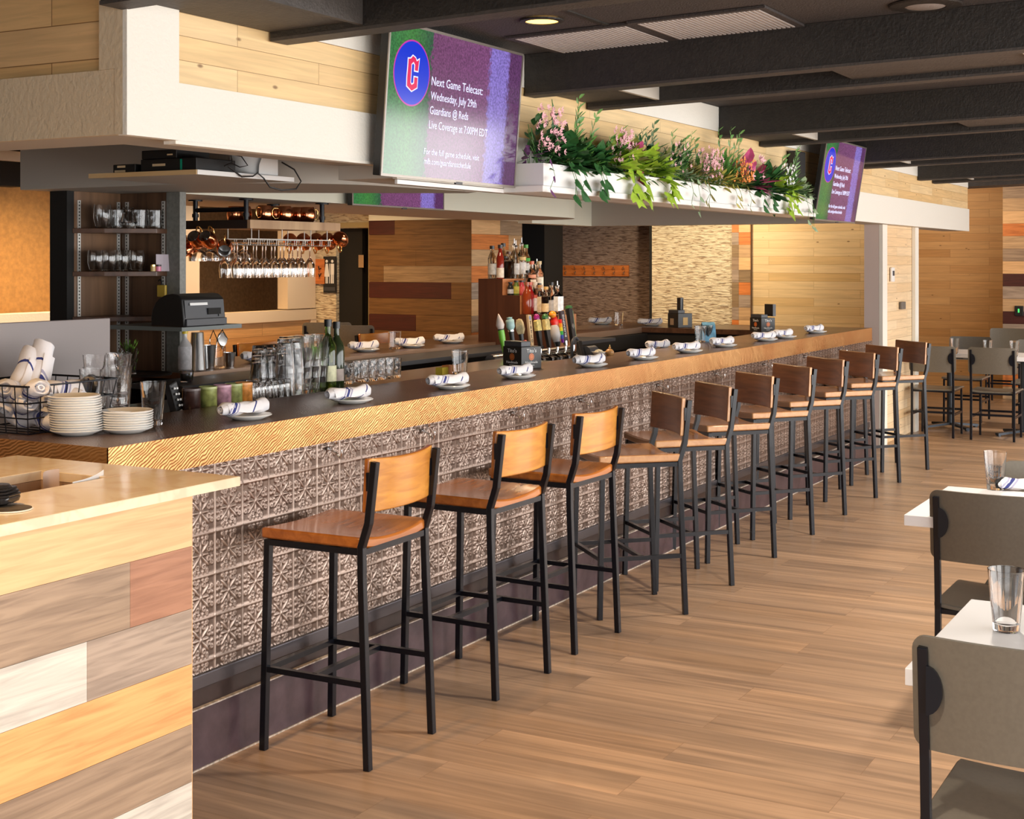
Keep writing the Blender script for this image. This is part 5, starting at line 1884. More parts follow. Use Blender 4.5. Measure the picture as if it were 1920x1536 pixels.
for (x, y, dx, dy) in ((5.095, 5.3115, 1, 0), (5.365, 5.3115, 1, 0), (5.3815, 5.262, 0, 1), (5.3815, 5.012, 0, 1)):
    mb = MB()
    mb.mi = 0
    if dx:
        mb.box((x - .010, y - .006, zb_), (x + .010, y - .0005, 1.955))
        mb.mi = 1
        for k in range(52):
            z = 1.10 + k * .0165
            mb.box((x - .003, y - .0068, z), (x + .003, y - .0055, z + .008))
    else:
        mb.box((x - .006, y - .010, zb_), (x - .0005, y + .010, 1.955))
        mb.mi = 1
        for k in range(52):
            z = 1.10 + k * .0165
            mb.box((x - .0068, y - .003, z), (x - .0055, y + .003, z + .008))
    mb.build('slotted_strip', [sm_, M['black_matte']], t)


def onshelf(u, s=10.33):
    r_ = ray(u, 500)
    k = s / (r_[0] + r_[1])
    return r_[0] * k, r_[1] * k


stem = MB().lathe([(0, 0), (.030, 0), (.032, .004), (.042, .045), (.041, .085), (.037, .105), (.0355, .105), (.039, .085), (.040, .045), (.030, .008), (0, .006)], 28).build('stemless_glass', M['glass'], None, 40)
for k, (u, l) in enumerate(((180, 'leftmost'), (204, 'second'), (229, 'third'), (256, 'rightmost'))):
    o = stem if k == 0 else stem.copy()
    if k:
        col.objects.link(o)
    x, y = onshelf(u)
    single(o, 'stemless_glass', l + ' stemless wine glass on the middle shelf of the corner unit', 'glass', (x, y, 1.6), 0, 'stemless glasses on the middle shelf')
o = stem.copy(); col.objects.link(o)
x, y = onshelf(192)
single(o, 'stemless_glass', 'stemless glass at the left of the top shelf of the corner unit', 'glass', (x, y, 1.8145))
o.scale = (1.1, 1.1, 1.12)
for k, (u, l) in enumerate(((218, 'left of the decanter'), (261, 'right of the decanter'), (290, 'alone at the right end'))):
    o = rk.copy(); col.objects.link(o)
    x, y = onshelf(u, 10.34)
    single(o, 'rocks_glass', 'cut rocks glass on the top shelf of the corner unit, ' + l, 'glass', (x, y, 1.8145))
x, y = onshelf(241, 10.30)
tag(MB().lathe([(0, 0), (.036, 0), (.042, .03), (.030, .07), (.016, .085), (.016, .093), (.030, .103), (.028, .104), (.013, .093), (.013, .085), (.027, .068), (.038, .03), (0, .006)], 28).build('decanter', M['glass'], None, 40), 'small glass decanter with a flared lip in the middle of the top shelf', 'decanter').location = (x, y, 1.8145)
for k, (u, c, l) in enumerate(((287, (0.55, 0.38, 0.12), 'tiny gold lidded jar'), (297, (0.70, 0.20, 0.32), 'tiny pink jar with a black lid'))):
    x, y = onshelf(u, 10.31)
    t = thing('jar', l + ' on the middle shelf of the corner unit', 'jar', (x, y, 1.6))
    MB().lathe([(0, 0), (.014, 0), (.014, .024), (0, .024)], 16).build('body', flat('jar_c', c, .3), t, 40)
    MB().lathe([(0, .0245), (.0145, .0245), (.0145, .033), (0, .033)], 16).build('lid', M['brass'] if k == 0 else M['black_plastic'], t, 40)
x, y = onshelf(306, 10.33)
o = MB().grid(lambda u, v: (-.035 + .07 * u, .01 * math.sin(u * 2), .0 + .085 * v), 4, 4, (0, .0006, 0)).build('note_paper', flat('lilac_paper', (0.52, 0.45, 0.50), 0.6))
tag(o, 'pale paper note propped at the right end of the middle shelf', 'paper')
o.location, o.rotation_euler = (x, y, 1.6005), (-.05, 0, -.75)
t = thing('padlock_box', 'yellow box hanging under the middle shelf on the right strip', 'box', (5.365, 5.005, 1.50))
MB().box((-.015, -.03, -.03), (.0, .025, .03)).build('housing', flat('yellow_plastic', (0.62, 0.42, 0.06), 0.4), t, bevel=.003)
MB().tube([(-.008, 0, .03), (-.008, 0, .05), (-.008, .012, .058), (-.008, .02, .05)], .003, 6).build('shackle', M['black_metal'], t, 60)

# ticket printer on an arm
t = thing('receipt_printer', 'black ticket printer with a domed top standing on an arm beside the shelf unit', 'printer', (4.93, 4.47, 1.345))
mb = MB()
prof = [(0, 0), (.20, 0), (.203, .04), (.195, .08), (.177, .11), (.15, .134), (.115, .149), (.075, .154), (.04, .150), (.012, .13), (0, .04)]
T = Matrix(((0, 0, 1, 0), (1, 0, 0, 0), (0, 1, 0, 0), (0, 0, 0, 1)))     # profile (y, z), extruded along x
mb.prism(prof, 0, .29, T)
mb.build('housing', M['black_plastic'], t, 50, bevel=.006)
mb = MB(); mb.box((.006, -.014, .004), (.284, -.0002, .038)); mb.build('paper_tray', M['dark_grey'], t, bevel=.003)
MB().prism([(-.0025, .042), (.0055, .124), (.0085, .124), (.0005, .042)], .01, .28, T).build('front_panel', M['dark_grey'], t)
MB().box((.16, -.006, .055), (.25, -.0028, .085)).build('paper_slot', M['black_matte'], t)
MB().prism([(.001, .100), (.003, .112), (.0055, .112), (.0035, .100)], .04, .16, Matrix.Translation((0, -.004, 0)) @ T).build('badge', M['white_gloss'], t)
MB().box((.235, -.0062, .045), (.262, -.0028, .055)).build('button', M['black_plastic'], t)
tag(MB().box((4.95, 4.50, 1.325), (5.374, 4.97, 1.3445)).build('printer_arm', flat('grey_green_arm', (0.16, 0.18, 0.17), 0.45)), 'grey bracket arm holding the ticket printer', 'bracket')
# tray and herbs
t = thing('herb_glass', 'tall glass of green herbs standing at the foot of the shelf unit', 'vase', (*onshelf(241, 10.05), BZ + .012))
MB().lathe([(0, 0), (.036, 0), (.045, .125), (.0435, .125), (.035, .006), (0, .005)], 24).build('glass_vase', M['glass'], t, 40)
mb = MB()
r2 = random.Random(3)
for k in range(150):
    a, rr = r2.uniform(0, 2 * PI), r2.uniform(0, .04)
    z0 = r2.uniform(.0, .14)
    p0 = Vector((rr * math.cos(a), rr * math.sin(a), .01 + z0))
    d = Vector((math.cos(a) * .3, math.sin(a) * .3, 1)).normalized()
    L_ = r2.uniform(.015, .035)
    s_ = d.orthogonal().normalized() * L_ * .35
    n_ = d.cross(s_).normalized() * .003
    mb.add([p0, p0 + d * L_ * .5 + s_ + n_, p0 + d * L_, p0 + d * L_ * .5 - s_ + n_], [(0, 1, 2, 3)])
mb.build('mint_leaves', flat('bright_herb', (0.20, 0.42, 0.05), .4, noise=.5, nscale=50), t)
tag(MB().lathe([(0, 0), (.15, 0), (.155, .008), (.15, .010), (.14, .004), (0, .004)], 40).build('round_tray', M['black_plastic'], None, 40), 'black round tray under the herb glass', 'tray').location = (5.16, 4.96, BZ + .0006)
# grey screen panel behind the basket
tag(MB().box((2.6, 3.98, 1.0), (3.98, 4.0, 1.432)).build('splash_panel', flat('taupe_panel', (0.26, 0.22, 0.21), 0.5), None, bevel=.003), 'plain taupe screen panel standing behind the wire basket', 'panel')
tag(MB().box((2.6, 3.96, 0), (3.98, 4.05, .9995)).build('panel_stand', M['black_matte']), 'black cabinet under the taupe screen panel', 'cabinet')
tag(MB().tube([(onray(62, 5.0), 5.0, 1.1), (onray(62, 5.0), 5.0, 1.27), (onray(64, 5.0), 5.0, 1.305), (onray(70, 5.0), 5.0, 1.315), (onray(76, 5.0), 5.0, 1.305), (onray(78, 5.0), 5.0, 1.26)], .006, 8).build('gooseneck_faucet', M['black_metal'], smooth=60), 'small black gooseneck tap rising behind the taupe screen panel', 'faucet')
# soda gun hose
tag(MB().tube([(4.00, 3.75, 1.02), (3.98, 3.80, 1.07), (4.03, 3.83, 1.10), (4.10, 3.83, 1.06), (4.15, 3.82, 1.03)], .008, 10).build('soda_hose', M['chrome'], smooth=60), 'flexible steel hose curling behind the bar near the pint glass', 'hose')
t = thing('soda_gun', 'black bar gun with white buttons leaning behind the bar left of the coloured mugs', 'bar gun', (onray(332, 3.74), 3.74, LZ + .001), 0)
MB().bar((.0, 0, .0), (-.04, 0, .11), .035, .045).build('body', M['black_plastic'], t, bevel=.006)
mb = MB()
for k in range(8):
    mb.lathe([(0, 0), (.005, 0), (.004, .003), (0, .003)], 10, (-.008 - .0045 * (k // 2) * 2 - (.0), -.0235, .022 + .022 * (k // 2)), Matrix.Rotation(PI / 2, 4, 'X') @ Matrix.Translation(((k % 2) * .014 - .005, 0, 0)))
mb.build('buttons', M['white_gloss'], t, 40)

# ---- napkin caddies with printed faces


def caddy(loc, rz, label, s=1.0, printed=True):
    t = thing('napkin_caddy', label, 'caddy', loc, rz)
    w_, d_, h_ = .155 * s, .155 * s, .125 * s
    MB().box((0, 0, 0), (w_, d_, h_)).build('box', M['black_plastic'], t, bevel=.002)
    MB().box((.004, .004, h_ + .0003), (w_ * .96, d_ * .5, h_ + .030 * s)).build('tray', M['dark_grey'], t, bevel=.003)
    if printed:
        for face in (0, 1):
            base = Matrix.Translation((w_ / 2, -.0006, 0)) @ RX if face == 0 else Matrix.Translation((w_ + .0006, d_ / 2, 0)) @ Matrix.Rotation(PI / 2, 4, 'Z') @ RX
            for txt, zz, sz, wd in (("Tito's", .092, .030, .075), ('Handmade', .030, .020, .095), ('VODKA', .016, .010, .045)):
                text_mesh(txt, sz * s, M['white_gloss'], t, 'lettering', base @ Matrix.Translation((-wd * s / 2, zz * s, 0)) @ Matrix.Shear('XY', 4, (.2 if zz > .02 else 0, 0)) if False else base @ Matrix.Translation((-wd * s / 2, zz * s, 0)), wd * s)
            MB().lathe([(0, 0), (.020 * s, 0), (.020 * s, .0006), (0, .0006)], 24, (0, 0, 0), base @ Matrix.Translation((0, .067 * s, 0))).build('round_emblem', flat('copper_print', (0.65, 0.16, 0.03), 0.45), t, 40)
            MB().lathe([(.013 * s, .0007), (.0145 * s, .0007), (.0145 * s, .001), (.013 * s, .001)], 20, (0, 0, 0), base @ Matrix.Translation((0, .067 * s, 0)), closed=True).build('emblem_ring', M['black_plastic'], t)
    return t


A_, B_, C_ = pz(943, 690, BZ), pz(979, 693, BZ), pz(1011, 688, BZ)
print('CADDY', A_, B_, C_)
an = math.atan2(B_.y - A_.y, B_.x - A_.x)
caddy((A_.x, A_.y, BZ + .0005), an, 'black napkin caddy with white script lettering standing on the near bar before the beer taps', .92)
A2 = pz(1406, 622, BZ); B2 = pz(1436, 624, BZ)
an2 = math.atan2(B2.y - A2.y, B2.x - A2.x)
t = caddy((A2.x, A2.y, BZ + .0005), an2, 'black napkin caddy with white script lettering at the far end of the near bar', .9)
MB().box((.06, .10, .125), (.16, .13, .22)).build('menu_holder', M['black_plastic'], t)
A3 = pz(1252, 612, BZ)
x3 = 11.12
r_ = ray(1252, 610)
t = caddy((x3, x3 / r_[0] * r_[1], BZ + .0005), an2, 'brown and black caddy with menus on the end bar before the stone wall', .95, False)
MB().box((.035, -.0012, .02), (.085, -.0001, .075)).build('picture', flat('tan_picture', (0.5, 0.36, 0.24), 0.5), t)
MB().box((.1475, .05, .02), (.149, .10, .085)).build('picture', flat('gold_picture', (0.6, 0.38, 0.12), 0.5), t)
MB().box((.05, .06, .1195), (.10, .09, .25)).build('menu_stack', M['black_plastic'], t)
MB().bar((.11, .07, .12), (.135, .06, .24), .006).build('pen', M['black_plastic'], t)
# blue tented card
r_ = ray(1340, 636)
t = thing('folded_card', 'blue and white folded card bent over in an arch on the near bar', 'card', (3.56 / r_[1] * r_[0], 3.56, BZ + .0005), .55)
pts = [(-.06, 0), (-.045, .06), (-.02, .115), (.01, .132), (.035, .11), (.05, .06), (.052, 0)]
mb = MB()
mb.grid(lambda u, v: (np.interp(u * 6, range(7), [q_[0] for q_ in pts]), v * .09, np.interp(u * 6, range(7), [q_[1] for q_ in pts])), 18, 2, (0.0012, 0, 0))
mb.build('card', flat('sky_blue_print', (0.22, 0.52, 0.75), 0.4, noise=.5, nscale=14), t, 60)
# small things on the near bar by the sink
for (u, v, c, nm, l) in ((1143, 672, (0.62, 0.33, 0.12), 'pepper_mill', 'small round wooden pepper mill on the near bar beyond the faucet'), (1128, 674, (0.05, 0.5, 0.03), 'bottle_cap', 'bright green cap lying on the near bar'), ):
    p = pz(u, v, BZ); p.y = min(p.y, 3.62)
    if nm == 'pepper_mill':
        t = thing(nm, l, 'pepper mill', (onray(u, 3.56), 3.56, BZ + .0005))
        MB().lathe([(0, 0), (.018, 0), (.026, .012), (.026, .024), (.016, .036), (.006, .040), (.008, .048), (0, .052)], 20).build('body', flat('turned_wood', c, .4), t, 50)
        MB().lathe([(0, .052), (.004, .052), (.002, .064), (0, .064)], 10).build('knob', M['brass'], t, 50)
    else:
        tag(MB().lathe([(0, 0), (.02, 0), (.019, .012), (0, .012)], 20).build('green_cap', flat('green_cap', c, .4), None, 40), l, 'cap').location = (onray(u, 3.50), 3.50, BZ + .0005)
t = thing('snack_bowl', 'small white bowl of colourful packets at the inner edge of the near bar', 'bowl', (onray(1120, 3.62), 3.61, BZ + .0005))
MB().lathe([(0, 0), (.025, 0), (.045, .022), (.043, .022), (.024, .004), (0, .003)], 24).build('bowl', M['china'], t, 40)
MB().lathe([(0, .012), (.034, .016), (.02, .032), (0, .038)], 9).build('packets', flat('mixed_packets', (0.8, 0.65, 0.5), .5, noise=.8, nscale=60), t)

# ---- faucet and sink things
t = thing('bar_faucet', 'black gooseneck faucet with a wooden handled lever behind the near bar', 'faucet', (onray(1072, 3.95), 3.95, 1.0))
MB().tube([(0, 0, 0), (0, 0, .12)] + [(.05 * (1 - math.cos(a)), -.0, .12 + .05 * math.sin(a)) for a in [PI * k / 8 for k in range(1, 9)]] + [(.10, 0, .06)], .009, 10).build('spout', M['dark_grey'], t, 60)
MB().bar((-.06, -.12, .0), (.0, -.05, .15), .03, .03).build('lever', M['black_plastic'], t, bevel=.006)
t = thing('sink_cylinder', 'grey steel cylinder lying behind the bar beside the faucet', 'canister', (onray(1098, 3.86), 3.86, 1.05))
MB().lathe([(0, 0), (.035, 0), (.035, .12), (0, .12)], 24, (0, 0, .035), Matrix.Rotation(PI / 2, 4, 'Y')).build('body', M['dark_grey'], t, 40)

# ---- beer taps
t = TT = thing('tap_tower', 'steel beer tap tower behind the bar carrying colourful tap handles', 'beer tap tower', (7.25, 4.18, 1.0))
MB().tube([(0, 0, .06), (1.05, 0, .06)], .035, 16).build('manifold', M['steel'], t, 60)
for x in (.15, .9):
    MB().lathe([(0, -.1), (.04, -.1), (.035, .03), (0, .03)], 16, (x, 0, 0)).build('leg', M['steel'], t, 40)
for k in range(9):
    x = .04 + k * .115
    mb = MB()
    mb.tube([(x, -.034, .06), (x, -.075, .058), (x, -.10, .04), (x, -.105, -.02)], [.010, .013, .010, .008], 10)
    mb.lathe([(0, .0), (.010, 0), (.008, .04), (0, .04)], 12, (x, -.075, .065))
    mb.build('faucet', M['chrome'], t, 60)
MB().box((-.02, -.20, -.13), (1.1, -.03, -.112)).build('drip_tray', M['steel'], t)
MB().box((-.02, -.20, -.30), (1.1, .08, -.131)).build('base_cabinet', M['black_matte'], t)


def handle_pos(k):
    return Vector((7.29 + k * .115, 4.105, 1.107))


def handle(k, label, parts, tilt=0.0):
    t = thing('tap_handle', label, None, handle_pos(k) - Vector((7.25, 4.18, 1.0)))
    t.parent = TT
    t.rotation_euler = (-.15, tilt, 0)
    for nm, mb, m in parts:
        mb.build(nm, m, t, 50)
    return t


fc = lambda n, c, **k: flat(n, c, k.get('rough', .35), noise=k.get('noise', 0), nscale=k.get('nscale', 30))
handle(0, 'beer tap handle shaped like a pale fountain pen nib over a lime green grip, leftmost', [
    ('grip', MB().lathe([(0, 0), (.011, 0), (.020, .09), (.019, .135), (0, .135)], 16), fc('lime_grip', (0.22, 0.62, 0.05))),
    ('nib', MB().lathe([(0, .1355), (.016, .1355), (.026, .165), (.020, .19), (.006, .225), (0, .235)], 16), fc('nib', (0.72, 0.60, 0.52))),
    ('band', MB().lathe([(0, .1352), (.0205, .1352), (.0205, .142), (0, .142)], 16), M['black_plastic'])], -.05)
handle(1, 'beer tap handle with a pale teal top and a black grip with white letters', [
    ('grip', MB().lathe([(0, 0), (.012, 0), (.017, .12), (0, .12)], 16), M['black_plastic']),
    ('collar', MB().lathe([(0, .1202), (.019, .1202), (.019, .132), (0, .132)], 16), M['steel']),
    ('top', MB().lathe([(0, .1325), (.018, .1325), (.027, .15), (.026, .19), (.014, .20), (.02, .206), (0, .21)], 16), fc('teal_top', (0.40, 0.60, 0.58)))])
handle(2, 'beer tap handle with a gold and silver bristly figure on a black stem', [
    ('grip', MB().lathe([(0, 0), (.012, 0), (.016, .10), (0, .10)], 12), M['black_plastic']),
    ('figure', MB().lathe([(0, .1), (.02, .10), (.030, .13), (.026, .17), (.018, .19), (0, .195)], 9, flute=lambda th, z: 1 + .15 * math.sin(5 * th)), fc('gold_figure', (0.55, 0.42, 0.22), noise=.6)),
    ('red_ball', MB().lathe([(0, .03), (.016, .035), (.018, .048), (.012, .06), (0, .063)], 12, (.0, -.018, .0)), fc('red', (0.6, 0.03, 0.04)))])
t = handle(3, 'beer tap handle shaped like a pale wooden paddle with dark upright letters', [
    ('paddle', MB().prism([(-.012, 0), (.012, 0), (.018, .04), (.022, .10), (.022, .215), (-.022, .215), (-.022, .10), (-.018, .04)], -.007, .007, RX), fc('pale_wood', (0.72, 0.47, 0.24))),
    ('round_badge', MB().lathe([(0, 0), (.014, 0), (.014, .001), (0, .001)], 16, (0, -.0072, .195), RX), fc('blue_badge', (0.25, 0.30, 0.45)))], .08)
for i, ch in enumerate('TATLO'):
    text_mesh(ch, .03, M['black_plastic'], t, 'lettering', Matrix.Translation((-.009, -.0085, .155 - i * .028)) @ RX, .018)
handle(4, 'left beer tap handle of the yellow sign pair, red and purple berries on top', [
    ('grip', MB().prism([(-.010, 0), (.010, 0), (.022, .11), (-.022, .11)], -.01, .01, RX), M['black_plastic']),
    ('sign', MB().prism([(-.028, .111), (.028, .111), (.028, .175), (.0, .19), (-.028, .17)], -.012, .012, RX), fc('yellow_sign', (0.80, 0.62, 0.20), noise=.4, nscale=50)),
    ('berries', MB().lathe([(0, .176), (.018, .18), (.02, .2), (.01, .215), (0, .218)], 9), fc('berries', (0.42, 0.02, 0.22), noise=.7, nscale=60))])
handle(5, 'right beer tap handle of the yellow sign pair, green leaves and pale fruit on top', [
    ('grip', MB().prism([(-.012, 0), (.012, 0), (.026, .11), (-.026, .11)], -.01, .01, RX), M['black_plastic']),
    ('sign', MB().prism([(-.030, .111), (.030, .111), (.030, .17), (.01, .185), (-.03, .175)], -.012, .012, RX), fc('yellow_sign2', (0.82, 0.60, 0.22), noise=.4, nscale=50)),
    ('leaves', MB().lathe([(0, .176), (.022, .182), (.024, .198), (.008, .214), (0, .216)], 7), M['leaf_dark']),
    ('fruit', MB().lathe([(0, .17), (.010, .174), (.011, .184), (0, .192)], 10, (.02, -.014, .004)), fc('peach_fruit', (0.85, 0.55, 0.42)))])
ht = handle(6, 'beer tap handle with an orange ball, red neck and rainbow striped side', [
    ('ball', MB().lathe([(.024 * math.sin(PI * i / 10), .195 - .024 * math.cos(PI * i / 10)) for i in range(11)], 18, (-.01, 0, .01)), fc('orange_ball', (0.90, 0.30, 0.02))),
    ('red_neck', MB().lathe([(0, .13), (.022, .135), (.027, .16), (.02, .19), (0, .19)], 14), fc('red_neck', (0.72, 0.02, 0.01))),
    ('grey_body', MB().lathe([(0, .03), (.022, .03), (.034, .07), (.030, .115), (.02, .138), (0, .138)], 14, (-.008, 0, 0)), fc('grey_body', (0.50, 0.46, 0.44))),
    ('striped_base', MB().lathe([(0, 0), (.016, 0), (.024, .03), (0, .03)], 12), M['black_plastic'])], .0)
for i, c in enumerate(((0.75, 0.02, 0.02), (0.9, 0.35, 0.02), (0.85, 0.7, 0.03), (0.05, 0.5, 0.08), (0.05, 0.12, 0.6), (0.25, 0.03, 0.4))):
    MB().box((.020 - i * .0, -.035, .145 - i * .025), (.040 - i * .0015, -.020, .1695 - i * .025)).build('rainbow_stripe', fc('rainbow%d' % i, c), ht)
t = handle(7, 'beer tap handle shaped like a dark upright board with white lettering', [
    ('board', MB().box((-.026, -.009, .03), (.026, .009, .225)), fc('dark_board', (0.05, 0.035, 0.045))),
    ('grip', MB().lathe([(0, 0), (.012, 0), (.014, .03), (0, .03)], 12), M['chrome']),
    ('wood_edge', MB().box((.0265, -.010, .02), (.032, .010, .23)), fc('wood_edge', (0.45, 0.24, 0.10)))])
text_mesh('BURNING', .03, M['white_gloss'], t, 'lettering', Matrix.Translation((.010, -.0095, .055)) @ RX @ Matrix.Rotation(PI / 2, 4, 'Z'), .145)
handle(8, 'beer tap handle shaped like a black lattice tower with a dark green top, rightmost', [
    ('tower', MB().box((-.024, -.012, .0), (.024, .012, .235)), M['black_plastic']),
    ('diamond', MB().prism([(-.02, 0), (0, -.02), (.02, 0), (0, .02)], 0, .002, Matrix.Translation((0, -.0125, .12)) @ RX), fc('diamond', (0.16, 0.15, 0.14))),
    ('green_top', MB().lathe([(0, .236), (.026, .238), (.024, .252), (.012, .258), (0, .259)], 14), M['leaf_dark']),
    ('edge', MB().box((.0245, -.013, .0), (.030, .013, .22)), fc('greenish_edge', (0.22, 0.30, 0.16)))])

# ---- stepped bottle tower
t = thing('bottle_tower', 'dark wooden stepped bottle stand behind the beer taps', 'bottle stand', (0, 0, 0))
TX0, TX1 = 8.45, 8.98
dw = wood('tower_side', (0.085, 0.030, 0.015), (0.05, 0.017, 0.009), 'z', .7, .35)
dw2 = wood('tower_riser_lit', (0.50, 0.20, 0.08), (0.38, 0.14, 0.05), 'x', .7, .35)  # warm light on the riser faces is put into this paler wood
yy = lambda u: TX0 / ray(u, 500)[0] * ray(u, 500)[1]
zz_ = lambda v, u: EYE + (HY - v) / F_PX * (TX0 / ray(u, 500)[0])
y0_, y1_, y2_, y3_ = yy(897), yy(942), yy(975), yy(1046)
zt_, zm_, zl_ = zz_(523, 930), zz_(554, 960), zz_(590, 1000)
print('TOWER', y0_, y1_, y2_, y3_, zt_, zm_, zl_)
MB().box((TX0, y1_, 1.02), (TX1, y0_, zt_)).build('upper_step', dw, t)
MB().box((TX0, y2_, 1.02), (TX1, y1_ - .0005, zm_)).build('middle_step', dw, t)
MB().box((TX0, y3_, 1.02), (8.72, y2_ - .0005, zl_)).build('lower_step', dw, t)
for (y, z0, z1, xe) in ((y1_, zm_, zt_, TX1), (y2_, zl_, zm_, TX1), (y3_, 1.03, zl_, 8.72)):
    MB().box((TX0 - .001, y - .004, z0 + .0005), (xe, y - .0006, z1)).build('riser', dw2, t)
am = M['amber']
amf = flat('whiskey_fill', (0.45, 0.10, 0.015), 0.15)
red = flat('red_fill', (0.30, 0.01, 0.01), 0.15)
cl = M['glass']
BG = 'bottles on the stepped stand'


def bt(u, y, z, text, **k):
    bottle(text, (max(TX0 + .035, min(TX1 - .035, onray(u, y))), y, z + .0006), group=BG, **k)


yt = y1_ + .037
YM = {957: y1_ - .035, 968: y1_ - .05, 978: y1_ - .075, 990: y2_ + .055, 997: y2_ + .034, 1011: y2_ + .034}
YL = {986: y2_ - .035, 994: y2_ - .045, 1003: y2_ - .065, 1013: y2_ - .10, 1024: y3_ + .11, 1034: y3_ + .075, 1045: y3_ + .037}
for u, l, k in ((936, 'dark necked red liqueur bottle with a cream label, leftmost on the top step', dict(h=.235, r=.026, fill=red, lab=(0.70, 0.60, 0.48), cap=(0.03, 0.02, 0.02), glass=flat('redbottle', (0.22, 0.02, 0.01), .06), labz=(.03, .32))),
                (954, 'short square whiskey bottle with amber content, second on the top step', dict(h=.19, r=.032, fill=amf, lab=None, square=True, cap=(0.10, 0.04, 0.02))),
                (967, 'clear bottle with pouring spout on the top step beside the whiskey', dict(h=.235, r=.027, lab=(0.78, 0.76, 0.74), pour=True)),
                (978, 'tall clear bottle with white shoulder label on the top step', dict(h=.255, r=.030, lab=(0.80, 0.78, 0.76), pour=True, sash=(0.75, 0.5, 0.2))),
                (986, 'clear bottle with green neck at the right of the top step', dict(h=.24, r=.030, lab=(0.80, 0.80, 0.78), cap=(0.06, 0.32, 0.03), sash=(0.06, 0.35, 0.04)))):
    bt(u, yt, zt_, l, **k)
for u, l, k in ((957, 'small dark bottle leftmost on the middle step', dict(h=.09, r=.022, glass=flat('darkb', (.02, .02, .02), .1), lab=(0.5, 0.5, 0.5))),
                (968, 'small green and yellow can shaped bottle on the middle step', dict(h=.10, r=.022, glass=flat('greenb', (.12, .18, .03), .3), lab=(0.55, 0.5, 0.08), labz=(.1, .6))),
                (978, 'small pink can shaped bottle on the middle step', dict(h=.10, r=.022, glass=flat('pinkb', (.55, .05, .08), .3), lab=(0.75, 0.12, 0.12), labz=(.1, .6))),
                (990, 'round bottle with pale oval label on the middle step', dict(h=.17, r=.031, lab=(0.74, 0.70, 0.58), fill=None, shoulder=.6, labz=(.12, .5))),
                (997, 'tall bottle with copper foil neck on the middle step', dict(h=.235, r=.030, lab=(0.80, 0.62, 0.45), cap=(0.62, 0.16, 0.08), sash=(0.70, 0.30, 0.18))),
                (1011, 'tall clear bottle with cream label at the right of the middle step', dict(h=.235, r=.030, lab=(0.80, 0.72, 0.58), cap=(0.60, 0.45, 0.22), labz=(.08, .52)))):
    bt(u, YM[u], zm_, l, **k)
for u, l, k in ((986, 'large amber brown bottle leftmost on the bottom step', dict(h=.22, r=.032, fill=amf, lab=None, glass=flat('amberb', (.25, .04, .01), .08), cap=(.3, .08, .03))),
                (994, 'deep red bottle second on the bottom step', dict(h=.22, r=.030, fill=red, lab=None, glass=flat('redb2', (.25, .01, .01), .08), cap=(0.5, 0.1, 0.05))),
                (1003, 'silver white bottle with a red spot on the bottom step', dict(h=.22, r=.031, lab=(0.72, 0.68, 0.72), sash=(0.6, 0.12, 0.08), cap=(.6, .5, .4), labz=(.1, .6))),
                (1013, 'bottle with tall cream label on the bottom step', dict(h=.20, r=.030, lab=(0.80, 0.68, 0.50), cap=(0.55, 0.30, 0.12), labz=(.06, .6))),
                (1024, 'amber rum bottle with wavy cream label on the bottom step', dict(h=.19, r=.033, fill=amf, lab=(0.78, 0.56, 0.30), cap=(0.6, 0.35, 0.1), labz=(.10, .40))),
                (1034, 'clear bottle with black stopper on the bottom step', dict(h=.22, r=.028, lab=(0.45, 0.42, 0.40), cap=(.01, .01, .01))),
                (1045, 'square bottle with a white label and pouring spout, rightmost on the bottom step', dict(h=.20, r=.034, lab=(0.85, 0.84, 0.84), square=True, pour=True, labz=(.12, .62)))):
    bt(u, YL[u], zl_, l, **k)

for x, y, z, l, k in ((8.58, y0_ - .035, zt_, 'clear bottle in the back row of the top step, left', dict(h=.23, r=.030, lab=(0.7, 0.66, 0.6))), (8.74, y0_ - .035, zt_, 'amber bottle in the back row of the top step, middle', dict(h=.25, r=.030, fill=amf, lab=(0.75, 0.6, 0.4))),
                      (8.90, y0_ - .035, zt_, 'clear bottle with a steel spout in the back row of the top step, right', dict(h=.25, r=.030, lab=(0.8, 0.78, 0.75), pour=True)),
                      (8.86, y1_ - .05, zm_, 'clear bottle at the back right of the middle step', dict(h=.22, r=.029, lab=(0.75, 0.7, 0.62), pour=True)), (8.66, y2_ - .036, zl_, 'amber bottle at the back right of the bottom step', dict(h=.21, r=.029, fill=amf, lab=(0.8, 0.7, 0.55)))):
    bottle(l, (x, y, z + .0006), group=BG, **k)

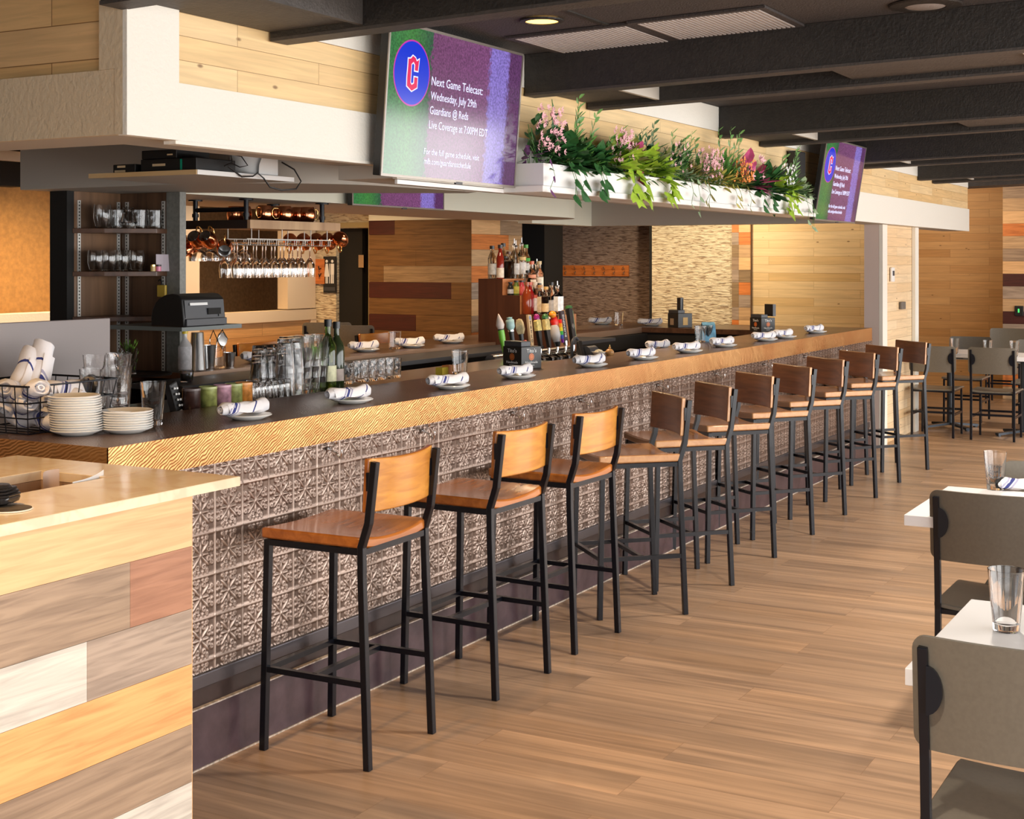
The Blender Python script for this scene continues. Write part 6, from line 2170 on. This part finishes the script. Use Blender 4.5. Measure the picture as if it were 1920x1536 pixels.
# ---- hanging rack with glasses and copper mugs
t = thing('hanging_rack', 'rough timber shelf hung on black pipes over the far bar, holding glasses and copper mugs', 'hanging rack', (0, 0, 0))
rx0, rx1, ry0, ry1, rz0, rz1 = 6.09, 6.93, 5.06, 5.54, 1.832, 1.88
rw = wood('rough_timber', (0.62, 0.40, 0.22), (0.34, 0.19, 0.10), 'z', .25, .6)
MB().box((rx0 + .021, ry0 + .001, rz0 + .006), (rx1, ry1, rz1)).build('shelf', M['walnut'], t)
MB().box((rx0, ry0 - .02, rz0), (rx1, ry0 + .0005, rz1)).build('front_board', rw, t)
MB().box((rx0, ry0 + .001, rz0), (rx0 + .02, ry1, rz1)).build('end_board', M['black_matte'] if False else flat('end_board_shade', (0.018, 0.010, 0.007), .6), t)  # the end board's shadow is put into its near-black colour
for x, y in ((rx0 + .05, ry1 - .06), (rx0 + .05, ry0 + .05), (rx1 - .09, ry0 + .05), (rx1 - .09, ry1 - .06)):
    MB().lathe([(0, rz1), (.014, rz1), (.014, 1.99), (.040, 1.991), (.040, 1.999), (0, 1.999)], 14, (x, y, 0)).build('pipe', M['black_metal'], t, 40)
    MB().lathe([(.0, 1.90), (.019, 1.90), (.019, 1.92), (.0, 1.92)], 14, (x, y, 0)).build('pipe_joint', M['black_metal'], t, 40)
MB().tube([(rx0 + .05, ry0 + .05, 1.94), (rx0 + .05, ry1 - .06, 1.94)], .013, 12).build('cross_pipe', M['black_metal'], t, 60)
wm = flat('white_wire', (0.75, 0.68, 0.60), 0.4)
mb = MB()
for y in (ry0 + .02, ry0 + .19):
    mb.tube([(rx0 + .02, y, 1.775), (rx1 - .03, y, 1.775)], .003, 6)
for x in (rx0 + .06, rx0 + .33, rx0 + .60, rx1 - .08):
    for y in (ry0 + .02, ry0 + .19):
        mb.tube([(x, y, rz0), (x, y, 1.775)], .003, 6)
for k in range(10):
    x = rx0 + .04 + k * .082
    for d in (-.006, .012):
        mb.tube([(x + d, ry0 + .02, 1.775), (x + d, ry0 + .02, 1.742), (x + d, ry0 + .19, 1.742), (x + d, ry0 + .19, 1.775)], .0028, 6)
mb.build('wire_rail', wm, t, 60)
# wine glasses hanging foot up
wg = MB().lathe([(0, 0), (.032, 0), (.033, -.002), (.006, -.006), (.0035, -.012), (.0035, -.085), (.012, -.095), (.029, -.125), (.032, -.155), (.027, -.200), (.0255, -.200), (.0305, -.155), (.0275, -.126), (.010, -.098), (0, -.094)], 22).build('wine_glass', M['glass'], None, 50)
k = 0
for row, y in enumerate((ry0 + .055, ry0 + .145)):
    for j in range(9):
        o = wg if k == 0 else wg.copy()
        if k:
            col.objects.link(o)
        k += 1
        x = rx0 - .06 + j * .080 + .02 * row
        x = rx0 + .07 + j * .082 - .09
        single(o, 'wine_glass', '%s stemmed glass from the left, hanging in the %s slots of the white wire rail' % (('first', 'second', 'third', 'fourth', 'fifth', 'sixth', 'seventh', 'eighth', 'ninth')[j], 'front' if row == 0 else 'rear'), 'glass', (x, y, 1.757), 0, 'stemmed glasses hanging from the %s row' % ('front' if row == 0 else 'rear'))
cp = MB().lathe([(0, 0), (.030, 0), (.031, -.002), (.005, -.005), (.004, -.020), (.02, -.028), (.045, -.045), (.052, -.070), (.050, -.095), (.0485, -.095), (.050, -.070), (.043, -.047), (.018, -.031), (0, -.028)], 28).build('coupe_glass', M['glass'], None, 50)
for j, l in enumerate(('leftmost', 'second', 'third', 'fourth', 'rightmost')):
    o = cp if j == 0 else cp.copy()
    if j:
        col.objects.link(o)
    single(o, 'coupe_glass', l + ' wide bowled glass hanging at the left rear of the rack', 'glass', (rx0 - .02 + j * .098, ry1 - .14, 1.745), 0, 'wide bowled hanging glasses')
mb = MB()
mb.tube([(rx0 - .02, ry1 - .14, 1.75), (rx0 + .42, ry1 - .14, 1.75)], .003, 6)
mb.build('rear_wire', wm, t)


def mug(loc, rot, label, group):
    t = thing('copper_mug', label, 'mug', loc, 0, group)
    t.rotation_euler = rot
    mb_ = MB().lathe([(0, 0), (.030, 0), (.040, .012), (.046, .04), (.043, .072), (.036, .092), (.0345, .092)], 26)
    mb_.mi = 1
    mb_.lathe([(.0345, .092), (.041, .07), (.044, .04), (.038, .014), (0, .004)], 26)
    mb_.build('body', [M['copper'], M['steel']], t, 50)
    MB().tube([(.042, 0, .078), (.066, 0, .080), (.078, 0, .066), (.076, 0, .035), (.062, 0, .018), (.043, 0, .022)], .0042, 8).build('handle', M['brass'], t, 60)
    return t


mg = None
tops = [(440, 5.44, .3, 'first on the left on top of the rack'), (458, 5.40, 2.5, 'second on the left on top of the rack'), (496, 5.20, PI, 'with handle turned left in the middle on top of the rack'), (517, 5.24, 1.0, 'just right of the middle on top of the rack'),
        (534, 5.17, 2.6, 'with a bright handle in the middle of the right group on the rack'), (548, 5.28, 1.2, 'behind in the right group on the rack'), (560, 5.20, 2.0, 'large one near the right pipe on the rack'), (577, 5.14, -.2, 'rightmost on top of the rack, handle to the right')]
for u, y, a, l in tops:
    m_ = mug((onray(u, y), y, rz1 + .0006), (0, 0, a), 'copper mug ' + l, 'copper mugs on top of the rack')
lows = [(352, 5.50, 'leftmost of the copper mugs hanging at the dark end of the rack'), (372, 5.42, 'second of the copper mugs hanging at the dark end, mouth towards the camera'), (394, 5.30, 'third of the copper mugs hanging at the dark end, mouth towards the camera'), (418, 5.20, 'rightmost of the copper mugs hanging at the dark end of the rack')]
for i, (u, y, l) in enumerate(lows):
    x = rx0 - .045
    r_ = ray(u, 445)
    yv = x / r_[0] * r_[1]
    m_ = mug((x + .02, yv, 1.745), (0, -1.05 if i in (1, 2) else -2.0, .15 + .5 * (i == 3)), l, 'copper mugs hanging at the dark end of the rack')
lows = [(541, 5.50, 'leftmost copper mug hanging at the right end of the rack, behind the stemmed glasses'), (566, 5.50, 'second copper mug hanging behind the stemmed glasses'), (590, 5.5, 'third copper mug hanging behind the stemmed glasses'), (612, 5.5, 'fourth copper mug hanging behind the stemmed glasses'), (634, 5.3, 'copper mug hanging lowest at the right end of the rack, base to the right')]
for i, (u, y, l) in enumerate(lows):
    r_ = ray(u, 450)
    x = rx1 + .035
    m_ = mug((x, x / r_[0] * r_[1], 1.80), (0, 2.2 if i < 4 else 1.9, .3), l, 'copper mugs hanging at the right end of the rack')

# ---- seats beyond the far bar
for i, (x, y, a, l) in enumerate(((6.55, 5.98, PI, 'bar stool beyond the far bar, behind the leftmost napkin'), (7.55, 5.98, PI, 'bar stool beyond the far bar, left of the stone wall'), (8.15, 5.98, PI, 'bar stool beyond the far bar before the dark doorway'), (8.95, 5.98, PI, 'bar stool beyond the far bar behind the ridged tumbler'))):
    s = dup(stool_a)
    place(s, (x, y, 0), a, l, 'bar stools beyond the far bar')
    s.scale = (1, 1, 1.09)
for i, (u, v, w_) in enumerate(((615, 610, 0), (655, 622, 0))):
    s = dup(chair)
    r_ = ray(u, v)
    y = 7.55 - i * .5
    place(s, (y / r_[1] * r_[0], y, .27 if False else 0), .6, 'dark high backed chair before the %s' % ('stone wall beyond the far bar' if i == 0 else 'dark doorway beyond the far bar'), 'chairs beyond the far bar')
    s.scale = (1, 1, 1.30)

# ---- glasses and napkins on the dining tables
for (x, y, l) in ((*pz(1887, 1183, .76)[:2], 'pint glass on the nearest white dining table'), (*pz(1866, 918, .76)[:2], 'pint glass on the second white dining table'),
                  (13.9, 13.9 * ray(1790, 500)[1] / ray(1790, 500)[0], 'pint glass on the left far table'), (13.75, 13.75 * ray(1852, 500)[1] / ray(1852, 500)[0], 'left pint glass on the right far table'), (13.75, 13.75 * ray(1902, 500)[1] / ray(1902, 500)[0], 'right pint glass on the right far table')):
    o = pg.copy(); col.objects.link(o)
    single(o, 'pint_glass', l, 'glass', (x, y, .7605))
nn = dup(nap0)
p = pz(1925, 920, .76)
place(nn, (p.x, p.y, .762), -1.2, 'rolled napkin on the second white dining table at the right edge of the picture', None, 'napkin')
if 'group' in nn:
    del nn['group']

# ---- orange coat rail on the dark stone wall
r0, r1 = ray(1003, 508), ray(1180, 508)
X_ = X2 + .498
ya, yb = X_ / r0[0] * r0[1], X_ / r1[0] * r1[1]
zc = EYE - 18 / F_PX * X_ / r1[0]
t = thing('coat_rail', 'long orange board with a row of metal coat hooks on the dark stone wall', 'coat rail', (X_, yb, zc))
MB().box((-.02, 0, -.062), (0, ya - yb, .062)).build('board', WD['orangey'], t)
nk = 10
for k in range(nk):
    y = .05 + k * (ya - yb - .1) / (nk - 1)
    MB().tube([(-.021, y, .025), (-.05, y, .02), (-.06, y, .045)], .006, 6).build('hook', M['steel'], t, 60)
    MB().tube([(-.021, y, -.01), (-.045, y, -.035), (-.058, y, -.015)], .006, 6).build('hook', M['steel'], t, 60)

# ================================================================== TELEVISIONS


def television(loc, rz, tilt, label, text=True, w_=1.045, h_=.59):
    """origin at the lower left front corner of the panel; picture faces local -y"""
    t = thing('television', label, 'television', loc)
    t.rotation_euler = (tilt, 0, rz)
    MB().box((0, 0, 0), (w_, .035, h_)).build('housing', M['black_plastic'], t, bevel=.003)
    MB().box((w_ * .25, .0355, h_ * .25), (w_ * .75, .075, h_ * .75)).build('wall_bracket', M['black_metal'], t)
    e = .009
    MB().box((e, -.002, e), (w_ - e, -.0003, h_ - e)).build('screen', M['screen'], t)
    mb = MB()
    for a, b in (((-.001, -.001), (w_ + .001, e)), ((-.001, h_ - e), (w_ + .001, h_ + .001)), ((-.001, e), (e, h_ - e)), ((w_ - e, e), (w_ + .001, h_ - e))):
        mb.box((a[0], -.005, a[1]), (b[0], -.0002, b[1]))
    mb.build('bezel', M['steel'] if False else flat('silver_bezel', (0.30, 0.27, 0.24), .35, .6), t)
    MB().box((w_ * .52, -.0052, -.008), (w_ * .57, .004, .003)).build('badge', M['dark_grey'], t)
    if text:
        cx_, cz_ = .17, .405
        MB().lathe([(0, 0), (.128, 0), (.128, .0006), (0, .0006)], 60, (cx_, -.0021, cz_), RX).build('round_emblem_rim', M['logo_rim'], t, 30)
        MB().lathe([(0, 0), (.122, 0), (.122, .0006), (0, .0006)], 60, (cx_, -.0028, cz_), RX).build('round_emblem', M['logo_blue'], t, 30)
        # angular block letter C with notched corners
        c_out = [(-.034, -.052), (.0, -.068), (.036, -.052), (.036, -.014), (.014, -.014), (.014, -.038), (-.002, -.046), (-.012, -.038), (-.012, .034), (.002, .044), (.014, .034), (.014, .012), (.036, .012), (.040, .056), (.024, .048), (.014, .060), (-.004, .066), (-.018, .054), (-.034, .052), (-.034, .02), (-.036, -.02)]
        cen = Matrix.Translation((cx_ + .002, -.0036, cz_)) @ RX
        import mathutils
        n_ = len(c_out)
        big = []
        for i in range(n_):
            p0, p1, p2 = Vector(c_out[i - 1]), Vector(c_out[i]), Vector(c_out[(i + 1) % n_])
            d0, d1 = (p1 - p0).normalized(), (p2 - p1).normalized()
            n0_, n1_ = Vector((d0.y, -d0.x)), Vector((d1.y, -d1.x))
            m_ = (n0_ + n1_)
            m_ = m_ / max(.5, m_.length_squared / 2) if m_.length > 1e-6 else n0_
            big.append(tuple(p1 + m_ * .0050))
        MB().prism(big, 0, .0006, cen).build('emblem_outline', M['text_white'], t)
        MB().prism(c_out, 0, .0006, Matrix.Translation((0, -.0007, 0)) @ cen).build('emblem_letter', M['logo_red'], t)
        for s_, x, z, sz, wd in (('Next Game Telecast:', .315, .375, .05, .40), ('Wednesday, July 29th', .315, .318, .046, .355), ('Guardians @ Reds', .315, .261, .046, .295), ('Live Coverage at 7:00PM EDT', .315, .204, .046, .46),
                                 ('For the full game schedule, visit', .29, .10, .034, .43), ('mlb.com/guardiansschedule', .295, .062, .034, .36)):
            text_mesh(s_, sz, M['text_white'], t, 'lettering', Matrix.Translation((x, -.0027, z)) @ RX, wd, .0003)
    return t


television((4.405, 3.020, 1.975), 0, .075, 'large television hanging in front of the canopy showing a game notice', True)
television((9.80, 2.99, 1.945), 0, .16, 'smaller looking far television hanging past the right end of the planter', True)
television((6.96, 4.975, 1.99), 0, .0, 'television on the inner soffit with only its lower edge visible', False)
tag(MB().box((4.62, 3.085, 1.955), (5.50, 3.097, 1.972)).build('mounting_strip', M['white_gloss']), 'white strip under the large television', 'trim')
# speaker left of the far tv
tag(MB().box((9.50, 3.02, 2.06), (9.70, 3.085, 2.42)).build('wall_speaker', M['black_plastic'], bevel=.008), 'black speaker on the canopy between planter and far television', 'speaker')

# ================================================================== PLANTER AND PLANTS
PXA, PXB = 5.50, 9.47
t = thing('planter_box', 'long white planter box fixed to the canopy and full of plants', 'planter', (0, 0, 0))
mb = MB()
mb.box((PXA, 2.90, 1.985), (PXB, 2.915, 2.085)); mb.box((PXA, 3.07, 1.985), (PXB, 3.0865, 2.085)); mb.box((PXA, 2.915, 1.985), (PXA + .015, 3.07, 2.085)); mb.box((PXB - .015, 2.915, 1.985), (PXB, 3.07, 2.085)); mb.box((PXA + .015, 2.915, 1.985), (PXB - .015, 3.07, 2.0))
mb.build('box', M['white_gloss'], t)
MB().box((PXA - .03, 2.885, 1.955), (PXB + .03, 3.0865, 1.9845)).build('ledge', M['white_gloss'], t, bevel=.004)
MB().box((PXA + .016, 2.916, 2.05), (PXB - .016, 3.069, 2.06)).build('soil', flat('soil', (0.05, 0.035, 0.025), 0.9, noise=.5), t)


def leafshape(kind):
    if kind == 'heart':
        return [(0, 0), (.28, -.42), (.55, -.40), (.8, -.2), (1, 0), (.8, .2), (.55, .40), (.28, .42)]
    if kind == 'lobed':
        return [(0, 0), (.05, -.35), (.30, -.50), (.42, -.28), (.70, -.42), (.75, -.18), (1.05, 0), (.75, .18), (.70, .42), (.42, .28), (.30, .50), (.05, .35)]
    if kind == 'blade':
        return [(0, 0), (.2, -.07), (.5, -.085), (.8, -.05), (1, 0), (.8, .05), (.5, .085), (.2, .07)]
    return [(0, 0), (.25, -.2), (.55, -.24), (.85, -.11), (1, 0), (.85, .11), (.55, .24), (.25, .2)]


def leaf(mb, p, d, up, L_, kind, droop=.25):
    d = d.normalized()
    s = d.cross(up)
    if s.length < 1e-3:
        s = d.orthogonal()
    s.normalize()
    n = s.cross(d).normalized()
    shp = leafshape(kind)
    vs = [p]
    mid = p + d * L_ * .5 + n * L_ * .05
    vs = []
    for x, y in shp:
        vs.append(p + d * L_ * x + s * L_ * y - n * (abs(y) * L_ * .25) + Vector((0, 0, -1)) * droop * L_ * x * x)
    c = p + d * L_ * .5 + Vector((0, 0, -1)) * droop * L_ * .25
    k = len(vs)
    vs.append(c)
    mb.add(vs, [(k, i, (i + 1) % k) for i in range(k)])


def bush(name, label, x, mat, kind, n, size, spread=(.16, .10, .13), seed=0, flower=None, nfl=0, fsize=.012, trail=0, trail_len=.15, spikes=0, spike_h=.25, spike_mat=None, z0=2.10, y0=2.985):
    rg = random.Random(seed)
    n, size, nfl, trail, trail_len, spike_h = int(n * 1.6), size * 1.22, int(nfl * 1.3), (trail + 1) // 2, trail_len * .8, spike_h * 1.05
    t = thing(name, label, 'plant', (x, y0, z0 - .04), 0, None)
    mb = MB()
    for k in range(n):
        a = rg.uniform(0, 2 * PI)
        e = rg.uniform(-.35, 1.2)
        rr = rg.uniform(.25, 1.0)
        d = Vector((math.cos(a) * math.cos(e), math.sin(a) * math.cos(e) * .8, math.sin(e)))
        p = Vector((d.x * spread[0] * rr, d.y * spread[1] * rr - .02, .05 + max(-.03, d.z * spread[2] * rr)))
        if p.y > .045:
            p.y = .045 - rg.uniform(0, .03)
        dd = Vector((d.x + rg.uniform(-.4, .4), d.y - .55 + rg.uniform(-.3, .2), d.z + rg.uniform(-.2, .5)))
        if p.y + dd.normalized().y * size > .07:
            dd.y = -abs(dd.y)
        leaf(mb, p, dd, Vector((0, 0, 1)), size * rg.uniform(.7, 1.25), kind, rg.uniform(0, .5))
    mb.build('foliage', mat, t)
    sb = MB()
    for k in range(max(3, n // 9)):
        a = rg.uniform(0, 2 * PI)
        sb.tube([(0, 0, -.005), (math.cos(a) * spread[0] * .4, min(.03, math.sin(a) * spread[1] * .4 - .02), .06), (math.cos(a) * spread[0] * .8, min(.04, math.sin(a) * spread[1] * .8 - .03), .05 + spread[2] * rg.uniform(.2, .8))], .0018, 4)
    tr = MB()
    for k in range(trail):
        x0 = rg.uniform(-.8, .8) * spread[0]
        pts = [Vector((x0, -.05, .05)), Vector((x0 + rg.uniform(-.02, .02), -.10, .045)), Vector((x0 + rg.uniform(-.03, .03), -.125, .0 - trail_len * .3)), Vector((x0 + rg.uniform(-.05, .05), -.125, -trail_len * rg.uniform(.7, 1)))]
        sb.tube(pts, .0014, 4)
        for j in range(3):
            q_ = pts[1 + j]
            leaf(tr, q_, Vector((rg.uniform(-1, 1), -.4, -.6)), Vector((0, -1, .3)), size * .8, kind, .1)
    sb.build('stems', M['leaf_mid'], t)
    if trail:
        tr.build('trailing_leaves', mat, t)
    if nfl:
        fb = MB()
        for k in range(nfl):
            a = rg.uniform(0, 2 * PI)
            rr = rg.uniform(.3, 1)
            c = Vector((math.cos(a) * spread[0] * rr, -abs(math.sin(a)) * spread[1] * rr - .03, .06 + spread[2] * rg.uniform(.1, 1.1)))
            for j in range(5):
                b_ = 2 * PI * j / 5
                leaf(fb, c, Vector((math.cos(b_), -.4, math.sin(b_))), Vector((0, -1, 0)), fsize * rg.uniform(.8, 1.3), 'oval', 0)
        fb.build('blossoms', flower, t)
    if spikes:
        pb_ = MB()
        for k in range(spikes):
            x0 = rg.uniform(-.9, .9) * spread[0]
            lean = rg.uniform(-.25, .25)
            h = spike_h * rg.uniform(.6, 1.0)
            base = Vector((x0, rg.uniform(-.03, .03), .04))
            top = base + Vector((lean * h, rg.uniform(-.06, .0), h))
            pb_.tube([base, (base + top) / 2 + Vector((lean * -.03, 0, 0)), top], [.0022, .0016, .0008], 4)
            m_ = 11
            for j in range(m_):
                f = .25 + .75 * j / m_
                q_ = base.lerp(top, f)
                leaf(pb_, q_, Vector((math.cos(j * 2.4) * .9, -.3 + .3 * math.sin(j * 2.4), .75)), Vector((0, -1, 0)), .075 * (1.15 - f * .6), 'blade' if rg.random() < .7 else 'oval', .1)
        pb_.build('tall_sprigs', spike_mat or M['leaf_mid'], t)
    return t


bush('flowering_shrub', 'bush of small pink blossoms right beside the large television', 5.62, M['leaf_dark'], 'oval', 70, .045, (.14, .08, .20), 1, M['pink'], 60, .016, trail=2)
bush('broad_fern', 'tall dark serrated fern blade plant near the left end of the planter', 5.84, M['leaf_dark'], 'heart', 60, .075, (.15, .09, .13), 2, trail=3, trail_len=.13)
bl = thing('serrated_blade_plant', 'single tall toothed dark leaf rising behind the ivy near the left end of the planter', 'plant', (5.80, 3.0, 2.06))
mb = MB()
mb.add([Vector((x, y, z)) for x, y, z in [(.05, 0, .0)] + [(-.0 + .05 - .09 * f - (.028 if i % 2 else .040) * math.sin(PI * min(1, f * 1.05)) ** .7, -.01 * f, .33 * f) for i, f in enumerate([k / 14 for k in range(1, 14)])] + [(-.05, -.01, .34)] + [(-.0 + .05 - .09 * f + (.028 if i % 2 else .040) * math.sin(PI * min(1, f * 1.05)) ** .7, -.012 * f, .33 * f) for i, f in reversed(list(enumerate([k / 14 for k in range(1, 14)])))]], [tuple(range(28))])
mb.build('blade', M['leaf_dark'], bl)
MB().tube([(.05, 0, -.005), (.05, 0, .0), (-.05, -.013, .335)], .002, 4).build('midrib', M['leaf_mid'], bl, 60)
bush('sprig_plant', 'tall leafy sprigs rising beside the toothed leaf', 6.0, M['leaf_mid'], 'oval', 30, .05, (.10, .06, .12), 3, spikes=4, spike_h=.33, spike_mat=M['leaf_mid'])
bush('ivy', 'dark heart leaved ivy hanging over the planter edge near its left end', 6.10, M['leaf_dark'], 'heart', 70, .07, (.16, .10, .08), 4, trail=5, trail_len=.10)
bush('flowering_shrub', 'pink blossoming bush left of the lime vine', 6.42, M['leaf_mid'], 'oval', 50, .05, (.14, .08, .17), 5, M['pink'], 55, .016, spikes=3, spike_h=.26)
bush('lime_vine', 'bright lime lobed vine spilling over the left half of the planter', 6.45, M['leaf_lime'], 'lobed', 26, .11, (.16, .10, .10), 6, trail=3, trail_len=.10)
bush('caladium', 'magenta tipped leaves behind the lime vine', 6.62, M['magenta'], 'oval', 14, .08, (.12, .06, .14), 7)
bush('lime_vine', 'second bright lime lobed vine hanging near the middle of the planter', 6.80, M['leaf_lime'], 'lobed', 26, .095, (.15, .10, .10), 8, trail=3, trail_len=.09)
bush('sprig_plant', 'bamboo like sprigs standing above the second lime vine', 6.82, M['leaf_dark'], 'blade', 50, .09, (.17, .07, .18), 9, spikes=5, spike_h=.30, spike_mat=M['leaf_dark'])
bush('variegated_shrub', 'pale speckled green bush in the middle of the planter', 7.12, M['leaf_pale'], 'oval', 110, .035, (.16, .09, .16), 10, M['pink'], 12, .014, trail=2, trail_len=.14)
bush('sprig_plant', 'tall dark sprigs behind the pale speckled bush', 7.25, M['leaf_dark'], 'blade', 50, .08, (.16, .06, .19), 11, spikes=5, spike_h=.28, spike_mat=M['leaf_mid'])
bush('croton', 'rust and green leaves hanging over the middle of the planter', 7.42, M['leaf_rust'], 'oval', 60, .06, (.17, .10, .08), 12, trail=4, trail_len=.12)
bush('flowering_shrub', 'pink blossoms right of the pale speckled bush', 7.60, M['leaf_mid'], 'oval', 55, .045, (.15, .09, .16), 13, M['pink'], 70, .015, spikes=2, spike_h=.25)
bush('yellow_leaf_plant', 'yellow green leaves low in the right half of the planter', 7.85, M['leaf_yellow'], 'oval', 70, .055, (.18, .10, .09), 14, trail=3, trail_len=.09)
bush('sprig_plant', 'tall thin forked sprigs above the orange flowers', 7.98, M['leaf_mid'], 'blade', 34, .09, (.15, .06, .17), 15, spikes=5, spike_h=.34, spike_mat=M['leaf_mid'])
bush('orange_flower_plant', 'small orange flowers right of the yellow leaves', 8.15, M['leaf_rust'], 'oval', 55, .045, (.15, .09, .14), 16, M['orange_flower'], 60, .014, trail=2)
bush('caladium', 'large magenta and pink leaves near the right end of the planter', 8.38, M['magenta'], 'oval', 20, .11, (.12, .08, .18), 17, M['pink'], 6, .03)
bush('ivy', 'dark green leaves under the magenta leaves', 8.45, M['leaf_dark'], 'heart', 60, .07, (.17, .10, .08), 18, trail=4, trail_len=.09)
bush('rubber_plant', 'big dark oval leaves right of the magenta leaves', 8.72, M['leaf_dark'], 'oval', 26, .13, (.12, .07, .15), 19, spikes=2, spike_h=.22)
bush('flowering_shrub', 'white and pink speckled flower bush near the right end of the planter', 8.95, M['leaf_mid'], 'oval', 60, .045, (.15, .09, .15), 20, M['white_gloss'], 45, .014, spikes=2, spike_h=.26)
bush('lime_vine', 'bright lime lobed vine near the right end of the planter', 8.98, M['leaf_lime'], 'lobed', 22, .10, (.15, .10, .07), 21, trail=3, trail_len=.12)
bush('sprig_plant', 'tall sprigs at the right end of the planter', 9.25, M['leaf_mid'], 'blade', 34, .08, (.12, .06, .16), 22, spikes=4, spike_h=.34, spike_mat=M['leaf_mid'])
bush('pale_ivy', 'pale green ivy hanging down over the right end of the planter', 9.35, M['leaf_pale'], 'heart', 50, .05, (.12, .10, .08), 23, trail=5, trail_len=.22)
bush('pale_ivy', 'thin pale ivy strand hanging low in the middle of the planter', 7.30, M['leaf_pale'], 'heart', 12, .045, (.06, .08, .05), 24, trail=2, trail_len=.22)
bush('purple_vine', 'mauve leaved strand hanging at the left end beside the large television', 5.53, M['mauve'], 'oval', 8, .05, (.05, .08, .05), 25, trail=2, trail_len=.14)
